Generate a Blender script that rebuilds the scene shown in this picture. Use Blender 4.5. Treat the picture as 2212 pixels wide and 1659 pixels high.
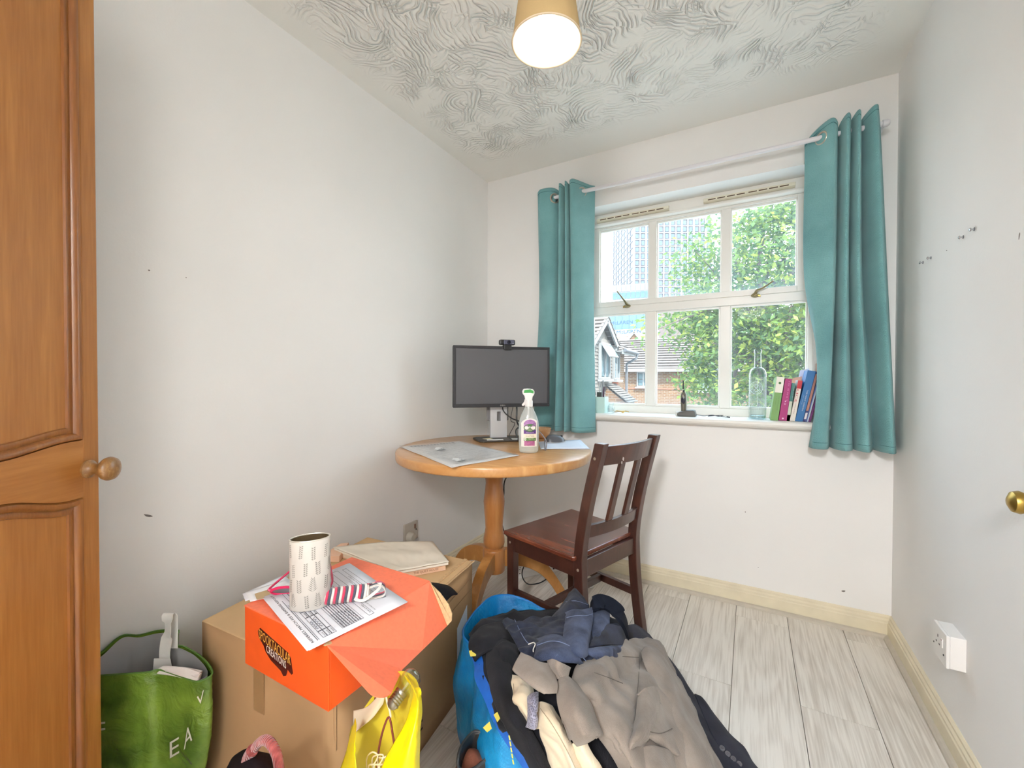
import bpy, bmesh, math, random
import numpy as np
from mathutils import Vector, Matrix, noise as mnoise

for o in list(bpy.data.objects):
    bpy.data.objects.remove(o)
S = bpy.context.scene
COL = S.collection
R = math.radians
random.seed(7)

# ------------------------------------------------------------------ camera
EYE = Vector((0, 0, 1.10))
YAW, PIT, ROL, FPX = 0.512374, -0.0126604, 0.0021288, 914.286
F_ = Vector((-math.sin(YAW)*math.cos(PIT), math.cos(YAW)*math.cos(PIT), math.sin(PIT)))
R0 = Vector((math.cos(YAW), math.sin(YAW), 0)); U0 = R0.cross(F_)
R_ = R0*math.cos(ROL)+U0*math.sin(ROL); U_ = R_.cross(F_)
cam = bpy.data.cameras.new('camera'); camo = bpy.data.objects.new('camera', cam); COL.objects.link(camo)
cam.sensor_fit = 'HORIZONTAL'; cam.sensor_width = 36; cam.lens = FPX/2212*36
cam.clip_start = .02; cam.clip_end = 1000
camo.matrix_world = Matrix(((R_.x, U_.x, -F_.x, EYE.x), (R_.y, U_.y, -F_.y, EYE.y), (R_.z, U_.z, -F_.z, EYE.z), (0, 0, 0, 1)))
S.camera = camo
# ------------------------------------------------------------------ exposure, sky, sun
S.view_settings.view_transform = 'Standard'; S.view_settings.look = 'None'
S.view_settings.gamma = 1; S.view_settings.use_curve_mapping = False
S.view_settings.exposure = 0.35
try:
    S.cycles.use_denoising = True; S.cycles.denoiser = 'OPENIMAGEDENOISE'
    S.cycles.max_bounces = 14; S.cycles.diffuse_bounces = 8; S.cycles.glossy_bounces = 4
    S.cycles.transparent_max_bounces = 16; S.cycles.transmission_bounces = 10
    S.cycles.caustics_reflective = False; S.cycles.caustics_refractive = False
    S.cycles.sample_clamp_indirect = 6; S.cycles.use_adaptive_sampling = True
except Exception:
    pass
W = bpy.data.worlds.new('sky'); S.world = W; W.use_nodes = True
wt = W.node_tree; bg = wt.nodes['Background']
tc = wt.nodes.new('ShaderNodeTexCoord'); sx = wt.nodes.new('ShaderNodeSeparateXYZ'); wr = wt.nodes.new('ShaderNodeValToRGB')
wt.links.new(tc.outputs['Generated'], sx.inputs[0]); wt.links.new(sx.outputs['Z'], wr.inputs[0]); wt.links.new(wr.outputs[0], bg.inputs[0])
wr.color_ramp.elements[0].position = 0.0; wr.color_ramp.elements[0].color = (.93, .97, 1, 1)
wr.color_ramp.elements[1].position = .8; wr.color_ramp.elements[1].color = (.50, .74, 1, 1)
bg.inputs[1].default_value = SKY = 5.5
sun = bpy.data.lights.new('sun', 'SUN'); sun.energy = 8; sun.angle = R(1.0); sun.color = (1, .95, .86)
suno = bpy.data.objects.new('sun', sun); COL.objects.link(suno)
suno.rotation_euler = Vector((-.45, .62, -.80)).to_track_quat('-Z', 'Y').to_euler()
BULB = 9      # radiance of the pendant's bulb
FILL = 140       # unseen fill lamp added behind the camera, watts

# ------------------------------------------------------------------ measured points -> world
def ray(px, py): return F_ + R_*((px-1106)/FPX) - U_*((py-829.5)/FPX)
def onZ(px, py, z): d = ray(px, py); return EYE+d*((z-EYE.z)/d.z)
def onY(px, py, y): d = ray(px, py); return EYE+d*(y/d.y)
def onX(px, py, x): d = ray(px, py); return EYE+d*(x/d.x)
def atT(px, py, t): return EYE+ray(px, py)*t

# ------------------------------------------------------------------ materials
def lin(c):
    def f(v):
        v = v/255.0
        return v/12.92 if v <= .04045 else ((v+.055)/1.055)**2.4
    return (f(c[0]), f(c[1]), f(c[2]), 1)
MATS = {}
def nmat(name):
    m = bpy.data.materials.new(name); m.use_nodes = True; nt = m.node_tree
    return m, nt, nt.nodes['Principled BSDF']
def N(nt, t, **kw):
    n = nt.nodes.new(t)
    for k, v in kw.items():
        if k in n.inputs: n.inputs[k].default_value = v
        else: setattr(n, k, v)
    return n
def coords(nt, scale=(1, 1, 1), rot=(0, 0, 0), kind='Object', rnd=False):
    t = N(nt, 'ShaderNodeTexCoord'); mp = N(nt, 'ShaderNodeMapping')
    mp.inputs['Scale'].default_value = scale; mp.inputs['Rotation'].default_value = rot
    nt.links.new(t.outputs[kind], mp.inputs['Vector'])
    if rnd:
        oi = N(nt, 'ShaderNodeObjectInfo'); mu = N(nt, 'ShaderNodeMath', operation='MULTIPLY'); mu.inputs[1].default_value = 53.0
        nt.links.new(oi.outputs['Random'], mu.inputs[0])
        cb = N(nt, 'ShaderNodeCombineXYZ'); 
        for i in range(3): nt.links.new(mu.outputs[0], cb.inputs[i])
        nt.links.new(cb.outputs[0], mp.inputs['Location'])
    return mp.outputs[0]
def plain(name, c, rough=.5, metal=0, var=0.0, vs=20, bump=0, bs=200, spec=.5, scale=(1, 1, 1), coat=0, sheen=0, rnd=False):
    """flat colour with a little mottling (var) and fine relief (bump)"""
    if name in MATS: return MATS[name]
    m, nt, b = nmat(name)
    b.inputs['Roughness'].default_value = rough; b.inputs['Metallic'].default_value = metal
    b.inputs['Specular IOR Level'].default_value = spec
    b.inputs['Coat Weight'].default_value = coat; b.inputs['Sheen Weight'].default_value = sheen
    L = lin(c)
    if var > 0:
        v = coords(nt, scale, rnd=rnd); no = N(nt, 'ShaderNodeTexNoise'); no.inputs['Scale'].default_value = vs; no.inputs['Detail'].default_value = 4
        nt.links.new(v, no.inputs['Vector'])
        cr = N(nt, 'ShaderNodeValToRGB')
        cr.color_ramp.elements[0].position = .3; cr.color_ramp.elements[1].position = .7
        cr.color_ramp.elements[0].color = tuple(x*(1-var) for x in L[:3])+(1,)
        cr.color_ramp.elements[1].color = tuple(min(1, x*(1+var)) for x in L[:3])+(1,)
        nt.links.new(no.outputs['Fac'], cr.inputs[0]); nt.links.new(cr.outputs[0], b.inputs['Base Color'])
    else:
        b.inputs['Base Color'].default_value = L
    if bump > 0:
        v = coords(nt, scale); no = N(nt, 'ShaderNodeTexNoise'); no.inputs['Scale'].default_value = bs; no.inputs['Detail'].default_value = 3
        nt.links.new(v, no.inputs['Vector'])
        bp = N(nt, 'ShaderNodeBump'); bp.inputs['Strength'].default_value = bump; bp.inputs['Distance'].default_value = .002
        nt.links.new(no.outputs['Fac'], bp.inputs['Height']); nt.links.new(bp.outputs[0], b.inputs['Normal'])
    MATS[name] = m
    return m
def wood(name, dark, light, stretch=(14, 14, 1.2), rough=.35, dist=3.0, coat=.2, ws=2.0, fine=.35, rnd=True, kind='Object'):
    if name in MATS: return MATS[name]
    m, nt, b = nmat(name)
    b.inputs['Roughness'].default_value = rough; b.inputs['Coat Weight'].default_value = coat; b.inputs['Coat Roughness'].default_value = .25
    v = coords(nt, stretch, kind=kind, rnd=rnd)
    n1 = N(nt, 'ShaderNodeTexNoise'); n1.inputs['Scale'].default_value = ws; n1.inputs['Detail'].default_value = 5; n1.inputs['Distortion'].default_value = dist*.3
    nt.links.new(v, n1.inputs['Vector'])
    mm = N(nt, 'ShaderNodeMath', operation='MULTIPLY'); mm.inputs[1].default_value = 9.0
    nt.links.new(n1.outputs['Fac'], mm.inputs[0])
    sn = N(nt, 'ShaderNodeMath', operation='SINE'); nt.links.new(mm.outputs[0], sn.inputs[0])
    n2 = N(nt, 'ShaderNodeTexNoise'); n2.inputs['Scale'].default_value = ws*9; n2.inputs['Detail'].default_value = 3
    nt.links.new(v, n2.inputs['Vector'])
    ad = N(nt, 'ShaderNodeMath', operation='MULTIPLY_ADD'); ad.inputs[1].default_value = fine; 
    nt.links.new(n2.outputs['Fac'], ad.inputs[0])
    ma = N(nt, 'ShaderNodeMath', operation='MULTIPLY_ADD'); ma.inputs[1].default_value = .28; ma.inputs[2].default_value = .5-fine*.5
    nt.links.new(sn.outputs[0], ma.inputs[0]); nt.links.new(ma.outputs[0], ad.inputs[2])
    cr = N(nt, 'ShaderNodeValToRGB'); cr.color_ramp.elements[0].position = .15; cr.color_ramp.elements[1].position = .85
    cr.color_ramp.elements[0].color = lin(dark); cr.color_ramp.elements[1].color = lin(light)
    nt.links.new(ad.outputs[0], cr.inputs[0]); nt.links.new(cr.outputs[0], b.inputs['Base Color'])
    bp = N(nt, 'ShaderNodeBump'); bp.inputs['Strength'].default_value = .06; bp.inputs['Distance'].default_value = .002
    nt.links.new(n2.outputs['Fac'], bp.inputs['Height']); nt.links.new(bp.outputs[0], b.inputs['Normal'])
    MATS[name] = m
    return m
def weave(name, c, c2=None, rough=.9, scale=900, strength=.25, rot=0, var=.18, vs=8, sheen=.3, diag=False, fuzz=.3):
    """woven cloth: two crossed thread directions as fine relief, mottled dye"""
    if name in MATS: return MATS[name]
    m, nt, b = nmat(name)
    b.inputs['Roughness'].default_value = rough; b.inputs['Sheen Weight'].default_value = sheen; b.inputs['Specular IOR Level'].default_value = .15
    v = coords(nt); no = N(nt, 'ShaderNodeTexNoise'); no.inputs['Scale'].default_value = vs; no.inputs['Detail'].default_value = 6
    nt.links.new(v, no.inputs['Vector'])
    n3 = N(nt, 'ShaderNodeTexNoise'); n3.inputs['Scale'].default_value = scale*.5; n3.inputs['Detail'].default_value = 2; nt.links.new(v, n3.inputs['Vector'])
    ad = N(nt, 'ShaderNodeMath', operation='MULTIPLY_ADD'); ad.inputs[1].default_value = fuzz; nt.links.new(n3.outputs['Fac'], ad.inputs[0])
    sb = N(nt, 'ShaderNodeMath', operation='SUBTRACT'); nt.links.new(no.outputs['Fac'], sb.inputs[0]); sb.inputs[1].default_value = fuzz*.5
    nt.links.new(sb.outputs[0], ad.inputs[2])
    cr = N(nt, 'ShaderNodeValToRGB'); L = lin(c); L2 = lin(c2) if c2 else tuple(min(1, x*(1+var)) for x in L[:3])+(1,)
    cr.color_ramp.elements[0].position = .3; cr.color_ramp.elements[1].position = .7
    cr.color_ramp.elements[0].color = tuple(x*(1-var) for x in L[:3])+(1,); cr.color_ramp.elements[1].color = L2
    nt.links.new(ad.outputs[0], cr.inputs[0]); nt.links.new(cr.outputs[0], b.inputs['Base Color'])
    wv = N(nt, 'ShaderNodeTexWave'); wv.inputs['Scale'].default_value = scale/6.0; wv.bands_direction = 'DIAGONAL' if diag else 'X'
    wv.inputs['Distortion'].default_value = .6
    nt.links.new(v, wv.inputs['Vector'])
    bp = N(nt, 'ShaderNodeBump'); bp.inputs['Strength'].default_value = strength; bp.inputs['Distance'].default_value = .0015
    nt.links.new(wv.outputs['Fac'], bp.inputs['Height']); nt.links.new(bp.outputs[0], b.inputs['Normal'])
    MATS[name] = m
    return m
def glow(name, c, strength):
    m, nt, b = nmat(name)
    b.inputs['Base Color'].default_value = lin(c); b.inputs['Emission Color'].default_value = lin(c); b.inputs['Emission Strength'].default_value = strength
    return m

# ------------------------------------------------------------------ mesh builder
WM = {}
def wmat(o): return WM.get(o.name, Matrix()) if o else Matrix()
class MB:
    def __init__(s): s.v = []; s.f = []; s.mi = []; s.cur = 0
    def add(s, vs, fs):
        k = len(s.v); s.v += [Vector(p) for p in vs]; s.f += [tuple(i+k for i in f) for f in fs]; s.mi += [s.cur]*len(fs); return s
    def hexa(s, a, b):
        """a: 4 corners of one end, b: the 4 matching corners of the other"""
        return s.add(list(a)+list(b), [(3, 2, 1, 0), (4, 5, 6, 7), (0, 1, 5, 4), (1, 2, 6, 5), (2, 3, 7, 6), (3, 0, 4, 7)])
    def box(s, lo, hi):
        x0, y0, z0 = lo; x1, y1, z1 = hi
        return s.hexa([(x0, y0, z0), (x1, y0, z0), (x1, y1, z0), (x0, y1, z0)], [(x0, y0, z1), (x1, y0, z1), (x1, y1, z1), (x0, y1, z1)])
    def obox(s, c, ax, ay, az):
        c = Vector(c); ax = Vector(ax)/2; ay = Vector(ay)/2; az = Vector(az)/2
        q = lambda z: [c-ax-ay+z, c+ax-ay+z, c+ax+ay+z, c-ax+ay+z]
        return s.hexa(q(-az), q(az))
    def bar(s, p, q, w, h, up=(0, 0, 1)):
        p = Vector(p); q = Vector(q); d = (q-p).normalized(); up = Vector(up)
        sd = d.cross(up); sd = sd.normalized() if sd.length > 1e-6 else Vector((1, 0, 0)); u2 = sd.cross(d)
        c = lambda o: [o-sd*w/2-u2*h/2, o+sd*w/2-u2*h/2, o+sd*w/2+u2*h/2, o-sd*w/2+u2*h/2]
        return s.hexa(c(p), c(q))
    def prism(s, poly, ext):
        n = len(poly); ext = Vector(ext); vs = [Vector(p) for p in poly]; vs += [p+ext for p in vs]
        return s.add(vs, [tuple(range(n-1, -1, -1)), tuple(range(n, 2*n))]+[(i, (i+1) % n, n+(i+1) % n, n+i) for i in range(n)])
    def lathe(s, prof, c=(0, 0, 0), ax=(0, 0, 1), seg=32, caps=True, sq=1.0, xdir=None):
        c = Vector(c); ax = Vector(ax).normalized()
        u = Vector(xdir) if xdir else ax.orthogonal(); u = (u-ax*u.dot(ax)).normalized(); w = ax.cross(u)
        vs = []; fs = []
        for r, h in prof:
            for i in range(seg):
                a = 2*math.pi*i/seg; vs.append(c+ax*h+u*(r*math.cos(a))+w*(r*sq*math.sin(a)))
        for j in range(len(prof)-1):
            for i in range(seg):
                k = (i+1) % seg; fs.append((j*seg+i, j*seg+k, (j+1)*seg+k, (j+1)*seg+i))
        if caps:
            fs.append(tuple(range(seg-1, -1, -1))); m = (len(prof)-1)*seg; fs.append(tuple(range(m, m+seg)))
        return s.add(vs, fs)
    def tube(s, pts, r, n=8, closed=False, smooth=0):
        pts = [Vector(p) for p in pts]
        if smooth: pts = spline(pts, smooth, closed)
        rs = r if isinstance(r, (list, tuple)) else [r]*len(pts)
        if len(rs) != len(pts): rs = [rs[min(len(rs)-1, int(i*len(rs)/len(pts)))] for i in range(len(pts))]
        vs = []; m = len(pts); nrm = None
        for i, p in enumerate(pts):
            a = pts[(i-1) % m] if closed or i > 0 else p; b = pts[(i+1) % m] if closed or i < m-1 else p
            d = (b-a).normalized()
            if nrm is None: nrm = d.orthogonal().normalized()
            nrm = (nrm-d*nrm.dot(d)); nrm = nrm.normalized() if nrm.length > 1e-6 else d.orthogonal().normalized()
            w = d.cross(nrm)
            vs += [p+nrm*(rs[i]*math.cos(2*math.pi*k/n))+w*(rs[i]*math.sin(2*math.pi*k/n)) for k in range(n)]
        fs = []
        for i in range(m if closed else m-1):
            j = (i+1) % m
            fs += [(i*n+k, i*n+(k+1) % n, j*n+(k+1) % n, j*n+k) for k in range(n)]
        if not closed: fs += [tuple(range(n-1, -1, -1)), tuple(range((m-1)*n, m*n))]
        return s.add(vs, fs)
    def ribbon(s, pts, wid, th, side, smooth=0):
        """flat band: path, width along `side`, thickness"""
        pts = [Vector(p) for p in pts]; pts = spline(pts, smooth) if smooth else pts
        sides = side if isinstance(side, list) else None
        vs = []; m = len(pts)
        for i, p in enumerate(pts):
            d = (pts[min(i+1, m-1)]-pts[max(i-1, 0)]).normalized(); sd = Vector(side) if not sides else Vector(sides[min(len(sides)-1, int(i*len(sides)/m))])
            sd = (sd-d*sd.dot(d)).normalized(); nn = d.cross(sd)
            vs += [p-sd*wid/2-nn*th/2, p+sd*wid/2-nn*th/2, p+sd*wid/2+nn*th/2, p-sd*wid/2+nn*th/2]
        fs = []
        for i in range(m-1):
            a = 4*i; b = a+4
            fs += [(a+k, a+(k+1) % 4, b+(k+1) % 4, b+k) for k in range(4)]
        fs += [(3, 2, 1, 0), (4*m-4, 4*m-3, 4*m-2, 4*m-1)]
        return s.add(vs, fs)
    def grid(s, P):
        r = len(P); c = len(P[0])
        return s.add([p for row in P for p in row], [(i*c+j, i*c+j+1, (i+1)*c+j+1, (i+1)*c+j) for i in range(r-1) for j in range(c-1)])
    def build(s, name, mat, parent=None, world=True, bevel=0, smooth=False, solid=0, ang=40, sub=0, off=0, merge=False):
        me = bpy.data.meshes.new(name)
        M = wmat(parent).inverted() if (parent and world) else Matrix()
        me.from_pydata([M @ v for v in s.v], [], s.f)
        for m in (mat if isinstance(mat, (list, tuple)) else [mat]): me.materials.append(m)
        if isinstance(mat, (list, tuple)):
            for p, i in zip(me.polygons, s.mi): p.material_index = i
        bm = bmesh.new(); bm.from_mesh(me)
        if merge: bmesh.ops.remove_doubles(bm, verts=bm.verts, dist=1e-5)
        if not solid: bmesh.ops.recalc_face_normals(bm, faces=bm.faces)
        bm.to_mesh(me); bm.free()
        if smooth:
            me.shade_smooth()
            if ang < 180: me.set_sharp_from_angle(angle=R(ang))
        o = bpy.data.objects.new(name, me); COL.objects.link(o)
        if parent: o.parent = parent; WM[o.name] = wmat(parent).copy()
        if solid:
            md = o.modifiers.new('solid', 'SOLIDIFY'); md.thickness = solid; md.offset = off
        if bevel:
            md = o.modifiers.new('bevel', 'BEVEL'); md.width = bevel; md.segments = 2; md.limit_method = 'ANGLE'; md.angle_limit = R(35)
        if sub:
            md = o.modifiers.new('sub', 'SUBSURF'); md.levels = sub; md.render_levels = sub
        return o
def spline(P, k, closed=False):
    P = [Vector(p) for p in P]; n = len(P); out = []
    for i in range(n if closed else n-1):
        g = (lambda j: P[j % n]) if closed else (lambda j: P[min(max(j, 0), n-1)])
        a, b, c, d = g(i-1), g(i), g(i+1), g(i+2)
        for t in range(k):
            u = t/k; out.append(.5*((2*b)+(c-a)*u+(2*a-5*b+4*c-d)*u*u+(3*b-a-3*c+d)*u**3))
    if not closed: out.append(P[-1])
    return out
def surf(ctrl, kr, kc):
    """smooth surface through a grid of control points"""
    rows = [spline(r, kc) for r in ctrl]
    cols = [spline([r[j] for r in rows], kr) for j in range(len(rows[0]))]
    return [[c[i] for c in cols] for i in range(len(cols[0]))]
def tag(o, label=None, cat=None, group=None, kind=None):
    if label: o['label'] = label
    if cat: o['category'] = cat
    if group: o['group'] = group
    if kind: o['kind'] = kind
    return o
def thing(name, label, cat, loc=(0, 0, 0), rz=0, group=None):
    o = bpy.data.objects.new(name, None); COL.objects.link(o); o.location = loc; o.rotation_euler = (0, 0, rz)
    o.empty_display_size = .05
    WM[o.name] = Matrix.Translation(Vector(loc)) @ Matrix.Rotation(rz, 4, 'Z')
    return tag(o, label, cat, group)
def struct(name, mb, mat, label=None, **kw):
    o = mb.build(name, mat, **kw); o['kind'] = 'structure'
    if label: o['label'] = label
    return o
_TXT = {}
def text(s_):
    """outline of a word as flat faces, one unit high, starting at x = 0"""
    if s_ not in _TXT:
        cu = bpy.data.curves.new('t', 'FONT'); cu.body = s_; cu.size = 1.0; cu.resolution_u = 2
        ob = bpy.data.objects.new('t', cu); COL.objects.link(ob)
        me = bpy.data.meshes.new_from_object(ob)
        _TXT[s_] = ([tuple(v.co) for v in me.vertices], [tuple(p.vertices) for p in me.polygons])
        bpy.data.objects.remove(ob); bpy.data.curves.remove(cu); bpy.data.meshes.remove(me)
    return _TXT[s_]
def letters(mb, s_, org, ux, uy, w=None, lift=(0, 0, 0)):
    """lay a word on a plane: org = lower left, ux unit direction of reading, uy vector of one letter height"""
    vs, fs = text(s_); org = Vector(org)+Vector(lift); ux = Vector(ux); uy = Vector(uy)
    x1 = max(v[0] for v in vs); x0 = min(v[0] for v in vs); y1 = max(v[1] for v in vs)
    k = uy.length/ .70
    wid = w if w else (x1-x0)*k
    mb.add([org+ux*((v[0]-x0)/(x1-x0)*wid)+uy*(v[1]/.70) for v in vs], fs)
    return mb
# ---- palette used all over
white_paint = plain('white_gloss_paint', (232, 230, 224), .35, var=.02, vs=6)
white_plastic = plain('white_plastic', (232, 230, 228), .35)
black_plastic = plain('black_plastic', (28, 28, 30), .4)
dark_metal = plain('dark_metal', (60, 58, 56), .35, 1)
chrome = plain('chrome', (205, 205, 208), .18, 1)
brass = plain('brass', (168, 140, 72), .35, 1)
aged_brass = plain('aged_brass', (150, 138, 104), .42, .8)
paper = plain('paper', (238, 238, 240), .8)
ink = plain('ink', (52, 52, 58), .8)
# ================================================================== the room
XL, XR, YB, YF, ZC = -1.507, .532, 2.35, -.62, 2.383
def wall_material():
    m, nt, b = nmat('wall_paint'); b.inputs['Roughness'].default_value = .75; b.inputs['Specular IOR Level'].default_value = .25
    v = coords(nt)
    n1 = N(nt, 'ShaderNodeTexNoise'); n1.inputs['Scale'].default_value = 1.6; n1.inputs['Detail'].default_value = 3; nt.links.new(v, n1.inputs['Vector'])
    cr = N(nt, 'ShaderNodeValToRGB'); cr.color_ramp.elements[0].position = .3; cr.color_ramp.elements[1].position = .75
    cr.color_ramp.elements[0].color = lin((234, 233, 231)); cr.color_ramp.elements[1].color = lin((240, 239, 237))
    nt.links.new(n1.outputs['Fac'], cr.inputs[0]); nt.links.new(cr.outputs[0], b.inputs['Base Color'])
    n2 = N(nt, 'ShaderNodeTexNoise'); n2.inputs['Scale'].default_value = 130; n2.inputs['Detail'].default_value = 3; nt.links.new(v, n2.inputs['Vector'])
    bp = N(nt, 'ShaderNodeBump'); bp.inputs['Strength'].default_value = .10; bp.inputs['Distance'].default_value = .002
    nt.links.new(n2.outputs['Fac'], bp.inputs['Height']); nt.links.new(bp.outputs[0], b.inputs['Normal'])
    return m
def ceiling_material():
    """brushed plaster: every stroke patch holds concentric ridges about its own off-centre point; a plain band runs round the edge"""
    m, nt, b = nmat('swirled_plaster'); b.inputs['Roughness'].default_value = .8; b.inputs['Specular IOR Level'].default_value = .2
    b.inputs['Base Color'].default_value = lin((240, 239, 234))
    L = nt.links.new
    v = coords(nt)
    n0 = N(nt, 'ShaderNodeTexNoise'); n0.inputs['Scale'].default_value = 5; n0.inputs['Detail'].default_value = 2; L(v, n0.inputs['Vector'])
    s0 = N(nt, 'ShaderNodeVectorMath', operation='SUBTRACT'); s0.inputs[1].default_value = (.5, .5, .5); L(n0.outputs['Color'], s0.inputs[0])
    s1 = N(nt, 'ShaderNodeVectorMath', operation='SCALE'); s1.inputs['Scale'].default_value = .16; L(s0.outputs[0], s1.inputs[0])
    s2 = N(nt, 'ShaderNodeVectorMath', operation='ADD'); L(v, s2.inputs[0]); L(s1.outputs[0], s2.inputs[1])
    out = None
    for sc, off in ((6.2, (0, 0, 0)), (7.6, (3.3, 1.7, 0))):
        mo = N(nt, 'ShaderNodeVectorMath', operation='ADD'); mo.inputs[1].default_value = off; L(s2.outputs[0], mo.inputs[0])
        vo = N(nt, 'ShaderNodeTexVoronoi', voronoi_dimensions='2D'); vo.inputs['Scale'].default_value = sc; vo.inputs['Randomness'].default_value = 1; L(mo.outputs[0], vo.inputs['Vector'])
        c0 = N(nt, 'ShaderNodeVectorMath', operation='SUBTRACT'); c0.inputs[1].default_value = (.5, .5, .5); L(vo.outputs['Color'], c0.inputs[0])
        c1 = N(nt, 'ShaderNodeVectorMath', operation='SCALE'); c1.inputs['Scale'].default_value = .55; L(c0.outputs[0], c1.inputs[0])
        c2 = N(nt, 'ShaderNodeVectorMath', operation='ADD'); L(vo.outputs['Position'], c2.inputs[0]); L(c1.outputs[0], c2.inputs[1])
        c3 = N(nt, 'ShaderNodeVectorMath', operation='MULTIPLY'); c3.inputs[1].default_value = (1, 1, 0); L(c2.outputs[0], c3.inputs[0])
        p3 = N(nt, 'ShaderNodeVectorMath', operation='MULTIPLY'); p3.inputs[1].default_value = (1, 1, 0); L(mo.outputs[0], p3.inputs[0])
        d = N(nt, 'ShaderNodeVectorMath', operation='DISTANCE'); L(p3.outputs[0], d.inputs[0]); L(c3.outputs[0], d.inputs[1])
        n3 = N(nt, 'ShaderNodeTexNoise'); n3.inputs['Scale'].default_value = 14; n3.inputs['Detail'].default_value = 3; L(mo.outputs[0], n3.inputs['Vector'])
        k = N(nt, 'ShaderNodeMath', operation='MULTIPLY'); k.inputs[1].default_value = 330; L(d.outputs['Value'], k.inputs[0])
        kk = N(nt, 'ShaderNodeMath', operation='MULTIPLY_ADD'); kk.inputs[1].default_value = 8; L(n3.outputs['Fac'], kk.inputs[0]); L(k.outputs[0], kk.inputs[2])
        sn = N(nt, 'ShaderNodeMath', operation='SINE'); L(kk.outputs[0], sn.inputs[0])
        pw = N(nt, 'ShaderNodeMath', operation='MULTIPLY_ADD'); pw.inputs[1].default_value = .5; pw.inputs[2].default_value = .5; L(sn.outputs[0], pw.inputs[0])
        p2 = N(nt, 'ShaderNodeMath', operation='POWER'); p2.inputs[1].default_value = 3.0; L(pw.outputs[0], p2.inputs[0])
        n4 = N(nt, 'ShaderNodeTexNoise'); n4.inputs['Scale'].default_value = 9; n4.inputs['Detail'].default_value = 2; L(mo.outputs[0], n4.inputs['Vector'])
        mr = N(nt, 'ShaderNodeMapRange'); mr.inputs['From Min'].default_value = .42; mr.inputs['From Max'].default_value = .62; L(n4.outputs['Fac'], mr.inputs[0])
        q = N(nt, 'ShaderNodeMath', operation='MULTIPLY'); L(p2.outputs[0], q.inputs[0]); L(mr.outputs[0], q.inputs[1])
        if out is None: out = q.outputs[0]
        else:
            mx = N(nt, 'ShaderNodeMath', operation='MAXIMUM'); L(out, mx.inputs[0]); L(q.outputs[0], mx.inputs[1]); out = mx.outputs[0]
    sp = N(nt, 'ShaderNodeSeparateXYZ'); L(v, sp.inputs[0])
    msk = None
    for ax, lo, hi in (('X', XL+.07, XL+.16), ('X', XR-.10, XR-.22), ('Y', YB-.20, YB-.34)):
        r = N(nt, 'ShaderNodeMapRange'); r.inputs['From Min'].default_value = lo; r.inputs['From Max'].default_value = hi; L(sp.outputs[ax], r.inputs[0])
        if msk is None: msk = r.outputs[0]
        else:
            mx = N(nt, 'ShaderNodeMath', operation='MULTIPLY'); L(msk, mx.inputs[0]); L(r.outputs[0], mx.inputs[1]); msk = mx.outputs[0]
    fin = N(nt, 'ShaderNodeMath', operation='MULTIPLY'); L(out, fin.inputs[0]); L(msk, fin.inputs[1])
    bp = N(nt, 'ShaderNodeBump'); bp.inputs['Strength'].default_value = 1.0; bp.inputs['Distance'].default_value = .007
    L(fin.outputs[0], bp.inputs['Height']); L(bp.outputs[0], b.inputs['Normal'])
    return m
WALL = wall_material(); CEIL = ceiling_material()
struct('wall_left', MB().box((XL-.12, YF-.1, 0), (XL, YB+.3, ZC)), WALL, 'plain off-white wall on the table side')
struct('wall_right', MB().box((XR, YF-.1, 0), (XR+.12, YB+.3, ZC)), WALL, 'plain off-white wall with four screws and a power socket')
# window opening in the far wall
WX0, WX1, WZ0, WZ1 = -.905, .315, .875, 2.082
mb = MB()
mb.box((XL, YB, 0), (XR, YB+.26, WZ0)); mb.box((XL, YB, WZ1), (XR, YB+.26, ZC))
mb.box((XL, YB, WZ0), (WX0, YB+.26, WZ1)); mb.box((WX1, YB, WZ0), (XR, YB+.26, WZ1))
struct('wall_back', mb, WALL, 'off-white wall around the window')
mb = MB(); mb.box((XL, YF-.1, 0), (-.35, YF, ZC)); mb.box((.46, YF-.1, 0), (XR, YF, ZC)); mb.box((-.35, YF-.1, 2.03), (.46, YF, ZC))
struct('wall_front', mb, WALL, 'wall with the doorway behind the viewer')
struct('ceiling', MB().box((XL-.12, -2.0, ZC), (XR+.12, YB+.3, ZC+.14)), CEIL, 'white ceiling with swirled brushed plaster')
# landing beyond the doorway
mb = MB(); mb.box((XL-.2, -2.0, -.1), (XL-.08, YF-.1, ZC)); mb.box((XR+.08, -2.0, -.1), (XR+.2, YF-.1, ZC)); mb.box((XL-.2, -2.1, -.1), (XR+.2, -2.0, ZC))
struct('wall_landing', mb, WALL, 'landing walls beyond the doorway')
hl = bpy.data.lights.new('added_fill_lamp', 'POINT'); hl.energy = FILL; hl.shadow_soft_size = .18; hl.color = (.98, .985, 1)  # added fill light, out of view, to brighten the room
hlo = bpy.data.objects.new('added_fill_lamp', hl); COL.objects.link(hlo); hlo.location = (.0, -1.25, 2.05)
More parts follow.
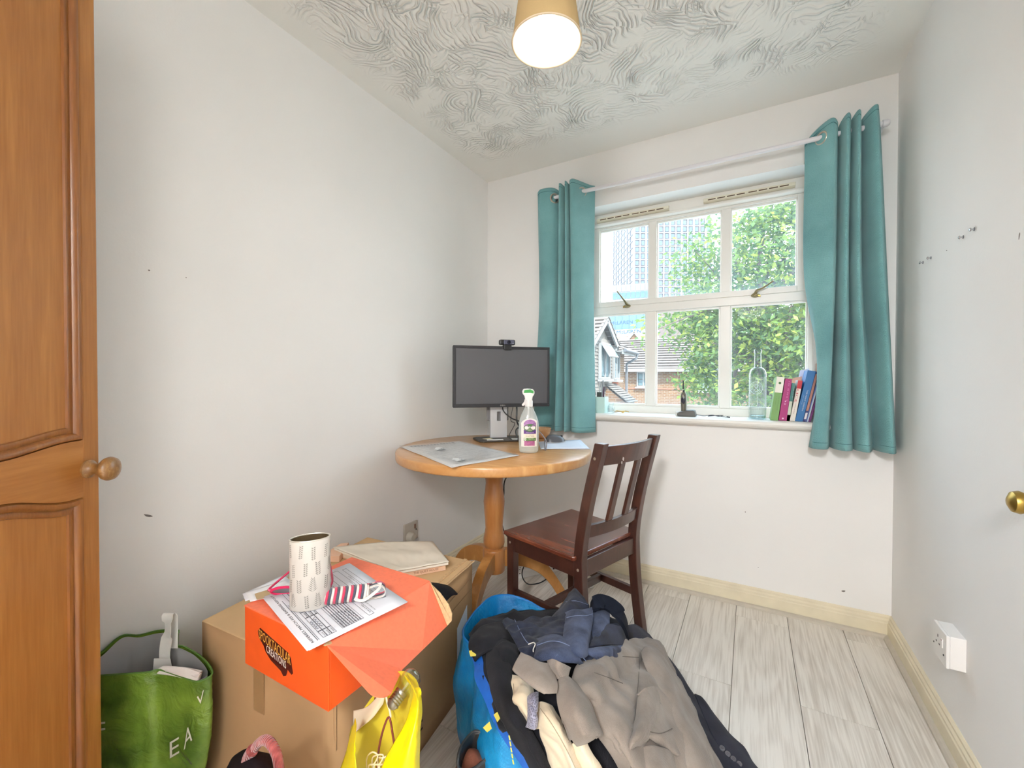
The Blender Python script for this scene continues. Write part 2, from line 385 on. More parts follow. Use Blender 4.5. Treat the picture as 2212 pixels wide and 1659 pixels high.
# ---- floor of grey-white boards
def board_material():
    m, nt, b = nmat('pale_oak_boards'); L = nt.links.new
    b.inputs['Roughness'].default_value = .38; b.inputs['Specular IOR Level'].default_value = .45
    v = coords(nt, (1, 1, 1), rnd=True)
    mp = N(nt, 'ShaderNodeMapping'); mp.inputs['Scale'].default_value = (9, .9, 9); L(v, mp.inputs['Vector'])
    n1 = N(nt, 'ShaderNodeTexNoise'); n1.inputs['Scale'].default_value = 1.0; n1.inputs['Detail'].default_value = 2.5; n1.inputs['Distortion'].default_value = .5; L(mp.outputs[0], n1.inputs['Vector'])
    mu = N(nt, 'ShaderNodeMath', operation='MULTIPLY'); mu.inputs[1].default_value = 48; L(n1.outputs['Fac'], mu.inputs[0])
    sn = N(nt, 'ShaderNodeMath', operation='SINE'); L(mu.outputs[0], sn.inputs[0])
    mp2 = N(nt, 'ShaderNodeMapping'); mp2.inputs['Scale'].default_value = (160, 5, 160); L(v, mp2.inputs['Vector'])
    n2 = N(nt, 'ShaderNodeTexNoise'); n2.inputs['Scale'].default_value = 1; n2.inputs['Detail'].default_value = 3; L(mp2.outputs[0], n2.inputs['Vector'])
    n3 = N(nt, 'ShaderNodeTexNoise'); n3.inputs['Scale'].default_value = 3; L(v, n3.inputs['Vector'])
    a = N(nt, 'ShaderNodeMath', operation='MULTIPLY_ADD'); a.inputs[1].default_value = .07; L(sn.outputs[0], a.inputs[0]); L(n2.outputs['Fac'], a.inputs[2])
    a2 = N(nt, 'ShaderNodeMath', operation='MULTIPLY_ADD'); a2.inputs[1].default_value = .35; L(n3.outputs['Fac'], a2.inputs[0]); L(a.outputs[0], a2.inputs[2])
    cr = N(nt, 'ShaderNodeValToRGB'); cr.color_ramp.elements[0].position = .42; cr.color_ramp.elements[1].position = .80
    cr.color_ramp.elements[0].color = lin((192, 184, 174)); cr.color_ramp.elements[1].color = lin((224, 219, 211))
    L(a2.outputs[0], cr.inputs[0]); L(cr.outputs[0], b.inputs['Base Color'])
    bp = N(nt, 'ShaderNodeBump'); bp.inputs['Strength'].default_value = .08; bp.inputs['Distance'].default_value = .002
    L(a.outputs[0], bp.inputs['Height']); L(bp.outputs[0], b.inputs['Normal'])
    return m
BOARD = board_material()
floor = struct('floor', MB().box((XL-.12, -2.0, -.12), (XR+.12, YB+.26, -.008)), plain('board_joint', (120, 112, 102), .9), 'grey-white oak laminate floor')
PW = .2065
def board(x, y0, y1):
    g = .0009
    o = MB().box((x+g, y0+g, -.0085), (x+PW-g, y1-g, 0)).build('plank', BOARD, floor, bevel=.0006)
x = -.256
k0 = -7
for k in range(-7, 5):
    xx = -.256+k*PW
    joint = {0: 1.70, 2: 1.71, 1: 1.02, 3: 1.05}.get(k, 1.7 if k % 2 == 0 else 1.05)
    x0 = max(xx, XL); 
    ys = [joint-3.6, joint-2.4, joint-1.2, joint, joint+1.2, joint+2.4]
    for a, b_ in zip(ys, ys[1:]):
        a = max(a, YF-.1); b_ = min(b_, YB)
        if b_-a > .05: board(xx, a, b_)
# ---- skirting with a moulded top and a quarter bead at its foot
SK = plain('cream_skirting_paint', (222, 212, 186), .4, var=.05, vs=14)
BEAD = plain('grey_floor_bead', (190, 182, 168), .5, var=.06, vs=30)
prof = [(0, 0), (.016, 0), (.016, .062), (.013, .066), (.013, .074), (.008, .080), (.008, .088), (.003, .094), (0, .094)]
def skirt(p0, p1, nrm, nm):
    p0 = Vector(p0); d = Vector(p1)-p0; nrm = Vector(nrm)
    struct('baseboard_'+nm, MB().prism([p0+nrm*a+Vector((0, 0, z)) for a, z in prof], d), SK, 'cream painted skirting board, worn along its top')
    struct('trim_'+nm, MB().prism([p0+nrm*(.016+a)+Vector((0, 0, z)) for a, z in [(0, 0), (.016, 0), (.015, .008), (.009, .014), (0, .017)]], d), BEAD, 'grey beading at the foot of the skirting')
skirt((XL, YF, 0), (XL, YB, 0), (1, 0, 0), 'left'); skirt((XL, YB, 0), (XR, YB, 0), (0, -1, 0), 'back'); skirt((XR, YF, 0), (XR, YB, 0), (-1, 0, 0), 'right')
# ---- scuffs on the paint
scuff = plain('scuff', (120, 112, 108), .9)
def mark(o, px, py, ax, val, w, h, tilt=0):
    c = onX(px, py, val) if ax == 'x' else onY(px, py, val)
    u = Vector((0, 1, 0)) if ax == 'x' else Vector((1, 0, 0)); z = Vector((0, 0, 1))
    a = u*math.cos(tilt)+z*math.sin(tilt); b_ = z*math.cos(tilt)-u*math.sin(tilt)
    n = Vector((1 if val < 0 else -1, 0, 0)) if ax == 'x' else Vector((0, -1, 0))
    poly = [c+a*(w/2*math.cos(t))*(1+.25*math.sin(3*t))+b_*(h/2*math.sin(t)) for t in [i*math.pi/5 for i in range(10)]]
    MB().prism(poly, n*.0004).build('scuff_mark', scuff, o)
wl = bpy.data.objects['wall_left']; wb = bpy.data.objects['wall_back']; wrr = bpy.data.objects['wall_right']
mark(wl, 320, 1114, 'x', XL, .022, .006, -.5); mark(wl, 322, 584, 'x', XL, .005, .004); mark(wl, 402, 600, 'x', XL, .003, .003)
mark(wb, 1822, 1277, 'y', YB, .014, .007, .3); mark(wb, 1610, 1106, 'y', YB, .004, .005); mark(wb, 1638, 1226, 'y', YB, .003, .003)
mark(wrr, 2202, 510, 'x', XR, .004, .016, .2); mark(wrr, 2045, 541, 'x', XR, .008, .002, .4)

# ------------------------------------------------------------------ window
WF = white_paint
win = thing('window_1', 'white wooden window with six panes, upper sash top hung', None, ((WX0+WX1)/2, 2.485, WZ0)); win['kind'] = 'structure'
GX = [(-.797, -.510), (-.467, -.138), (-.094, .196)]; GZ = (1.560, 1.988)
LX = [(-.845, -.521), (-.468, -.141), (-.092, .241)]; LZ = (.958, 1.474)
YW = 2.485
mb = MB()
mb.box((WX0, YW, .905), (-.845, YW+.07, WZ1)); mb.box((.241+.022, YW, .905), (WX1, YW+.07, WZ1))
mb.box((-.845, YW, 2.005), (.263, YW+.07, WZ1)); mb.box((-.845, YW, 1.484), (.263, YW+.07, 1.528)); mb.box((-.845, YW, .905), (.263, YW+.07, .946))
fr = mb.build('window_frame', WF, win, bevel=.003)
# weather bar under the head
MB().prism([(-.86, YW, 2.03), (-.86, YW-.016, 2.024), (-.86, YW-.018, 2.012), (-.86, YW, 2.006)], (1.13, 0, 0)).build('head_bar', WF, win, bevel=.003)
# lower lights
mb = MB()
mb.box((LX[0][1], YW+.004, .946), (LX[1][0], YW+.06, 1.484)); mb.box((LX[1][1], YW+.004, .946), (LX[2][0], YW+.06, 1.484))
mb.box((.241, YW+.004, .946), (.264, YW+.06, 1.484))
mb.build('glazing_bar', WF, win, bevel=.003)
mb = MB()
for a, b_ in LX:
    for lo, hi in (((a, YW+.012, LZ[1]), (b_, YW+.03, LZ[1]+.010)), ((a, YW+.002, LZ[0]-.012), (b_, YW+.03, LZ[0])), ((a-.0, YW+.012, LZ[0]), (a+.007, YW+.03, LZ[1])), ((b_-.007, YW+.012, LZ[0]), (b_, YW+.03, LZ[1]))): mb.box(lo, hi)
mb.build('glazing_bead', WF, win, bevel=.002)
# upper sash
sash = MB()
x0, x1, z0, z1 = -.845, .263, 1.529, 2.005
sash.box((x0+.012, YW+.006, z0), (GX[0][0], YW+.06, z1)); sash.box((GX[2][1], YW+.006, z0), (x1-.003, YW+.06, z1))
sash.box((GX[0][0], YW+.006, z0), (GX[2][1], YW+.06, GZ[0])); sash.box((GX[0][0], YW+.006, GZ[1]+.004), (GX[2][1], YW+.06, z1))
sash.box((GX[0][1], YW+.010, GZ[0]), (GX[1][0], YW+.055, GZ[1]+.01)); sash.box((GX[1][1], YW+.010, GZ[0]), (GX[2][0], YW+.055, GZ[1]+.01))
so = sash.build('top_sash', WF, win, bevel=.002)
mb = MB()
for a, b_ in GX:
    mb.box((a, YW+.018, GZ[1]-.006), (b_, YW+.034, GZ[1]+.004)); mb.box((a, YW+.018, GZ[0]), (a+.006, YW+.034, GZ[1])); mb.box((b_-.006, YW+.018, GZ[0]), (b_, YW+.034, GZ[1]))
mb.build('sash_bead', WF, so, bevel=.0015)
def pane_material(name, haze, col):
    """thin clear sheet with a dusty film, thicker towards the edges where noise says so"""
    m, nt, b = nmat(name); L = nt.links.new
    out = nt.nodes['Material Output']; nt.nodes.remove(b)
    tr = N(nt, 'ShaderNodeBsdfTransparent'); tr.inputs[0].default_value = (.97, .99, .985, 1)
    df = N(nt, 'ShaderNodeBsdfTranslucent'); df.inputs[0].default_value = col
    gl = N(nt, 'ShaderNodeBsdfGlossy'); gl.inputs['Roughness'].default_value = .02
    v = coords(nt, kind='Generated'); no = N(nt, 'ShaderNodeTexNoise'); no.inputs['Scale'].default_value = 30; no.inputs['Detail'].default_value = 8; no.inputs['Roughness'].default_value = .75; L(v, no.inputs['Vector'])
    sp = N(nt, 'ShaderNodeSeparateXYZ'); L(v, sp.inputs[0])
    e = None
    for a in ('X', 'Z'):
        s_ = N(nt, 'ShaderNodeMath', operation='SUBTRACT'); s_.inputs[1].default_value = .5; L(sp.outputs[a], s_.inputs[0])
        ab = N(nt, 'ShaderNodeMath', operation='ABSOLUTE'); L(s_.outputs[0], ab.inputs[0])
        if e is None: e = ab.outputs[0]
        else:
            mx = N(nt, 'ShaderNodeMath', operation='MAXIMUM'); L(e, mx.inputs[0]); L(ab.outputs[0], mx.inputs[1]); e = mx.outputs[0]
    pr = N(nt, 'ShaderNodeMath', operation='POWER'); pr.inputs[1].default_value = 7; em = N(nt, 'ShaderNodeMath', operation='MULTIPLY'); em.inputs[1].default_value = 2; L(e, em.inputs[0]); L(em.outputs[0], pr.inputs[0])
    f = N(nt, 'ShaderNodeMath', operation='MULTIPLY_ADD'); f.inputs[1].default_value = .55; L(pr.outputs[0], f.inputs[0])
    mr = N(nt, 'ShaderNodeMapRange'); mr.inputs['From Min'].default_value = .35; mr.inputs['From Max'].default_value = .75; L(no.outputs['Fac'], mr.inputs[0]); L(mr.outputs[0], f.inputs[2])
    hz = N(nt, 'ShaderNodeMath', operation='MULTIPLY'); hz.inputs[1].default_value = haze; hz.use_clamp = True; L(f.outputs[0], hz.inputs[0])
    m1 = N(nt, 'ShaderNodeMixShader'); L(hz.outputs[0], m1.inputs[0]); L(tr.outputs[0], m1.inputs[1]); L(df.outputs[0], m1.inputs[2])
    m2 = N(nt, 'ShaderNodeMixShader'); m2.inputs[0].default_value = .0008; L(m1.outputs[0], m2.inputs[1]); L(gl.outputs[0], m2.inputs[2])
    L(m2.outputs[0], out.inputs[0])
    return m
GU = pane_material('dusty_glass', .085, (.78, .90, 1, 1)); GL = pane_material('clear_glass', .05, (.9, .95, 1, 1))
for a, b_ in GX: MB().box((a, YW+.034, GZ[0]), (b_, YW+.037, GZ[1])).build('pane', GU, win, world=True)
for a, b_ in LX: MB().box((a, YW+.030, LZ[0]), (b_, YW+.033, LZ[1])).build('pane', GL, win, world=True)
# sill board with rounded nose
sl = MB().prism([(WX0-.04, 2.49, .868), (WX0-.04, 2.49, .906), (WX0-.04, 2.312, .906), (WX0-.04, 2.300, .900), (WX0-.04, 2.296, .889), (WX0-.04, 2.300, .878), (WX0-.04, 2.312, .870), (WX0-.04, 2.345, .868)], (.318+.04-WX0, 0, 0))
sl.build('window_sill', WF, win, bevel=.002)
# trickle vents on the head
slot = plain('slot_shadow', (92, 72, 52), .9)
VENT = plain('ivory_plastic', (226, 220, 200), .4)
for vx0, vx1 in ((-.808, -.398), (-.224, .184)):
    v = MB().prism([(vx0, YW, 2.060), (vx0, YW-.020, 2.056), (vx0, YW-.022, 2.040), (vx0, YW-.010, 2.034), (vx0, YW, 2.034)], (vx1-vx0, 0, 0)).build('vent_strip', VENT, win, bevel=.0015)
    w = (vx1-vx0)/9.5; 
    for i in range(8):
        xx = vx0+.022+i*(vx1-vx0-.05)/8+(.008 if i > 3 else 0)
        MB().box((xx, YW-.0228, 2.0425), (xx+w*.86, YW-.019, 2.0475)).build('vent_slot', slot, v)
    MB().lathe([(.004, 0), (.004, .003), (.002, .004)], ((vx0+vx1)/2, YW-.021, 2.045), (0, -1, 0), 12).build('vent_button', VENT, v)
# two cockspur fasteners on the sash rail
for (px, py, tx, ty) in ((1355, 661, 1333, 629), (1632, 638, 1671, 606)):
    c = onY(px, py, YW-.004); t = onY(tx, ty, YW-.045)
    sg = 1 if t.x > c.x else -1
    h = MB().lathe([(.020, 0), (.020, .004), (.012, .012), (.006, .014)], c, (0, -1, 0), 20, sq=.55, xdir=(1, 0, 0)).build('catch_plate', aged_brass, win, smooth=True)
    MB().tube([c+Vector((-.012*sg, -.010, .000)), c+Vector((0, -.014, .010)), c+Vector((.006*sg, -.020, .022)), c+(t-c)*.45+Vector((0, -.004, .006)), t], [.007, .007, .0055, .0045, .0035], 8, smooth=5).build('catch_handle', aged_brass, h, smooth=True)
    MB().obox(c+Vector((.016*sg, -.006, -.004)), (.012, 0, -.004*sg), (0, .010, 0), (0, 0, .008)).build('catch_hook', brass, h, bevel=.001)

# ------------------------------------------------------------------ sockets, screws, knob
def socket_right():
    c = onX(2073, 1404, XR)
    t = thing('wall_socket', 'white switched power socket in a raised box low on the right wall', 'socket', c)
    y0, y1, z0, z1 = 1.640, 1.735, .282, .374
    MB().box((XR-.034, y0, z0), (XR, y1, z1)).build('back_box', white_plastic, t, bevel=.002)
    MB().box((XR-.042, y0-.001, z0-.001), (XR-.034, y1+.001, z1+.001)).build('face_plate', white_plastic, t, bevel=.0025)
    dk = plain('socket_hole', (70, 58, 62), .8); xx = XR-.0422
    cy = (y0+y1)/2+.012; cz = (z0+z1)/2
    for dy, dz, w, h in ((0, .016, .004, .008), (.011, -.004, .007, .004), (-.011, -.004, .007, .004)):
        MB().box((xx-.0004, cy+dy-w/2, cz+dz-h/2), (xx, cy+dy+w/2, cz+dz+h/2)).build('pin_hole', dk, t)
    MB().obox((xx, cy-.032, cz+.010), (.004, 0, 0), (0, .009, 0), (0, 0, .024)).build('switch', white_plastic, t, bevel=.001)
    MB().box((xx-.0022, cy-.0345, cz+.018), (xx-.0018, cy-.0295, cz+.021)).build('switch_flag', plain('switch_red', (150, 70, 66), .5), t)
    for dy in (.030, -.043):
        MB().lathe([(.0028, 0), (.002, .0012)], (xx, cy+dy, cz-.018), (-1, 0, 0), 10).build('screw_head', dark_metal, t)
socket_right()
c = onX(885, 1148, XL)
t = thing('painted_socket', 'painted-over power socket low on the wall behind the paper stack', 'socket', c)
OLD = plain('painted_plastic', (186, 178, 166), .55)
MB().box((XL, 1.570, .272), (XL+.010, 1.668, .366)).build('face_plate', OLD, t, bevel=.003)
MB().lathe([(.024, 0), (.022, .022), (.016, .030)], (XL+.010, 1.604, .300), (1, 0, 0), 20).build('plug', plain('painted_plug', (196, 190, 176), .5), t, smooth=True)
MB().box((XL+.010, 1.640, .330), (XL+.014, 1.649, .352)).build('switch', plain('switch_brown', (120, 84, 66), .5), t, bevel=.001)
MB().lathe([(.003, 0), (.002, .002)], (XL+.010, 1.655, .322), (1, 0, 0), 10).build('screw_head', dark_metal, t)
for i, (px, py, lb) in enumerate(((1994, 567, 'first wall screw from the window corner, lower pair'), (2011, 557, 'second wall screw from the window corner, lower pair'), (2081, 512, 'third wall screw from the window corner, upper pair'), (2105, 495, 'fourth wall screw, the one farthest from the window corner'))):
    c = onX(px, py, XR)
    t = thing('wall_screw', lb, 'screw', c, group='bare screws left in the right wall')
    MB().lathe([(.0026, 0), (.0026, .007), (.0050, .0072), (.0050, .0085), (.0032, .0105), (.0005, .0108)], c, (-1, 0, 0), 12).build('screw_body', chrome, t, smooth=True)
    MB().lathe([(.0052, 0), (.0045, .0012)], c, (-1, 0, 0), 12).build('wall_plug', plain('plug_grey', (110, 112, 120), .6), t)
c = onX(2212, 1070, XR)
t = thing('brass_door_knob', 'round brass knob at the right edge of the right wall', 'knob', c)
cy = c.y-.085
MB().lathe([(.026, 0), (.026, .004), (.020, .007)], (XR, cy, c.z), (-1, 0, 0), 28).build('rose', brass, t, smooth=True)
MB().lathe([(.009, .004), (.009, .022), (.020, .030), (.024, .040), (.021, .050), (.010, .056), (.001, .057)], (XR, cy, c.z), (-1, 0, 0), 28).build('knob_head', brass, t, smooth=True)

# ------------------------------------------------------------------ pendant lamp
LC = Vector((-.512, 1.106, 2.055))
lamp = thing('pendant_lamp', 'lit ceiling pendant with a tapered beige fabric shade', 'lamp', (LC.x, LC.y, ZC))
def shade_material():
    m, nt, b = nmat('linen_shade'); L = nt.links.new
    out = nt.nodes['Material Output']
    b.inputs['Base Color'].default_value = lin((206, 178, 128)); b.inputs['Roughness'].default_value = .9
    tl = N(nt, 'ShaderNodeBsdfTranslucent'); tl.inputs[0].default_value = lin((214, 176, 112))
    mx = N(nt, 'ShaderNodeMixShader'); mx.inputs[0].default_value = .14
    L(b.outputs[0], mx.inputs[1]); L(tl.outputs[0], mx.inputs[2]); L(mx.outputs[0], out.inputs[0])
    v = coords(nt, (1, 1, 1)); w = N(nt, 'ShaderNodeTexNoise'); w.inputs['Scale'].default_value = 240; L(v, w.inputs['Vector'])
    bp = N(nt, 'ShaderNodeBump'); bp.inputs['Strength'].default_value = .3; bp.inputs['Distance'].default_value = .001; L(w.outputs['Fac'], bp.inputs['Height']); L(bp.outputs[0], b.inputs['Normal'])
    return m
LIN = shade_material(); INN = plain('shade_lining', (238, 226, 212), .85)
rb, rt_, sh = .0975, .074, .165
MB().lathe([(rb, 0), (rt_, sh)], LC, seg=64, caps=False).build('shade', LIN, lamp, smooth=True)
MB().lathe([(rb-.0022, .001), (rt_-.0022, sh-.001)], LC, seg=64, caps=False).build('shade_lining', INN, lamp, smooth=True)
MB().tube([(LC.x+rb*math.cos(a), LC.y+rb*math.sin(a), LC.z) for a in [i*math.pi/32 for i in range(64)]], .0026, 8, True).build('bottom_rim', plain('rim_cream', (226, 206, 176), .7), lamp, smooth=True)
MB().tube([(LC.x+rt_*math.cos(a), LC.y+rt_*math.sin(a), LC.z+sh) for a in [i*math.pi/32 for i in range(64)]], .0024, 8, True).build('top_rim', MATS['rim_cream'], lamp, smooth=True)
mb = MB()
hz = LC.z+.118
for k in range(3):
    a = R(61+120*k); mb.tube([(LC.x+.022*math.cos(a), LC.y+.022*math.sin(a), hz), (LC.x+.08*math.cos(a), LC.y+.08*math.sin(a), hz), (LC.x+(rb-.004)*math.cos(a), LC.y+(rb-.004)*math.sin(a), LC.z+.006)], .0016, 6)
mb.build('shade_carrier', white_plastic, lamp, smooth=True)
MB().lathe([(.018, .105), (.018, .155), (.010, .165)], LC, seg=20).build('lamp_holder', white_plastic, lamp, smooth=True)
MB().tube([LC+Vector((0, 0, .16)), (LC.x, LC.y, ZC)], .003, 8).build('flex', white_plastic, lamp, smooth=True)
MB().lathe([(.04, 0), (.036, .02), (.012, .03)], (LC.x, LC.y, ZC), (0, 0, -1), 28).build('ceiling_rose', white_plastic, lamp, smooth=True)
BUL = glow('lit_bulb', (255, 242, 222), BULB)
MB().lathe([(.001, -.001), (.012, .002), (.022, .010), (.029, .024), (.031, .040), (.028, .058), (.020, .078), (.014, .094), (.0135, .106)], LC+Vector((0, 0, .004)), seg=28).build('light_bulb', BUL, lamp, smooth=True)
# ================================================================== wardrobe with its door ajar
E_ = Vector((.5592, -.8290, 0)); NN = Vector((.8290, .5592, 0)); P0 = Vector((-1.248, .365, 0))
WD = wood('honey_wood', (158, 100, 44), (196, 138, 70), (16, 16, 1.0), .40, dist=.6, coat=.25, ws=1.2, fine=.5, rnd=False)
WDK = wood('honey_wood_moulding', (130, 78, 34), (178, 118, 58), (20, 20, 1.2), .3, dist=1.0, coat=.4, ws=1.5, fine=.5, rnd=False)
ward = thing('wardrobe', 'honey-brown wooden wardrobe, its panelled door ajar at the photo\'s left edge', 'wardrobe', P0+E_*.46)
DH = 1.98; DB = .06
def dp(s, n, z): return P0+E_*s+NN*n+Vector((0, 0, z))
DW = .46; ST = .038
mb = MB()
mb.hexa([dp(0, -.02, DB), dp(ST, -.02, DB), dp(ST, 0, DB), dp(0, 0, DB)], [dp(0, -.02, DH), dp(ST, -.02, DH), dp(ST, 0, DH), dp(0, 0, DH)])
mb.hexa([dp(DW-ST, -.02, DB), dp(DW, -.02, DB), dp(DW, 0, DB), dp(DW-ST, 0, DB)], [dp(DW-ST, -.02, DH), dp(DW, -.02, DH), dp(DW, 0, DH), dp(DW-ST, 0, DH)])
door = mb.build('door', WD, ward, bevel=.003)
# middle rail with wavy edges; curve heights measured at stile (z hi / lo)
zhi, zlo = .968, .848
def wave(s):    # 0 at the stile side, 1 mid-door
    u = min(max((s-ST)/(DW-2*ST), 0), 1); u = u if u < .5 else 1-u
    u = min(u/.5, 1)
    return .5-.5*math.cos(math.pi*min(1, max(0, (u-.12)/.75)))
def hi(s): return zhi-.016*wave(s)+.010*math.sin(math.pi*min(1, max(0, (min(s, DW-s)-ST)/.08)))*0
def lo(s): return zlo+.030*wave(s)
ss = [ST+(DW-2*ST)*i/40 for i in range(41)]
def slab(f0, f1, n0, n1):
    m = MB()
    for a, b_ in zip(ss, ss[1:]):
        m.hexa([dp(a, n0, f0(a)), dp(b_, n0, f0(b_)), dp(b_, n1, f0(b_)), dp(a, n1, f0(a))], [dp(a, n0, f1(a)), dp(b_, n0, f1(b_)), dp(b_, n1, f1(b_)), dp(a, n1, f1(a))])
    return m
slab(lo, hi, -.02, 0).build('middle_rail', wood('honey_wood_across', (160, 102, 46), (192, 134, 68), (1.2, 1.2, 16), .36, dist=1.2, coat=.25, ws=1.2, fine=.5, rnd=False), door, merge=True)
slab(lambda s: DB, lambda s: DB+.07, -.02, 0).build('bottom_rail', WD, door, merge=True)
slab(lambda s: DH-.07, lambda s: DH, -.02, 0).build('top_rail', WD, door, merge=True)
def panel(z0f, z1f):
    slab(z0f, z1f, -.018, -.008).build('panel', WD, door, merge=True)
    # moulding all round: stepped strip following the opening
    m = MB(); mw = .030
    pr = [(0, -.004), (.004, .003), (.010, .004), (.015, .000), (.017, -.005), (.022, -.003), (.028, -.004), (.031, -.012)]
    loop = []
    K = 30; s0, s1 = ST, DW-ST
    for i in range(K+1): loop.append((s0+(s1-s0)*i/K, 'b'))
    path = [(s, z0f(s), 0, 1) for s, _ in loop]+[(s, z1f(s), 0, -1) for s, _ in reversed(loop)]
    def inner(s, z, a):   # inset by a towards the panel's middle
        return (min(max(s, s0+a), s1-a), min(max(z, z0f(s)+a), z1f(s)-a))
    P = []
    for s, z, _, _ in path:
        P.append([dp(*( (lambda q: (q[0], h, q[1]))(inner(s, z, a)) )) for a, h in pr])
    P.append(P[0])
    m.grid(P)
    m.build('panel_moulding', WDK, door, smooth=True, ang=50)
panel(lambda s: DB+.07, lo); panel(hi, lambda s: DH-.07)
kc = dp(.027, 0, .905)
MB().lathe([(.019, 0), (.019, .004), (.014, .008), (.0105, .016), (.0115, .024), (.018, .031), (.0235, .037), (.0255, .043), (.0235, .049), (.017, .0535), (.012, .055), (.008, .0562), (.001, .0565)], kc, NN, 32).build('door_knob', wood('knob_wood', (132, 92, 48), (176, 136, 84), (30, 30, 30), .3, ws=3, coat=.5), door, smooth=True)
# carcass, behind the viewer's left shoulder
mb = MB(); h0 = P0+E_*DW
hx, hy = h0.x, h0.y
mb.box((XL+.03, YF+.02, .0), (hx, YF+.05, 2.0)); mb.box((XL+.03, YF+.05, 0), (XL+.05, hy-.03, 2.0)); mb.box((hx-.02, YF+.05, 0), (hx, hy-.03, 2.0)); mb.box((XL+.05, YF+.05, 1.97), (hx-.02, hy-.03, 2.0)); mb.box((XL+.05, YF+.05, 0), (hx-.02, hy-.03, .07))
mb.build('carcass', WD, ward, bevel=.002)

# ================================================================== round pine table
TX, TY, TZ, TR = -1.052, 1.70, .775, .452
PINE = wood('pine_top', (190, 136, 78), (222, 178, 122), (2.2, 16, 6), .28, dist=1.6, coat=.5, ws=1.3, fine=.35)
PINEV = wood('pine_turned', (170, 110, 58), (204, 148, 90), (12, 12, 1.6), .3, dist=1.8, coat=.45, ws=1.4, fine=.3)
PINEL = wood('pine_leg', (172, 116, 58), (210, 156, 92), (10, 10, 4), .32, dist=2.2, coat=.4, ws=1.4, fine=.3)
tb = thing('round_table', 'round pine pedestal table in the corner by the window', 'table', (TX, TY, 0))
MB().lathe([(TR-.012, TZ-.042), (TR-.004, TZ-.040), (TR-.001, TZ-.034), (TR, TZ-.008), (TR-.002, TZ-.003), (TR-.006, TZ)], (TX, TY, 0), seg=128).build('table_top', PINE, tb, smooth=True, ang=50)
ang = R(155)
d = Vector((math.cos(ang), math.sin(ang), 0)); d = (onY(988, 1030, 1.60)-onY(1090, 1031, 1.62)); d.z = 0; d.normalize()
cx = Vector((TX, TY, TZ-.060))
MB().obox(cx+d*.075, d*.40, Vector((-d.y, d.x, 0))*.085, (0, 0, .036)).build('cleat', PINEL, tb, bevel=.004)
ct = TZ-.078; k = .0475
MB().lathe([(.044, ct), (.046, ct-.012), (.050, ct-.028), (.046, ct-.050), (.041, ct-.075), (.040, ct-.090), (.044, ct-.130), (.050, ct-.175), (.0475, ct-.215), (.043, ct-.265), (.041, ct-.300), (.045, ct-.325), (.050, ct-.350), (.0505, ct-.372), (.046, ct-.388), (.039, ct-.394), (.050, ct-.400), (.0525, ct-.406), (.0525, ct-.500), (.048, ct-.508)], (TX, TY, 0), seg=40).build('pedestal', PINEV, tb, smooth=True, ang=35)
for a in (43, 163, 283):
    u = Vector((math.cos(R(a)), math.sin(R(a)), 0)); w = Vector((-u.y, u.x, 0))*.021
    # arched leg outline in the (u, z) plane
    up = [(.046, .290), (.11, .285), (.18, .262), (.24, .220), (.29, .160), (.335, .090), (.372, .030), (.402, .000)]
    dn = [(.340, .000), (.315, .040), (.28, .095), (.23, .152), (.17, .190), (.11, .208), (.046, .212)]
    up2 = [(p.x, p.y) for p in spline([Vector((x, z, 0)) for x, z in up], 4)]; dn2 = [(p.x, p.y) for p in spline([Vector((x, z, 0)) for x, z in dn], 4)]
    pl = up2+dn2; c = Vector((TX, TY, 0))
    MB().prism([c+u*x-w+Vector((0, 0, z)) for x, z in pl], w*2).build('leg', PINEL, tb, bevel=.006)

# ================================================================== dark brown chair
A0 = Vector((-.929, 1.585, 0)); CW = Vector((.314, .949, 0)).normalized(); CB = Vector((.949, -.314, 0)).normalized()
UP = Vector((0, 0, 1))
def cp(w, b_, z): return A0+CW*w+CB*b_+UP*z
DKW = wood('dark_stained_pine', (58, 32, 26), (96, 58, 46), (8, 8, 3), .32, dist=1.6, coat=.35, ws=1.4, fine=.3)
SEAT = wood('seat_pine', (88, 40, 28), (158, 88, 60), (2.0, 12, 6), .27, dist=2.0, coat=.6, ws=1.3, fine=.3)
ch = thing('dining_chair', 'dark brown stained wooden slat-back chair pulled up to the round table', 'chair', cp(.22, .2, 0), math.atan2(-.314, .949))
SH_ = .44
mb = MB()
pl = [cp(-.005, 0, 0), cp(.455, 0, 0), cp(.437, .375, 0), cp(.425, .385, 0), cp(.012, .385, 0), cp(.003, .375, 0)]
for q in pl: q.z = SH_-.018
mb.prism(pl, (0, 0, .018)); so = mb.build('seat', SEAT, ch, bevel=.004)
bt = plain('screw_cap', (170, 158, 140), .4, .6)
def capdot(part, p, n): MB().lathe([(.0055, 0), (.0055, .0012), (.0025, .0014), (.0025, .0004)], p, n, 14).build('screw_cap', bt, part)
for w0 in (.022, .428):
    lg = MB().hexa([cp(w0-.017, .014, 0), cp(w0+.017, .014, 0), cp(w0+.017, .050, 0), cp(w0-.017, .050, 0)], [cp(w0-.017, .012, SH_-.018), cp(w0+.017, .012, SH_-.018), cp(w0+.017, .052, SH_-.018), cp(w0-.017, .052, SH_-.018)]).build('leg', DKW, ch, bevel=.003)
    if w0 < .1: capdot(lg, cp(w0-.017, .032, .395), -CW)
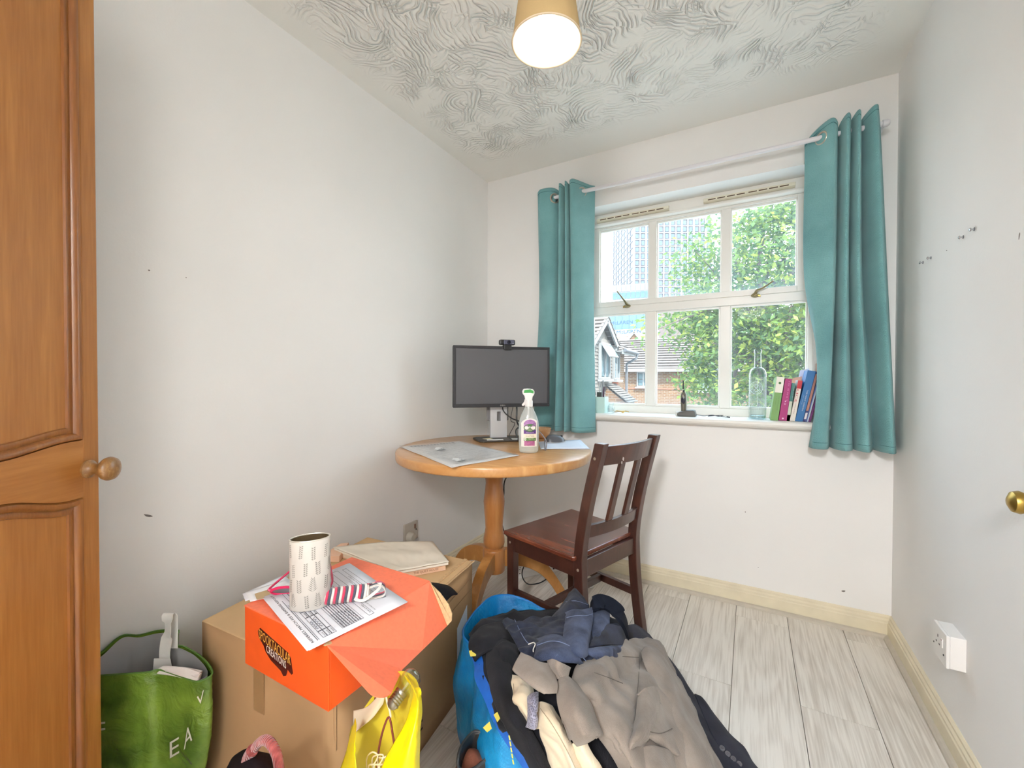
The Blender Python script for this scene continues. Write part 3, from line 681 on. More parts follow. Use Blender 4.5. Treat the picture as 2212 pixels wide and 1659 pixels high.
# back posts: splayed foot, seat, leaning top
for w0 in (.036, .402):
    st = [(.432, 0), (.404, .20), (.392, .36), (.394, .47), (.424, .64), (.484, .870)]
    pr = []
    sp = spline([Vector((b0, z, 0)) for b0, z in st], 5)
    poly = [cp(w0-.017, p.x-.020, p.y) for p in sp]+[cp(w0-.017, p.x+.020, p.y) for p in reversed(sp)]
    ps = MB().prism(poly, CW*.034).build('back_post', DKW, ch, bevel=.003)
    if w0 < .1:
        capdot(ps, cp(w0-.017, .466, .815), -CW); capdot(ps, cp(w0-.017, .392, .39), -CW)
def postb(z):
    st = [(0, .432), (.20, .404), (.36, .392), (.47, .394), (.64, .424), (.87, .484)]
    for (z0, b0), (z1, b1) in zip(st, st[1:]):
        if z <= z1: return b0+(b1-b0)*(z-z0)/(z1-z0)
    return .484
def crail(name, z0, z1, bow):
    P = []
    for i in range(13):
        u = i/12; w_ = .050+u*(.388-.050); bb = bow*(1-(2*u-1)**2)
        a0 = postb(z0)+bb; a1 = postb(z1)+bb
        P.append([cp(w_, a0-.009, z0), cp(w_, a0+.009, z0), cp(w_, a1+.009, z1), cp(w_, a1-.009, z1)])
    m = MB()
    for p, q in zip(P, P[1:]): m.hexa(p, q)
    return m.build(name, DKW, ch, merge=True, bevel=.002)
tr = crail('top_rail', .785, .858, .026); crail('lower_rail', .505, .555, .020)
chip = plain('chipped_paint', (196, 190, 186), .7)
for u, z, s_ in ((.30, .805, .010), (.29, .790, .007)):
    w_ = .05+u*.338; bb = .026*(1-(2*u-1)**2)
    c = cp(w_, postb(z)+bb+.0093, z)
    MB().prism([c+CW*(s_*.5*math.cos(t)*(1+.4*math.sin(4*t)))+UP*(s_*math.sin(t)) for t in [i*math.pi/6 for i in range(12)]], CB*.0005).build('paint_chip', chip, tr)
for u in (.335, .665):
    w_ = .05+u*.338; b1 = postb(.555)+.020*(1-(2*u-1)**2); b2 = postb(.785)+.026*(1-(2*u-1)**2)
    MB().hexa([cp(w_-.016, b1-.007, .555), cp(w_+.016, b1-.007, .555), cp(w_+.016, b1+.007, .555), cp(w_-.016, b1+.007, .555)], [cp(w_-.016, b2-.007, .785), cp(w_+.016, b2-.007, .785), cp(w_+.016, b2+.007, .785), cp(w_-.016, b2+.007, .785)]).build('back_slat', DKW, ch, bevel=.002)
# aprons and stretchers
for p, q, nm in ((cp(.026, .05, .388), cp(.036, .372, .388), 'side_apron'), (cp(.424, .05, .388), cp(.402, .372, .388), 'side_apron'), (cp(.04, .034, .388), cp(.41, .034, .388), 'front_apron'), (cp(.054, .392, .388), cp(.384, .392, .388), 'back_apron')):
    MB().bar(p, q, .020, .066).build(nm, DKW, ch, bevel=.002)
for p, q in ((cp(.024, .05, .175), cp(.036, .388, .185)), (cp(.426, .05, .175), cp(.402, .388, .185)), (cp(.030, .21, .178), cp(.414, .21, .178))):
    MB().bar(p, q, .020, .032).build('stretcher', DKW, ch, bevel=.002)

# ================================================================== curtain pole and curtains
PY, PZ, PR = 2.258, 2.143, .0105
pole = thing('curtain_pole', 'white metal curtain pole above the window', 'curtain pole', (-.3, PY, PZ))
PWH = plain('white_metal', (226, 224, 228), .3)
MB().tube([(-1.07, PY, PZ), (.462, PY, PZ)], PR, 20).build('rod', PWH, pole, smooth=True)
for sg, xe in ((1, .462), (-1, -1.07)):
    MB().lathe([(PR, 0), (.0145, .001), (.0145, .010), (.0135, .018), (.009, .024), (.001, .026)], (xe, PY, PZ), (sg, 0, 0), 20).build('finial', PWH, pole, smooth=True)
for xb in (.462, -1.05):
    b_ = MB().box((xb-.014, YB-.004, PZ-.045), (xb+.014, YB, PZ-.002)).build('bracket', PWH, pole, bevel=.002)
    MB().tube([(xb, YB-.004, PZ-.018), (xb, PY+.02, PZ-.020), (xb, PY, PZ-.011)], .005, 10).build('bracket_arm', PWH, b_, smooth=True)
    MB().lathe([(.005, 0), (.005, .001)], (xb+.002, YB-.004, PZ-.032), (0, -1, 0), 14).build('bracket_screw', dark_metal, b_)
TEAL = weave('teal_curtain', (104, 156, 160), (134, 186, 188),   .85, 900, .6, var=.12, vs=3, sheen=.25, diag=True, fuzz=.35)
def curtain(name, label, rows, ztops, gro, rowz, th=.004):
    c = thing(name, label, 'curtain', (sum(p[0] for p in rows[0])/len(rows[0]), PY, .80), group='teal eyelet curtains')
    ctrl = []
    for row, z in zip(rows, rowz):
        ctrl.append([Vector((p[0], p[1], (z if not isinstance(z, list) else z[i]))) for i, p in enumerate(row)])
    P = surf(ctrl, 10, 7)
    MB().grid(P).build('curtain_cloth', TEAL, c, smooth=True, solid=th, ang=180)
    # hem seam near the foot and heading seam below the eyelets
    nr = len(P)
    def seam(f, nm):
        i = f*(nr-1); i0 = int(i)
        u = i-i0
        pts = [a*(1-u)+b_*u+Vector((0, -.0035, 0)) for a, b_ in zip(P[i0], P[min(i0+1, nr-1)])]
        MB().tube(pts, .0011, 5).build(nm, plain('teal_seam', (58, 112, 112), .9), c, smooth=True)
    seam(.968, 'hem_seam'); seam(.062, 'heading_seam')
    for (x, y, nx, ny) in gro:
        n = Vector((nx, ny, 0)).normalized(); p = Vector((x, y, PZ-.006)); u = Vector((0, 0, 1)); w_ = n.cross(u)
        MB().tube([p+u*(.0245*math.cos(t))+w_*(.0245*math.sin(t))+n*.003 for t in [i*math.pi/18 for i in range(36)]], .0050, 8, True).build('eyelet', plain('eyelet_metal', (196, 186, 172), .3, .8), c, smooth=True)
        MB().lathe([(.0215, 0), (.0215, .0006)], p+n*.0024, n, 28).build('eyelet_hole', plain('eyelet_shadow', (26, 46, 54), .9), c)
    return c
Fy, By = 2.205, 2.312
# right curtain: profile points (x, y) along the cloth; front folds face the room
rt = [(.205, 2.305), (.226, 2.288), (.262, 2.254), (.294, 2.216), (.312, 2.235), (.316, 2.30), (.330, 2.240), (.345, 2.205), (.356, 2.24), (.353, 2.305), (.366, 2.235), (.380, 2.205), (.390, 2.25), (.386, 2.312), (.404, 2.245), (.432, 2.208), (.448, 2.25), (.462, 2.325), (.470, 2.335)]
rm = [(.205, 2.262), (.228, 2.235), (.270, 2.212), (.298, 2.205), (.312, 2.240), (.312, 2.30), (.326, 2.232), (.343, 2.205), (.356, 2.245), (.358, 2.305), (.370, 2.232), (.386, 2.205), (.402, 2.26), (.412, 2.318), (.430, 2.262), (.460, 2.212), (.482, 2.26), (.488, 2.325), (.490, 2.338)]
rl = [(.262, 2.270), (.252, 2.225), (.270, 2.205), (.296, 2.212), (.303, 2.255), (.312, 2.305), (.322, 2.238), (.343, 2.203), (.364, 2.240), (.370, 2.305), (.384, 2.236), (.404, 2.205), (.424, 2.26), (.440, 2.315), (.456, 2.262), (.482, 2.212), (.500, 2.255), (.506, 2.315), (.507, 2.335)]
rbm = [(.228, 2.255), (.236, 2.215), (.258, 2.200), (.284, 2.215), (.296, 2.26), (.306, 2.305), (.318, 2.240), (.346, 2.200), (.374, 2.238), (.382, 2.305), (.394, 2.238), (.420, 2.202), (.440, 2.255), (.456, 2.310), (.470, 2.255), (.496, 2.208), (.516, 2.25), (.522, 2.31), (.523, 2.33)]
zt = [2.150, 2.176, 2.196, 2.196, 2.178, 2.172, 2.190, 2.196, 2.180, 2.174, 2.190, 2.198, 2.176, 2.17, 2.188, 2.204, 2.19, 2.10, 2.03]
zm0 = [2.04]*17+[1.99, 1.96]
curtain('curtain', 'teal eyelet curtain at the right end of the pole, by the books', [rt, [(a*.7+b_*.3, c*.7+d_*.3) for (a, c), (b_, d_) in zip(rt, rm)], rm, rl, rbm], None, [(.262, 2.254, -.72, -.70)], [zt, zm0, 1.55, 1.15, .803])
lt = [(-1.082, 2.225), (-1.062, 2.218), (-1.020, 2.232), (-.990, 2.255), (-.972, 2.290), (-.962, 2.308), (-.952, 2.240), (-.940, 2.212), (-.926, 2.240), (-.920, 2.295), (-.914, 2.236), (-.904, 2.206), (-.895, 2.230), (-.893, 2.285), (-.884, 2.222), (-.862, 2.212), (-.826, 2.254), (-.792, 2.284), (-.765, 2.302)]
lm = [(-1.105, 2.300), (-1.085, 2.262), (-1.045, 2.235), (-1.000, 2.225), (-.975, 2.245), (-.962, 2.305), (-.956, 2.240), (-.942, 2.208), (-.926, 2.238), (-.920, 2.300), (-.912, 2.236), (-.900, 2.206), (-.890, 2.235), (-.886, 2.290), (-.874, 2.225), (-.846, 2.204), (-.812, 2.215), (-.782, 2.250), (-.764, 2.285)]
ll = [(-1.140, 2.300), (-1.122, 2.258), (-1.080, 2.230), (-1.035, 2.222), (-1.005, 2.245), (-.988, 2.305), (-.976, 2.240), (-.958, 2.206), (-.938, 2.238), (-.928, 2.300), (-.916, 2.236), (-.902, 2.206), (-.888, 2.238), (-.882, 2.292), (-.868, 2.225), (-.840, 2.202), (-.805, 2.210), (-.772, 2.240), (-.748, 2.280)]
zl = [2.178, 2.190, 2.196, 2.196, 2.186, 2.180, 2.190, 2.198, 2.188, 2.182, 2.192, 2.200, 2.190, 2.184, 2.198, 2.204, 2.196, 2.184, 2.178]
curtain('curtain', 'teal eyelet curtain at the left end of the pole, behind the monitor', [lt, [(a*.7+b_*.3, c*.7+d_*.3) for (a, c), (b_, d_) in zip(lt, lm)], lm, [(a*.5+b_*.5, c*.5+d_*.5) for (a, c), (b_, d_) in zip(lm, ll)], ll], None, [(-.990, 2.255, .70, -.71), (-.826, 2.254, .66, -.75)], [zl, 2.04, 1.55, 1.15, .803])
# ================================================================== on the table
def flat_sheet(name, mat, corners, parent=None, th=.0006, nx=8, ny=8, amp=.0015, seed=0, lift=0):
    """thin, slightly wavy sheet spanning four corners"""
    a, b_, c, d = [Vector(p) for p in corners]; P = []
    n = (b_-a).cross(d-a).normalized(); n = n if n.z >= 0 else -n
    for i in range(ny+1):
        v = i/ny; P.append([])
        for j in range(nx+1):
            u = j/nx; p = a*(1-u)*(1-v)+b_*u*(1-v)+c*u*v+d*(1-u)*v
            P[-1].append(p+n*(lift+amp*(1+mnoise.noise(Vector((u*3+seed, v*3, seed))))))
    return MB().grid(P).build(name, mat, parent, smooth=True, solid=th, ang=180, off=1)
def plane_frame(corners):
    a, b_, c, d = [Vector(p) for p in corners]
    return a, (b_-a), (d-a), (b_-a).cross(d-a).normalized()
def printed(corners, items, name, mat, parent, h=.0012):
    """flat print on a sheet: items are (u0, v0, u1, v1) boxes in the sheet's own 0..1 frame"""
    a, b_, c, d = [Vector(p) for p in corners]
    n = (b_-a).cross(d-a).normalized(); n = n if n.z >= 0 else -n
    q = lambda u, v: a*(1-u)*(1-v)+b_*u*(1-v)+c*u*v+d*(1-u)*v+n*h
    m = MB()
    for u0, v0, u1, v1 in items: m.add([q(u0, v0), q(u1, v0), q(u1, v1), q(u0, v1)], [(0, 1, 2, 3)])
    o = m.build(name, mat, parent); return o
# monitor
mL, mR = Vector((-1.304, 1.713, 0)), Vector((-.939, 2.079, 0)); mu = (mR-mL).normalized(); mn = Vector((mu.y, -mu.x, 0))
zb, ztp = .952, 1.268
mon = thing('computer_monitor', 'black flat-screen computer monitor on a silver stand on the round table', 'monitor', (-1.17, 1.945, TZ))
def mp(s, n, z): return mL+mu*s+mn*n+UP*z
MWD = (mR-mL).length
BZ = plain('monitor_bezel', (40, 40, 44), .35)
def mbox(s0, s1, n0, n1, z0, z1): return MB().hexa([mp(s0, n0, z0), mp(s1, n0, z0), mp(s1, n1, z0), mp(s0, n1, z0)], [mp(s0, n0, z1), mp(s1, n0, z1), mp(s1, n1, z1), mp(s0, n1, z1)])
mbox(0, MWD, -.032, -.004, zb, ztp).build('housing', BZ, mon, bevel=.006)
m = MB()
for s0, s1, z0, z1 in ((0, MWD, zb, zb+.018), (0, MWD, ztp-.014, ztp), (0, .014, zb+.018, ztp-.014), (MWD-.014, MWD, zb+.018, ztp-.014)):
    m.hexa([mp(s0, -.004, z0), mp(s1, -.004, z0), mp(s1, .004, z0), mp(s0, .004, z0)], [mp(s0, -.004, z1), mp(s1, -.004, z1), mp(s1, .004, z1), mp(s0, .004, z1)])
bz = m.build('bezel', BZ, mon, bevel=.0015)
mbox(.014, MWD-.014, -.004, .0005, zb+.018, ztp-.014).build('screen', plain('matte_screen', (78, 78, 82), .38, spec=.7), mon)
t_ = MB(); letters(t_, 'DELL', mp(MWD/2-.014, .0043, zb+.0055), mu, UP*.0068, .028); t_.build('lettering', plain('silver_print', (206, 200, 190), .4, .3), bz)
MB().lathe([(.0022, 0), (.0018, .0006)], mp(MWD-.008, .004, zb+.008), mn, 12).build('power_light', plain('button_grey', (120, 110, 104), .4), bz)
sb = Vector((-1.178, 1.940, TZ))
SIL = plain('silver_plastic', (206, 206, 208), .32, .25)
q = lambda s, n, z: sb+mu*s+mn*n+UP*(z-TZ)
col = MB()
for (s0, s1, z0, z1) in ((-.045, -.010, TZ+.012, TZ+.215), (.010, .045, TZ+.012, TZ+.215), (-.010, .010, TZ+.012, TZ+.10), (-.010, .010, TZ+.150, TZ+.215)):
    col.hexa([q(s0, .0, z0), q(s1, .0, z0), q(s1, .022, z0), q(s0, .022, z0)], [q(s0, .0, z1), q(s1, .0, z1), q(s1, .022, z1), q(s0, .022, z1)])
col.build('stand_column', SIL, mon)
MB().hexa([q(-.06, -.014, TZ+.1), q(.06, -.014, TZ+.1), q(.06, 0, TZ+.1), q(-.06, 0, TZ+.1)], [q(-.06, -.014, TZ+.3), q(.06, -.014, TZ+.3), q(.06, 0, TZ+.3), q(-.06, 0, TZ+.3)]).build('stand_back', plain('grey_plastic', (120, 118, 118), .4), mon, bevel=.004)
pl = [q(-.13, -.03, TZ), q(-.12, .085, TZ), q(-.10, .105, TZ), q(.10, .105, TZ), q(.12, .085, TZ), q(.13, -.03, TZ), q(.11, -.05, TZ), q(-.11, -.05, TZ)]
MB().prism(pl, (0, 0, .010)).build('stand_base', plain('base_dark', (70, 66, 62), .45), mon, bevel=.003)
# webcam sitting on the top edge
wc = mp(MWD*.545, .006, ztp)
cam_ = thing('webcam', 'black webcam perched on top of the monitor', 'webcam', wc)
def wp(s, n, z): return wc+mu*s+mn*n+UP*z
def wbox(s0, s1, n0, n1, z0, z1): return MB().hexa([wp(s0, n0, z0), wp(s1, n0, z0), wp(s1, n1, z0), wp(s0, n1, z0)], [wp(s0, n0, z1), wp(s1, n0, z1), wp(s1, n1, z1), wp(s0, n1, z1)])
wbox(-.044, .040, -.018, .012, .006, .034).build('webcam_body', black_plastic, cam_, bevel=.007)
wbox(-.022, .032, .012, .0145, .009, .031).build('front_plate', plain('webcam_plate', (92, 94, 112), .3, .4), cam_, bevel=.003)
MB().lathe([(.0095, 0), (.0095, .003), (.006, .0035), (.0055, .001), (.001, .0015)], wp(.004, .0145, .020), mn, 22).build('lens', plain('lens_glass', (18, 22, 44), .1), cam_, smooth=True)
MB().lathe([(.0022, 0), (.0015, .0006)], wp(.026, .0145, .014), mn, 10).build('indicator', plain('indicator_white', (220, 222, 228), .4), cam_)
wbox(-.020, .020, .004, .010, -.020, .008).build('clip_lip', black_plastic, cam_, bevel=.002); wbox(-.020, .020, -.040, -.010, -.004, .006).build('clip_foot', black_plastic, cam_, bevel=.002)
# cards lying on the stand's base
cd = plain('card_white', (228, 228, 224), .7)
for i, (s0, n0, a, ln, wd, lb) in enumerate(((-.075, .060, .15, .085, .045, 'white card on the monitor base, beside the column'), (-.092, .040, -.3, .045, .030, 'small cream card on the left of the monitor base'), (.055, .070, .1, .09, .045, 'white receipt on the right of the monitor base'))):
    c = q(s0, n0, TZ+.0102+.0004*i); u = mu*math.cos(a)+mn*math.sin(a); v = mn*math.cos(a)-mu*math.sin(a)
    t = thing('paper_card', lb, 'card', c)
    flat_sheet('card_sheet', cd if i != 1 else plain('card_cream', (222, 214, 178), .7), [c, c+u*ln, c+u*ln+v*wd, c+v*wd], t, amp=.0012, seed=i, nx=4, ny=3)
# spray bottle
bc = Vector((-.846, 1.655, TZ)); fx = R_.copy(); fx.z = 0; fx.normalize(); fy = Vector((fx.y, -fx.x, 0))   # fy points to the viewer
spr = thing('spray_bottle', 'clear trigger spray bottle with purple and green label on the table', 'bottle', bc)
def clear_plastic(name, col, a):
    m, nt, b = nmat(name); b.inputs['Base Color'].default_value = lin(col); b.inputs['Roughness'].default_value = .12; b.inputs['Alpha'].default_value = a; b.inputs['Specular IOR Level'].default_value = .7
    return m
CLP = clear_plastic('clear_plastic', (222, 228, 226), .38)
bp_ = [(.034, 0), (.040, .004), (.0425, .012), (.0445, .05), (.0445, .125), (.042, .142), (.033, .168), (.022, .190), (.0155, .203), (.0150, .212)]
MB().lathe(bp_, bc, seg=40, sq=.62, xdir=fx).build('bottle_body', CLP, spr, smooth=True)
MB().lathe([(.032, .002), (.038, .006), (.0405, .014), (.0415, .040)], bc, seg=36, sq=.58, xdir=fx).build('liquid', clear_plastic('pale_liquid', (226, 228, 214), .45), spr, smooth=True)
MB().tube([bc+UP*.015+fx*.012, bc+UP*.14, bc+UP*.21], .0028, 8).build('dip_tube', white_plastic, spr, smooth=True)
MB().lathe([(.0175, .203), (.0175, .226), (.0150, .232)], bc, seg=30).build('collar', white_plastic, spr, smooth=True, ang=40)
hd = [(-.0125, .228), (.0135, .228), (.0165, .246), (.024, .258), (.0245, .270), (.018, .279), (-.006, .282), (-.024, .280), (-.030, .270), (-.027, .258), (-.020, .250), (-.017, .238)]
MB().prism([bc+fx*x+UP*z+fy*.013 for x, z in hd], -fy*.026).build('trigger_head', white_plastic, spr, bevel=.004)
MB().prism([bc+fx*x+UP*z+fy*.0138 for x, z in [(-.023, .262), (-.020, .276), (.006, .2785), (.0205, .272), (.0205, .260), (.004, .263)]], -fy*.0276).build('green_cap', plain('green_plastic', (40, 150, 58), .35), spr, bevel=.0015)
MB().prism([bc+fx*x+UP*z+fy*.006 for x, z in [(-.0125, .236), (-.017, .238), (-.0215, .222), (-.031, .212), (-.030, .206), (-.022, .205), (-.0125, .220)]], -fy*.012).build('trigger', white_plastic, spr, bevel=.002)
# wrap-round label on the front
def lab(x0, x1, z0, z1, lift, outline=None):
    f = lambda x, z: bc+fx*x+UP*z+fy*((.0447*.62)*math.sqrt(max(0, 1-(x/.0447)**2))+lift)
    m = MB(); n = 14
    if outline:
        xs = [x0+(x1-x0)*i/n for i in range(n+1)]
        m.grid([[f(x, z0+(z1-z0)*0) for x in xs], [f(x, outline(x)) for x in xs]])
    else:
        xs = [x0+(x1-x0)*i/n for i in range(n+1)]; m.grid([[f(x, z0) for x in xs], [f(x, z1) for x in xs]])
    return m, f
cxl, hw = .004, .0265
LB = [('label_sheet', (236, 234, 228), cxl-.038, cxl+hw+.004, .030, lambda x: .118+.035*math.sqrt(max(0, 1-((x-cxl)/.042)**2)), .0002),
      ('label_flowers', (168, 120, 176), cxl-hw, cxl+hw, .118, lambda x: .122+.026*math.sqrt(max(0, 1-((x-cxl)/.0285)**2)), .0006),
      ('label_purple', (84, 40, 120), cxl-hw, cxl+hw, .086, .104, .0006), ('label_cream', (240, 230, 212), cxl-hw, cxl+hw, .068, .086, .0006),
      ('label_foot_green', (86, 128, 62), cxl-hw, cxl+hw, .056, .068, .0006), ('label_foot_flowers', (168, 96, 140), cxl-hw*.92, cxl+hw*.8, .034, .056, .0006)]
lbl = None
for nm, col, x0, x1, z0, z1, lf in LB:
    m, f = lab(x0, x1, z0, z1 if not callable(z1) else 0, lf, z1 if callable(z1) else None)
    o = m.build(nm if lbl else 'label', plain(nm, col, .45, var=.35 if 'flowers' in nm else 0, vs=90), lbl or spr, smooth=True)
    lbl = lbl or o
m = MB(); f = lab(0, 1, 0, 1, .0009)[1]
pts = [f(cxl+hw*1.02*math.cos(a), .112+.017*math.sin(a)) for a in [i*math.pi/14 for i in range(28)]]
m.add([f(cxl, .112)]+pts, [(0, i+1, (i+1) % 28+1) for i in range(28)]); m.build('label_badge', plain('label_badge', (66, 110, 52), .45), lbl)
def curved_text(s_, x0, x1, z, h, lift, col, nm='lettering'):
    m = MB(); letters(m, s_, (0, 0, 0), (1, 0, 0), (0, h, 0), x1-x0)
    ff = lab(0, 1, 0, 1, lift)[1]
    m.v = [ff(x0+p.x, z+p.y) for p in m.v]
    m.build(nm, plain('print_'+str(col), col, .5), lbl)
curved_text('Zoflora', cxl-.0205, cxl+.0215, .1115, .0078, .0013, (245, 245, 240))
curved_text('MULTI-PURPOSE', cxl-.016, cxl+.016, .1065, .0022, .0013, (230, 228, 206)); curved_text('DISINFECTANT', cxl-.014, cxl+.014, .1030, .0022, .0013, (230, 228, 206)); curved_text('CLEANER', cxl-.009, cxl+.009, .0996, .0022, .0013, (230, 228, 206))
curved_text('MIDNIGHT BLOOMS', cxl-.017, cxl+.017, .0900, .0024, .0010, (236, 226, 240))
curved_text('CUTS THROUGH', cxl-.018, cxl+.018, .0795, .0030, .0010, (96, 84, 64)); curved_text('GREASE & GRIME', cxl-.020, cxl+.019, .0735, .0030, .0010, (96, 84, 64))
curved_text('KILLS 99.9%', cxl-.006, cxl+.016, .0640, .0022, .0010, (236, 238, 226)); curved_text('VIRUSES & BACTERIA', cxl-.006, cxl+.024, .0602, .0020, .0010, (236, 238, 226))
m = MB(); m.add([f(cxl-.0205+x, .0615+z) for x, z in [(-.0045, .005), (.0045, .005), (.0045, -.001), (0, -.006), (-.0045, -.001)]], [(0, 1, 2, 3, 4)]); m.build('shield', plain('shield_white', (236, 238, 226), .5), lbl)
m = MB()
for x, z, w_, h in ((0, 0, .0016, .005), (0, 0, .005, .0016)): m.add([lab(0, 1, 0, 1, .0012)[1](cxl-.0205+x+a*w_/2, .0622+z+b_*h/2) for a, b_ in ((-1, -1), (1, -1), (1, 1), (-1, 1))], [(0, 1, 2, 3)])
m.build('shield_cross', MATS['label_badge'], lbl)
# printed sheet in a clear wallet
PC = [onZ(976, 1012.6, TZ), onZ(1125, 985, TZ), onZ(990.8, 954, TZ), onZ(861.6, 966, TZ)]
PC = [Vector((p.x, p.y, TZ)) for p in PC]
cen = sum(PC, Vector())/4
sh = thing('printed_sheet', 'large printed sheet in a clear plastic wallet on the left of the table', 'paper', cen)
flat_sheet('sheet', plain('grey_print_paper', (214, 212, 210), .5, var=.05, vs=30), [c+(cen-c)*.02 for c in PC], sh, amp=.002, nx=12, ny=12)
random.seed(3)
it = []
for r in range(22):
    v = .08+r*.038
    if r in (9, 15): continue
    u = .10
    while u < .88:
        w_ = random.uniform(.03, .12)
        if random.random() < .7: it.append((u, v, min(u+w_, .9), v+.010))
        u += w_+.015
pr_ = printed(PC, it, 'print_lines', plain('faint_print', (186, 184, 184), .6), sh, .0050); pr_['kind'] = 'stuff'
it = [(.13+i*.052, .90, .13+i*.052+(.036 if i % 4 else .026), .935) for i in range(14)]
hd_ = printed(PC, it, 'headline_print', plain('headline_grey', (140, 138, 140), .6), sh, .0050); hd_['kind'] = 'stuff'
def wallet_mat():
    m, nt, b = nmat('clear_wallet'); b.inputs['Base Color'].default_value = (1, 1, 1, 1); b.inputs['Alpha'].default_value = .12; b.inputs['Roughness'].default_value = .08
    return m
flat_sheet('clear_wallet', wallet_mat(), PC, sh, amp=.0035, lift=.003, nx=16, ny=16, seed=4, th=.0002)
def qp(u, v, h=.008):
    a, b_, c, d = PC; return a*(1-u)*(1-v)+b_*u*(1-v)+c*u*v+d*(1-u)*v+UP*h
m = MB()
for u, v in ((.30, .62), (.18, .14)):
    for i in range(5):
        c = qp(u+random.uniform(-.05, .05), v+random.uniform(-.03, .03)); m.add([c, c+Vector((.03, .012, .006)), c+Vector((.022, .034, .001)), c+Vector((-.006, .018, .007))], [(0, 1, 2, 3)])
o = m.build('film_glints', plain('film_glint', (240, 242, 242), .1), sh, smooth=True); o['kind'] = 'stuff'  # white facets painted in as glints on the clear wallet
# papers under the mouse on the right
PR_ = [Vector((p.x, p.y, TZ)) for p in (onZ(1168, 971, TZ), onZ(1275, 971, TZ), onZ(1250, 951, TZ), onZ(1163, 955, TZ))]
for i in range(3):
    off = Vector((.006*i, -.004*i, 0))
    t = thing('note_paper', ['lowest blue-white note sheet of the stack under the mouse', 'middle blue-white note sheet of the stack under the mouse', 'top blue-white note sheet, under the mouse'][i], 'paper', PR_[0], group='note sheets under the mouse')
    flat_sheet('note_sheet', plain('blue_white_paper', (222, 230, 244), .75), [p+off*(1 if k != 1 else -.4) for k, p in enumerate(PR_)], t, lift=.0015*i, amp=.001, seed=i+9)
    if i == 2:
        pr_ = printed([p+off for p in PR_], [(.3+random.uniform(-.1, .25), .2+.1*k, .55+random.uniform(0, .2), .204+.1*k) for k in range(5)], 'pen_lines', plain('pen_blue', (176, 188, 214), .8), t, .0068); pr_['kind'] = 'stuff'
mc = onZ(1199, 954, TZ+.008); mc = Vector((mc.x, mc.y, TZ+.0068))
ms = thing('computer_mouse', 'grey computer mouse resting on the note sheets', 'mouse', mc)
P = []
for i in range(13):
    u = i/12*2-1; P.append([])
    for j in range(13):
        v = j/12*2-1; rr = max(0, 1-abs(u)**2.6); wv = .031*(1-.18*u*u)*rr**.5
        z = .036*max(0, (1-abs(v)**2.4))*rr**.6*(1-.22*u)
        P[-1].append(mc+mu*(.056*u)+mn*(wv*v)+UP*(z+.001))
MB().grid(P).build('mouse_shell', plain('mouse_grey', (84, 84, 88), .3), ms, smooth=True, ang=180)
P2 = [[mc+(p-mc)*Vector((1.02, 1.02, .35)).length*0+Vector(((p.x-mc.x)*1.03, (p.y-mc.y)*1.03, (p.z-mc.z)*.42)) for p in r] for r in P]
MB().grid(P2).build('mouse_base', plain('mouse_light', (200, 200, 200), .35), ms, smooth=True, ang=180)
MB().tube([mc+mu*.030+UP*.030, mc+mu*.040+UP*.027], .0035, 10).build('scroll_wheel', black_plastic, ms, smooth=True)
# bowl behind the spray bottle
bw = onZ(1172, 946, TZ); bw = Vector((bw.x, bw.y, TZ))
t = thing('wooden_bowl', 'small pale wooden bowl behind the spray bottle', 'bowl', bw)
MB().lathe([(.001, .004), (.022, .004), (.026, .008), (.036, .028), (.044, .056), (.046, .057), (.048, .055), (.040, .026), (.030, .004), (.024, 0), (.001, 0)], bw, seg=40).build('bowl_shell', wood('bowl_wood', (186, 142, 100), (222, 186, 146), (8, 8, 8), .5, ws=2), t, smooth=True)
# cables on the table and down to the floor
BC = plain('black_cable', (22, 22, 24), .45)
def cable(name, label, pts, r=.003, mat=BC, group=None):
    o = MB().tube(pts, r, 8, smooth=8).build(name, mat, smooth=True); tag(o, label, 'cable', group); return o
cable('monitor_cable', 'black cable looping from the monitor down to the table top', [mp(.27, -.036, zb+.03), mp(.27, -.035, zb-.02), mp(.31, -.02, zb-.06), q(.13, .02, TZ+.085), q(.07, .11, TZ+.06), q(.075, .13, TZ+.02), q(.12, .13, TZ+.006), q(.19, .10, TZ+.005)], .0034)
cable('video_cable', 'black cable hanging straight down behind the monitor on its right', [mp(.345, -.036, zb+.05), mp(.345, -.034, zb-.02), mp(.348, -.03, zb-.09), q(.165, .00, TZ+.02), q(.20, .03, TZ+.005)], .0042)
cable('webcam_cable', 'thin grey cable coiled on the table beside the monitor column', [mp(.33, -.038, zb+.02), mp(.31, -.03, zb-.07), q(.08, .05, TZ+.085), q(.03, .12, TZ+.03), q(.06, .14, TZ+.008), q(.10, .12, TZ+.05), q(.085, .10, TZ+.066), q(.075, .13, TZ+.030), q(.12, .14, TZ+.005), q(.18, .12, TZ+.004)], .0018, plain('dark_grey_cable', (58, 56, 58), .5))
cable('mouse_cable', 'silver-grey cable arching beside the spray bottle', [mc+mu*-.056+UP*.012, bc+fx*.075-fy*.03+UP*.006, bc+fx*.082-fy*.045+UP*.04, bc+fx*.060-fy*.06+UP*.075, bc+fx*.035-fy*.06+UP*.09, bc+fx*.01-fy*.08+UP*.05, bc+fx*-.02-fy*.09+UP*.004], .0026, plain('silver_cable', (120, 116, 124), .35))
cable('mains_cable', 'black mains cable running from under the table to the extension lead', [Vector((-.96, 1.98, TZ-.05)), onY(1096, 1028, 2.02), onY(1088, 1070, 2.05), onY(1083, 1110, 2.08), onY(1090, 1150, 2.10), onY(1120, 1180, 2.13), onY(1150, 1200, 2.16), onY(1180, 1222, 2.14)], .0036)
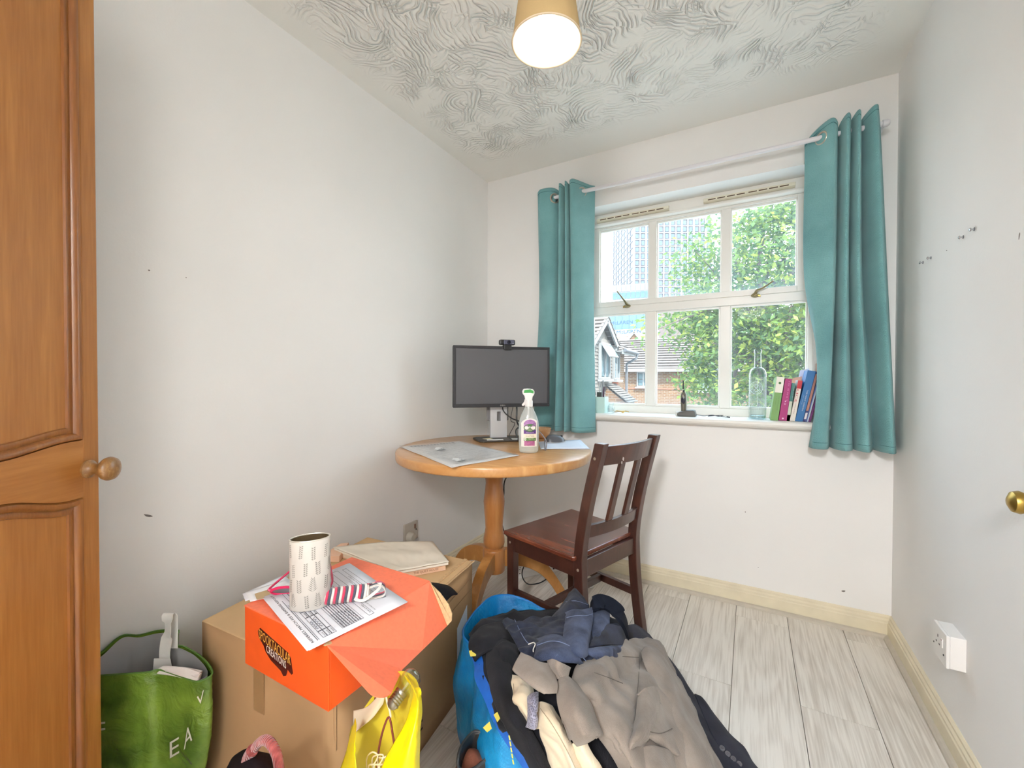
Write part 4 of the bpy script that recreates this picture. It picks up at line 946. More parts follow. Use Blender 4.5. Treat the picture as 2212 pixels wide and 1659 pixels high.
# extension lead on the floor
e0, e1 = onZ(1112, 1253, 0), onZ(1216, 1232, 0); e0.z = e1.z = 0
ex = thing('extension_lead', 'white extension lead with sockets on the floor under the table', 'extension lead', (e0+e1)/2)
du = (e1-e0).normalized(); dv = Vector((-du.y, du.x, 0))
MB().hexa([e0, e1, e1+dv*.055, e0+dv*.055], [e0+UP*.042, e1+UP*.042, e1+dv*.055+UP*.042, e0+dv*.055+UP*.042]).build('lead_body', white_plastic, ex, bevel=.006)
for i in range(3):
    c = e0+du*(.05+.075*i)+UP*.0425+dv*.028; m = MB()
    for a, b_, w_, h in ((0, .012, .004, .009), (-.011, -.006, .007, .004), (.011, -.006, .007, .004)): m.obox(c+du*a+dv*b_, du*w_, dv*h, UP*.001)
    o = m.build('socket_holes', plain('hole_dark', (48, 44, 46), .8), ex); o['kind'] = 'stuff'
MB().lathe([(.006, 0), (.006, .0008)], e0+du*((e1-e0).length*.80)-dv*.0002+UP*.022, -dv, 14).build('keyhole', MATS['hole_dark'], ex)
for k in (.1, .5, .94): MB().lathe([(.0035, 0), (.0035, .0006)], e0+du*((e1-e0).length*k)-dv*.0002+UP*.030, -dv, 10).build('screw_hole', MATS['hole_dark'], ex)
pc = e0+du*((e1-e0).length*.66)+dv*.028+UP*.044
t = thing('mains_plug', 'black mains plug pushed into the extension lead', 'plug', pc)
MB().obox(pc+UP*.012, du*.044, dv*.044, UP*.024).build('plug_body', black_plastic, t, bevel=.005); MB().lathe([(.012, .022), (.010, .040), (.004, .05)], pc, seg=16).build('plug_grip', black_plastic, t, smooth=True)
cable('floor_cable', 'black cable looping on the floor in front of the extension lead', [pc+UP*.045+du*-.01, pc+du*-.09+UP*.06, e0+du*.03+dv*-.03+UP*.05, e0+du*.04-dv*.07+UP*.005, e0+du*.10-dv*.09+UP*.004, e0+du*.17-dv*.06+UP*.004], .0032)
cable('white_cable', 'white cable curling on the floor behind the chair', [e1+dv*.03+UP*.02, e1+du*.03+dv*.02+UP*.008, onZ(1272, 1240, .004), onZ(1282, 1255, .004), onZ(1280, 1268, .004), onZ(1268, 1268, .004), onZ(1262, 1262, .004)], .003, white_plastic)

# ================================================================== on the window sill
SZ = .9062
def at_sill(px, y): p = onY(px, 880, y); return Vector((p.x, y, SZ))
# pen pot
c = at_sill(1296.5, 2.385); hw = .037
t = thing('pen_pot', 'square pale mint pen pot at the left end of the sill', 'pot', c)
MINT = plain('mint_ceramic', (196, 222, 214), .35)
m = MB()
for lo_, hi_ in (((-hw, -hw, 0), (hw, hw, .004)), ((-hw, -hw, .004), (hw, -hw+.003, .090)), ((-hw, hw-.003, .004), (hw, hw, .090)), ((-hw, -hw+.003, .004), (-hw+.003, hw-.003, .090)), ((hw-.003, -hw+.003, .004), (hw, hw-.003, .090))):
    m.box(c+Vector(lo_), c+Vector(hi_))
m.build('pot_wall', MINT, t)
pens = [((-.028, .0, .1), (-.098, -.02, .205), .0038, (40, 44, 60), 'dark blue pen leaning out of the mint pot to the left'), ((-.020, -.02, .02), (-.030, -.018, .135), .0042, (34, 36, 46), 'black pen in the mint pot, nearest the room'), ((-.010, .01, .02), (-.006, .012, .180), .003, (206, 206, 204), 'thin silver stick standing in the mint pot'), ((.008, .012, .02), (.012, .015, .185), .0048, (150, 150, 152), 'grey brush handle, tallest in the mint pot'), ((.02, -.012, .02), (.026, -.012, .150), .0042, (72, 38, 66), 'dark purple pen at the right of the mint pot'), ((-.026, .018, .02), (-.046, .02, .140), .0032, (60, 64, 70), 'charcoal pen at the back left of the mint pot')]
for i, (a, b_, r_, col, lb) in enumerate(pens):
    a = c+Vector(a); b_ = c+Vector(b_); dd = (b_-a)
    o = thing('pen', lb, 'pen', a, group='pens in the mint pot')
    MB().lathe([(r_*.5, 0), (r_, .006), (r_, dd.length-.012), (r_*.8, dd.length-.002), (r_*.5, dd.length)], a, dd, 14).build('barrel', plain('pen_%d' % i, col, .35), o, smooth=True)
    MB().obox(a+dd*.86+dd.orthogonal().normalized()*(r_+.001), dd.normalized()*.03, dd.orthogonal().normalized()*.002, dd.normalized().cross(dd.orthogonal().normalized())*.003).build('clip', chrome, o)
o = thing('eraser', 'dark grey rubber block in the mint pot', 'rubber', c+Vector((.0, -.02, .06)))
MB().box(c+Vector((-.012, -.028, .05)), c+Vector((.014, -.016, .118))).build('rubber_block', plain('rubber_dark', (72, 74, 70), .8), o, bevel=.002)
def glass(name, col=(1, 1, 1, 1), rough=.0, ior=1.3, bump=None):
    m, nt, b = nmat(name); L = nt.links.new; out = nt.nodes['Material Output']; nt.nodes.remove(b)
    tr = N(nt, 'ShaderNodeBsdfTransparent'); tr.inputs[0].default_value = col
    gl = N(nt, 'ShaderNodeBsdfGlossy'); gl.inputs['Roughness'].default_value = .05
    lw = N(nt, 'ShaderNodeLayerWeight'); lw.inputs['Blend'].default_value = .35
    mr = N(nt, 'ShaderNodeMapRange'); mr.inputs['To Min'].default_value = .04; mr.inputs['To Max'].default_value = .65; L(lw.outputs['Facing'], mr.inputs[0])
    mx = N(nt, 'ShaderNodeMixShader'); L(mr.outputs[0], mx.inputs[0]); L(tr.outputs[0], mx.inputs[1]); L(gl.outputs[0], mx.inputs[2]); L(mx.outputs[0], out.inputs[0])
    return m
GLS = glass('bottle_glass', (.93, .97, .98, 1))
c = at_sill(1319.5, 2.355)
t = thing('glass_jar', 'tiny clear glass jar beside the mint pot', 'jar', c)
MB().lathe([(.015, 0), (.019, .003), (.020, .012), (.020, .032), (.016, .042), (.015, .048), (.017, .052), (.017, .060), (.015, .062)], c, seg=28).build('jar_glass', GLS, t, smooth=True)
MB().lathe([(.0165, .008), (.0165, .030)], c, seg=24).build('jar_contents', clear_plastic('jar_gel', (214, 226, 230), .35), t, smooth=True)
# dry leaf
c = at_sill(1343, 2.345)
t = thing('dry_leaf', 'curled dry yellow-brown leaf on the sill', 'leaf', c)
ol = [(-.045, 0), (-.030, .012), (-.018, .010), (-.010, .022), (.004, .016), (.016, .024), (.022, .012), (.040, .010), (.034, -.002), (.044, -.010), (.022, -.010), (.012, -.020), (-.004, -.012), (-.018, -.016), (-.028, -.006)]
m = MB(); m.add([c+UP*.016]+[c+Vector((x, y, .004+.014*abs(math.sin(x*60+y*40)))) for x, y in ol], [(0, i+1, (i+1) % len(ol)+1) for i in range(len(ol))])
m.build('leaf_blade', plain('dry_leaf', (206, 176, 104), .7, var=.25, vs=60), t, smooth=True, solid=.0008)
MB().tube([c+UP*.014, c+Vector((-.03, -.004, .008)), c+Vector((-.055, -.006, .002))], .0010, 6, smooth=4).build('leaf_stalk', plain('leaf_stalk', (150, 112, 62), .7), t)
# hair trimmer in its charging stand
c = at_sill(1482, 2.37)
st = thing('charging_stand', 'grey wedge-shaped charging stand on the sill', 'charger', c)
GRY = plain('charger_grey', (96, 96, 92), .4)
pl = [(-.040, 0), (.050, 0), (.049, .010), (.043, .032), (.034, .034), (.006, .032), (-.034, .022), (-.040, .014)]
MB().prism([c+Vector((x, -.030, z)) for x, z in pl], (0, .060, 0)).build('stand_body', GRY, st, bevel=.006)
MB().box(c+Vector((-.049, -.026, 0)), c+Vector((-.038, .026, .022))).build('stand_end', plain('charger_light', (206, 204, 198), .4), st, bevel=.004)
tr_ = thing('hair_trimmer', 'slim grey trimmer standing upright in the charging stand', 'trimmer', c+Vector((-.012, 0, .030)))
tc_ = c+Vector((-.012, 0, .026))
MB().lathe([(.013, 0), (.014, .02), (.0160, .045), (.0165, .075), (.0145, .090), (.008, .098)], tc_, seg=26, sq=.8).build('trimmer_body', plain('trimmer_grey', (112, 108, 96), .3, .3), tr_, smooth=True)
MB().lathe([(.009, 0), (.010, .001), (.0075, .0022), (.001, .0026)], tc_+Vector((0, -.0125, .058)), (0, -1, 0), 22, sq=2.1, xdir=(1, 0, 0)).build('button_panel', plain('trimmer_dark', (44, 46, 60), .25), tr_, smooth=True)
MB().lathe([(.006, .094), (.0055, .108), (.004, .112)], tc_, seg=16).build('trimmer_neck', black_plastic, tr_, smooth=True)
MB().box(tc_+Vector((-.0055, -.004, .114)), tc_+Vector((.0005, .004, .160))).build('trimmer_blade', plain('blade_dark', (22, 36, 34), .35), tr_, bevel=.0006)
MB().box(tc_+Vector((-.0050, -.0035, .108)), tc_+Vector((.0000, .0035, .1145))).build('blade_collar', white_plastic, tr_, bevel=.0005)
cable('charger_cable', 'thin dark USB cable bundled on the sill beside the trimmer', [c+Vector((.050, 0, .010)), at_sill(1520, 2.36)+UP*.006, at_sill(1528, 2.375)+UP*.008, at_sill(1540, 2.36)+UP*.012, at_sill(1552, 2.345)+UP*.008, at_sill(1562, 2.36)+UP*.012, at_sill(1550, 2.375)+UP*.010, at_sill(1530, 2.35)+UP*.006, at_sill(1540, 2.345)+UP*.012, at_sill(1558, 2.375)+UP*.006, at_sill(1568, 2.35)+UP*.005, at_sill(1572, 2.345)+UP*.005], .0016, plain('usb_cable', (64, 62, 66), .5))
p = at_sill(1573.5, 2.345)
t = thing('usb_plug', 'small metal-tipped USB plug at the end of the sill cable', 'plug', p)
MB().obox(p+UP*.006, (.016, 0, -.002), (0, .010, 0), (0, 0, .006)).build('plug_grip', black_plastic, t, bevel=.001); MB().obox(p+Vector((.014, 0, .004)), (.012, 0, -.0015), (0, .008, 0), (0, 0, .004)).build('plug_tip', chrome, t)
# ribbed bottle with an embossed round crest
c = at_sill(1636, 2.375)
t = thing('glass_bottle', 'empty clear ribbed glass bottle with a round embossed crest on the sill', 'bottle', c)
MB().lathe([(.034, 0), (.0375, .004), (.0375, .012), (.0362, .018), (.0372, .03), (.0372, .215), (.035, .232), (.026, .246), (.0165, .252), (.0150, .262), (.0142, .318), (.0148, .320), (.0172, .322), (.0172, .334), (.0148, .337)], c, seg=44).build('bottle_glass', GLS, t, smooth=True)
MB().lathe([(.033, .003), (.034, .018), (.030, .020), (.012, .016)], c, seg=36).build('bottle_foot', glass('thick_glass', (.80, .90, .94, 1)), t, smooth=True)
rib = MB()
FR = plain('embossed_glass', (206, 222, 230), .2)
for k in range(26):
    a = R(-168+k*(156/25)); x, y = .0376*math.cos(a), .0376*math.sin(a)
    rib.tube([c+Vector((x, y, .046)), c+Vector((x, y, .205))], .0006, 4)
o = rib.build('ribs', clear_plastic('rib_glass', (214, 226, 232), .55), t); o['kind'] = 'stuff'
def onbot(x, z): return c+Vector((x-.006, -math.sqrt(max(0, .0380**2-(x-.006)**2))-.0004, z))
cr_ = MB()
for r0 in (.0262, .0150): cr_.tube([onbot(r0*math.cos(a), .152+r0*1.12*math.sin(a)) for a in [i*math.pi/20 for i in range(40)]], .0010, 6, True)
for i in range(22):
    a = i*2*math.pi/22; cr_.tube([onbot(.0185*math.cos(a), .152+.0207*math.sin(a)), onbot(.0225*math.cos(a+.06), .152+.0252*math.sin(a+.06))], .0009, 5)
for a in (R(45), R(135)): cr_.tube([onbot(-.011*math.cos(a), .150-.011*math.sin(a)), onbot(.011*math.cos(a), .150+.011*math.sin(a))], .0011, 6)
cr_.tube([onbot(.006*math.cos(a), .160+.006*math.sin(a)) for a in [i*math.pi/8 for i in range(16)]], .0010, 6, True)
cr_.build('embossed_crest', FR, t, smooth=True)
# books leaning on the sill; spines from measured corners
def book(name, label, bl, br, tl, tr2, y, dep, col, bands=(), words=(), rough=.5):
    a, b_, c_, d_ = onY(*bl, y), onY(*br, y), onY(*tr2, y), onY(*tl, y)
    a.z = max(a.z, SZ); b_.z = max(b_.z, SZ)
    lo_ = min(a.z, b_.z)
    for p in (a, b_, c_, d_): p.z += SZ+.0004-lo_
    D = Vector((0, dep, 0)); o = thing(name, label, 'book', (a+b_)/2, group='books at the right end of the sill')
    u = (b_-a); m = MB(); e = u.normalized()*.0022
    cov = plain('cover_'+str(col), col, rough, var=.04, vs=20)
    m.hexa([a, b_, c_, d_], [p+Vector((0, .0022, 0)) for p in (a, b_, c_, d_)])
    m.hexa([a+Vector((0, .0022, 0)), a+e+Vector((0, .0022, 0)), d_+e+Vector((0, .0022, 0)), d_+Vector((0, .0022, 0))], [a+D, a+e+D, d_+e+D, d_+D])
    m.hexa([b_-e+Vector((0, .0022, 0)), b_+Vector((0, .0022, 0)), c_+Vector((0, .0022, 0)), c_-e+Vector((0, .0022, 0))], [b_-e+D, b_+D, c_+D, c_-e+D])
    m.build('cover', cov, o)
    upv = (d_-a).normalized(); ins = upv*.002
    MB().hexa([a+e+ins+Vector((0, .0024, 0)), b_-e+ins+Vector((0, .0024, 0)), c_-e-ins+Vector((0, .0024, 0)), d_+e-ins+Vector((0, .0024, 0))], [a+e+ins+D*.97, b_-e+ins+D*.97, c_-e-ins+D*.97, d_+e-ins+D*.97]).build('pages', plain('page_block', (236, 228, 208), .8), o)
    f = Vector((0, -.0003, 0))
    Q = lambda s, v: (a*(1-s)+b_*s)*(1-v)+(d_*(1-s)+c_*s)*v+f
    for s0, s1, v0, v1, cc in bands: MB().add([Q(s0, v0), Q(s1, v0), Q(s1, v1), Q(s0, v1)], [(0, 1, 2, 3)]).build('spine_band', plain('band_'+str(cc), cc, .5), o)
    H = (d_-a).length
    for wd, s, v0, v1, hh, cc in words:   # words run from v0 (top) down to v1
        mm = MB(); pa = Q(s, v0)+f; letters(mm, wd, pa, (Q(s, v1)-Q(s, v0)).normalized(), u.normalized()*hh, H*abs(v1-v0)); mm.build('lettering', plain('word_'+str(cc), cc, .6), o)
    return o, Q, f
by = 2.335
o, Q, f = book('paperback', 'thick white and green book, first at the left of the sill row', (1664, 904), (1680.4, 905), (1678.6, 810), (1695, 811.7), by, .13, (116, 160, 92), [(0, 1, .64, 1, (240, 236, 224))], [('THE GREEN HOUSE', .62, .56, .24, .0035, (88, 128, 70)), ('A. READER', .30, .56, .36, .0025, (88, 128, 70))])
MB().lathe([(.0001, 0), (.0055, .0003), (.0001, .0004)], Q(.5, .86), (0, -1, 0), 14).build('spine_emblem', plain('emblem_green', (66, 110, 58), .6), o)
o, Q, f = book('paperback', 'magenta book with widely spaced lettering, second of the sill row', (1682, 905), (1699, 906.4), (1696.7, 814.7), (1711, 815.3), by, .125, (164, 34, 112), (), [('I D  O N E T', .55, .93, .46, .0052, (226, 140, 190))])
MB().tube([Q(.5, .40)+f*2+Vector((.0035*math.cos(a_), 0, .0035*math.sin(a_))) for a_ in [i*math.pi/8 for i in range(16)]], .0006, 5, True).build('spine_ring', plain('ring_pink', (240, 200, 224), .6), o)
MB().lathe([(.0001, 0), (.0028, .0003), (.0001, .0004)], Q(.5, .46), (0, -1, 0), 12).build('spine_dot', MATS['ring_pink'], o); MB().lathe([(.0001, 0), (.0040, .0003), (.0001, .0004)], Q(.5, .05), (0, -1, 0), 12).build('spine_emblem', MATS['ring_pink'], o)
book('paperback', 'thin teal book with a pale patterned foot, third of the sill row', (1699, 906), (1705.6, 906.2), (1711, 823.8), (1718, 825), by, .12, (48, 112, 108), [(0, 1, .0, .52, (196, 206, 186)), (0, 1, 0, .16, (216, 206, 150))], [('ON TIME', .7, .90, .62, .0026, (150, 196, 186))])
book('paperback', 'white and red book titled in large capitals, fourth of the sill row', (1705.9, 906), (1717, 907), (1724.4, 818.4), (1734, 819.6), by, .12, (232, 224, 214), [(0, 1, .80, 1, (190, 30, 48))], [('SLICE', .12, .86, .46, .0080, (186, 32, 48)), ('A WORD ON FOOD', .40, .44, .18, .0030, (96, 70, 66))])
book('hardback', 'tall blue book leaning right, fifth and tallest of the sill row', (1717.3, 907), (1734, 907.6), (1745, 796.7), (1762.4, 799), by, .14, (22, 104, 164), (), [('THE NIGHT GARDEN', .52, .62, .22, .0048, (226, 232, 240)), ('NEW EDITION', .25, .52, .34, .0026, (176, 206, 226))])
book('paperback', 'slim dark blue and brown book against the tall blue one', (1734.6, 907.8), (1740.5, 908), (1763, 799.5), (1768, 800), by, .13, (24, 40, 104), [(.05, .98, .22, .95, (176, 120, 104)), (.1, .95, .05, .18, (226, 222, 226))])
book('paperback', 'slim pale grey-blue book next to the curtain', (1741, 908), (1746, 908), (1769, 805), (1774, 806), by, .12, (188, 200, 210), [(0, .4, 0, 1, (72, 96, 168))])
book('paperback', 'slim purple book half hidden by the curtain', (1746.5, 908), (1751, 908), (1775, 812), (1779, 813), by, .12, (110, 34, 110))
def leaning(label, pts, y0, y1, col, nm):
    a = [onY(px, py, y) for (px, py), y in zip(pts, (y0, y0, y1, y1))]
    a[0].z = a[1].z = SZ+.001
    t = thing(nm, label, 'card', (a[0]+a[1])/2); flat_sheet('card_sheet', plain('card_'+str(col), col, .7), a, t, amp=.0005, th=.0015); return t
leaning('pale blue card standing behind the sill books', [(1706, 900), (1748, 900), (1748, 796), (1728, 800)], 2.478, 2.482, (214, 222, 248), 'greeting_card')
leaning('salmon pink card standing behind the red and white book', [(1700, 900), (1730, 900), (1732, 813), (1712, 817)], 2.466, 2.474, (226, 178, 156), 'salmon_card')
leaning('lilac and peach card standing behind the books beside the curtain', [(1757, 900), (1775, 900), (1778, 776), (1762, 786)], 2.478, 2.482, (226, 190, 176), 'peach_card')
# ================================================================== cardboard box and what stands on it
CH = .43
FL, FRr, BRr, BLl = Vector((-1.308, .590, 0)), Vector((-.795, .618, 0)), Vector((-.880, 1.270, 0)), Vector((-1.395, 1.245, 0))
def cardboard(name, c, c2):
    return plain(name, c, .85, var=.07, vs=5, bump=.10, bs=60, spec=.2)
CARD = cardboard('cardboard', (176, 142, 104), None); CARD_LIT = cardboard('cardboard_lit_top', (204, 172, 130), None); CARDE = plain('cardboard_edge', (196, 164, 122), .9, var=.15, vs=150)  # top flaps get a lighter brown: light from above put into the colour
TAPE = plain('brown_tape', (160, 126, 88), .3, var=.06)
cb = thing('cardboard_box', 'large brown cardboard moving box on the floor against the left wall', 'box', (FL+BRr)/2)
def wallp(a, b_, nm, bow=.004):
    d = (b_-a); n = Vector((d.y, -d.x, 0)).normalized(); P = []
    for i in range(9):
        P.append([])
        for j in range(13):
            u, v = j/12, i/8; P[-1].append(a+d*u+UP*(CH*v)+n*(bow*4*u*(1-u)*math.sin(math.pi*min(1, v*1.02))))
    return MB().grid(P).build(nm, CARD, cb, smooth=True, solid=.005, ang=180, off=-1)
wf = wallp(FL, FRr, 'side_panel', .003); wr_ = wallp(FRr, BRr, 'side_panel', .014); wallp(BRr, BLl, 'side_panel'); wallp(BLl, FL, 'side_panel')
# four top flaps meeting in the middle, tape over the join
mid0, mid1 = (FL+FRr)/2+UP*CH, (BLl+BRr)/2+UP*CH
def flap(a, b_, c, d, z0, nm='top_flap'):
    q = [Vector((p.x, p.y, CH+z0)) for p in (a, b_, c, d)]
    return MB().prism(q, (0, 0, .004)).build(nm, CARD_LIT, cb, bevel=.0015)
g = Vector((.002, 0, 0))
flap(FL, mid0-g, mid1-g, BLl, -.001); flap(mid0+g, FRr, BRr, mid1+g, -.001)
MB().prism([Vector((p.x, p.y, CH+.0032)) for p in (mid0-Vector((.026, 0, 0)), mid0+Vector((.026, 0, 0)), mid1+Vector((.026, 0, 0)), mid1-Vector((.026, 0, 0)))], (0, 0, .0006)).build('tape_strip', TAPE, cb)
MB().prism([FL+(FRr-FL)*.45+Vector((0, -.0045, CH-.16)), FL+(FRr-FL)*.53+Vector((0, -.0045, CH-.16)), FL+(FRr-FL)*.53+Vector((0, -.0045, CH)), FL+(FRr-FL)*.45+Vector((0, -.0045, CH))], (0, .0006, 0)).build('tape_strip', TAPE, cb)
# crushed corrugated edge on the right side
rd = (BRr-FRr); rn = Vector((rd.y, -rd.x, 0)).normalized()
m = MB(); pts = [FRr+rd*(i/24)+UP*(CH+.001+.003*mnoise.noise(Vector((i*.7, 0, 0))))+rn*(.002+.003*mnoise.noise(Vector((i*.9, 4, 0)))) for i in range(25)]
m.ribbon(pts, .016, .004, (rn.x, rn.y, .6)); m.build('crushed_edge', CARDE, cb, smooth=True)
m = MB(); pts = [Vector((p.x-.028, p.y, CH+.004)) for p in (FRr+rd*(i/10) for i in range(11))]; m.ribbon(pts, .012, .003, (1, 0, 0)); m.build('torn_ridge', CARDE, cb)
def onright(u, z): return FRr+rd*u+rn*(.0155*4*u*(1-u)*.8+.0035)+UP*z
MB().prism([onright(.80, .10), onright(.92, .12), onright(.92, .30), onright(.80, .26)], rn*.0006).build('white_label', plain('label_white', (222, 228, 236), .6), cb)
for z in (.335, .375): MB().bar(onright(.70, z), onright(.985, z+.004), .0012, .0016).build('crease', plain('cardboard_crease', (140, 108, 74), .9), cb)
m = MB(); letters(m, 'MADE', onright(.16, .075), rd.normalized(), UP*.055, .22); m.build('lettering', plain('carton_print', (70, 44, 30), .85), cb)
# cream folders and a book at the back of the box
fd = [onZ(719.5, 1177, CH+.045), onZ(934, 1164, CH+.045), onZ(970, 1217, CH+.030), onZ(853, 1238, CH+.030)]
zz = CH+.0045
fq = [Vector((-1.355, 1.060, 0)), Vector((-1.115, 1.245, 0)), Vector((-.935, 1.150, 0)), Vector((-1.045, .985, 0))]
fq = [Vector((p.x, p.y, 0)) for p in fd]
cc = sum(fq, Vector())/4
bk = [cc+(p-cc)*.93 for p in fq]
PINK = plain('buff_cover', (226, 190, 160), .6); 
t = thing('hardback', 'buff pink hardback book lying under the cream folder on the big box', 'book', Vector((cc.x, cc.y, zz)))
m = MB(); 
for z0, z1 in ((0, .003), (.017, .020)): m.prism([p+UP*(zz+z0) for p in bk], (0, 0, z1-z0))
m.prism([bk[2]+UP*(zz+.003), bk[3]+UP*(zz+.003), bk[3]+UP*(zz+.003)+(bk[0]-bk[3]).normalized()*.004, bk[2]+UP*(zz+.003)+(bk[1]-bk[2]).normalized()*.004], (0, 0, .014))
m.build('cover', PINK, t)
MB().prism([cc+(p-cc)*.96+UP*(zz+.003) for p in bk], (0, 0, .014)).build('pages', plain('page_block', (236, 228, 208), .8), t)
m = MB(); e = (bk[2]-bk[3]); nrm = Vector((e.y, -e.x, 0)).normalized(); letters(m, 'THE QUIET HOUSE', bk[3]+e*.35+UP*(zz+.006)+nrm*.0012, e.normalized(), UP*.008, e.length*.5); m.build('lettering', plain('spine_print', (150, 104, 84), .7), t)
t = thing('cream_folder', 'crumpled cream paper folder lying on the big cardboard box', 'folder', Vector((cc.x, cc.y, zz+.021)))
P = []
for i in range(25):
    v = i/24; P.append([])
    for j in range(33):
        u = j/32; p = fq[0]*(1-u)*(1-v)+fq[1]*u*(1-v)+fq[2]*u*v+fq[3]*(1-u)*v
        k = mnoise.noise(Vector((u*4, v*3, 1)))*.007+abs(mnoise.noise(Vector((u*9+v*4, v*5, 3))))*.004
        P[-1].append(p+UP*(zz+.031+k*min(1, 6*min(u, v, 1-u, 1-v)+.35)+.008*math.sin(math.pi*u)*(1-v)))
MB().grid(P).build('folder_sheet', plain('cream_paper', (226, 218, 202), .8, var=.03, vs=9), t, smooth=True, solid=.002, ang=180)
MB().prism([cc+(p-cc)*.985+UP*(zz+.0205) for p in fq], (0, 0, .0075)).build('inner_papers', plain('inner_paper', (234, 228, 214), .85), t)
t = thing('pink_folder', 'pink card folder sticking out behind the cream folder', 'folder', fq[0]+UP*zz)
pk = [onZ(700, 1205, CH+.02), onZ(742, 1178, CH+.02), onZ(760, 1176, CH+.02), onZ(740, 1206, CH+.02)]
MB().prism([Vector((p.x-.012, p.y-.004, CH+.0045)) for p in pk], (0, 0, .022)).build('folder_card', plain('pink_card', (226, 186, 158), .75), t, bevel=.001)
t = thing('page_block', 'curled yellowish paper wad between the orange box and the cream folder', 'paper', onZ(842, 1226, CH+.02))
c = onZ(842, 1224, CH+.012); c.z = CH+.004
m = MB()
for i in range(9): m.obox(c+Vector((.006*i-.025, .002*i, .016)), (.0022, 0, 0), (0, .05, 0), (.004*(i-4)*.3, 0, .034))
o = m.build('page_edges', plain('yellow_pages', (232, 220, 168), .85), t); o['kind'] = 'stuff'
# black pouch behind the orange lid
c = onZ(945, 1277, CH+.02); c.z = CH+.0045
t = thing('black_pouch', 'small black pouch on the big box behind the orange lid', 'pouch', c)
P = surf([[c+Vector((x, y, z)) for x, y, z in r] for r in ([(-.07, -.045, .004), (0, -.05, .006), (.05, -.035, .004)], [(-.075, 0, .022), (0, 0, .030), (.055, 0, .016)], [(-.07, .045, .006), (0, .05, .010), (.05, .035, .003)])], 6, 6)
MB().grid(P).build('pouch_shell', weave('black_nylon', (22, 22, 26), (34, 34, 40), .6, 1500, .3, sheen=0), t, smooth=True, solid=.004, ang=180)
# ------------------------------------------------------------------ orange mailer box with lid flap
OX0, OX1, OY0, OY1, OZ0, OZ1 = -1.022, -.727, .549, .853, CH+.0045, CH+.138
ORG = plain('orange_print', (224, 88, 34), .42, var=.04, vs=30, spec=.4); ORGI = plain('orange_inner', (236, 118, 84), .45, var=.06, vs=120, spec=.4)
ob = thing('orange_box', 'bright orange mailer box with its front flap hanging open, on the big cardboard box', 'box', ((OX0+OX1)/2, (OY0+OY1)/2, OZ0))
w_ = .004
MB().box((OX0, OY0, OZ0), (OX1, OY0+w_, OZ1)).build('side_panel', ORG, ob, bevel=.001); MB().box((OX0, OY1-w_, OZ0), (OX1, OY1, OZ1)).build('side_panel', ORG, ob, bevel=.001)
MB().box((OX0, OY0+w_, OZ0), (OX0+w_, OY1-w_, OZ1)).build('side_panel', ORG, ob, bevel=.001); MB().box((OX1-w_, OY0+w_, OZ0), (OX1, OY1-w_, OZ1)).build('side_panel', ORG, ob, bevel=.001)
MB().box((OX0+w_, OY0+w_, OZ0), (OX1-w_, OY1-w_, OZ0+w_)).build('bottom_panel', ORG, ob)
LT = OZ1
lid = MB().box((OX0-.001, OY0-.001, LT), (OX1+.001, OY1+.001, LT+.0035)).build('lid', ORGI, ob, bevel=.001)
LZt = LT+.0035
# front flap hinged along the +x edge of the lid, drooping; its far end is bent up and shows a lip of bare card
h0 = Vector((OX1+.001, OY0-.001, LZt-.002)); h1 = Vector((OX1+.001, OY1+.001, LZt-.002)); dirf = Vector((.142, 0, -.062)); L_ = dirf.length; dn = dirf.normalized()
rc = .03
out = [h0, h0+dn*(L_-rc)]+[h0+dn*(L_-rc+rc*math.sin(a))+Vector((0, rc-rc*math.cos(a), 0)) for a in [R(15*i) for i in range(1, 7)]]
fo = onY(912, 1405, OY1-.112); mid_ = onY(870, 1445, OY1-.20)
out += [mid_, fo, h1]
fn = Vector((0, 1, 0)).cross(dn).normalized(); fn = fn if fn.z > 0 else -fn
m = MB(); m.add([h0]+out[1:], [(0, i, i+1) for i in range(1, len(out)-1)]); m.build('front_flap', ORGI, ob, solid=.0032, off=-1)
tip = onY(966, 1352, OY1+.004)
MB().add([h1, fo, tip], [(0, 1, 2)]).build('bent_corner', ORGI, ob, solid=.0030, off=-1)
lip = [h1]+[onY(x_, y_, OY1+d_) for x_, y_, d_ in ((932, 1264, .010), (950, 1281, .016), (968, 1306, .018), (976, 1326, .016), (975, 1342, .010))]+[tip]
MB().prism(lip, Vector((0, .003, 0))).build('flap_ear', CARDE, ob, bevel=.0006)
mk = [h0+Vector((-.004, .002, .001))+Vector((.006*math.cos(a)*(1+.4*math.sin(3*a)), .008*math.sin(a), 0)) for a in [i*math.pi/5 for i in range(10)]]
MB().prism(mk, (0, 0, .0012)).build('torn_corner', CARDE, ob)
# logo on the front panel
lo = MB(); fy_ = OY0-.0004
def L2(x, z): return Vector((OX0+x, fy_, OZ0+z))
bnd = [(x*1.12-.002, z*1.08-.002) for x, z in [(.050, .088), (.058, .096), (.075, .092), (.150, .074), (.158, .066), (.164, .038), (.160, .034), (.148, .040), (.143, .026), (.134, .022), (.126, .030), (.094, .040), (.076, .052), (.070, .062), (.060, .070), (.053, .074)]]
lo.prism([L2(x, z) for x, z in bnd], (0, -.0004, 0)); lg = lo.build('logo_ground', plain('logo_dark', (70, 16, 10), .5), ob)
sl_ = Vector((1, 0, -.20)).normalized()
m = MB(); letters(m, 'SPOOKTACULAR', L2(.0585, .0780)+Vector((0, -.0007, 0)), sl_, Vector((0, 0, .0215)), .118); m.build('lettering', plain('logo_gold', (224, 168, 70), .5), lg)
m = MB(); letters(m, 'CREATIONS', L2(.0870, .0555)+Vector((0, -.0007, 0)), sl_, Vector((0, 0, .0165)), .073); m.build('lettering', plain('logo_white', (236, 230, 220), .5), lg)
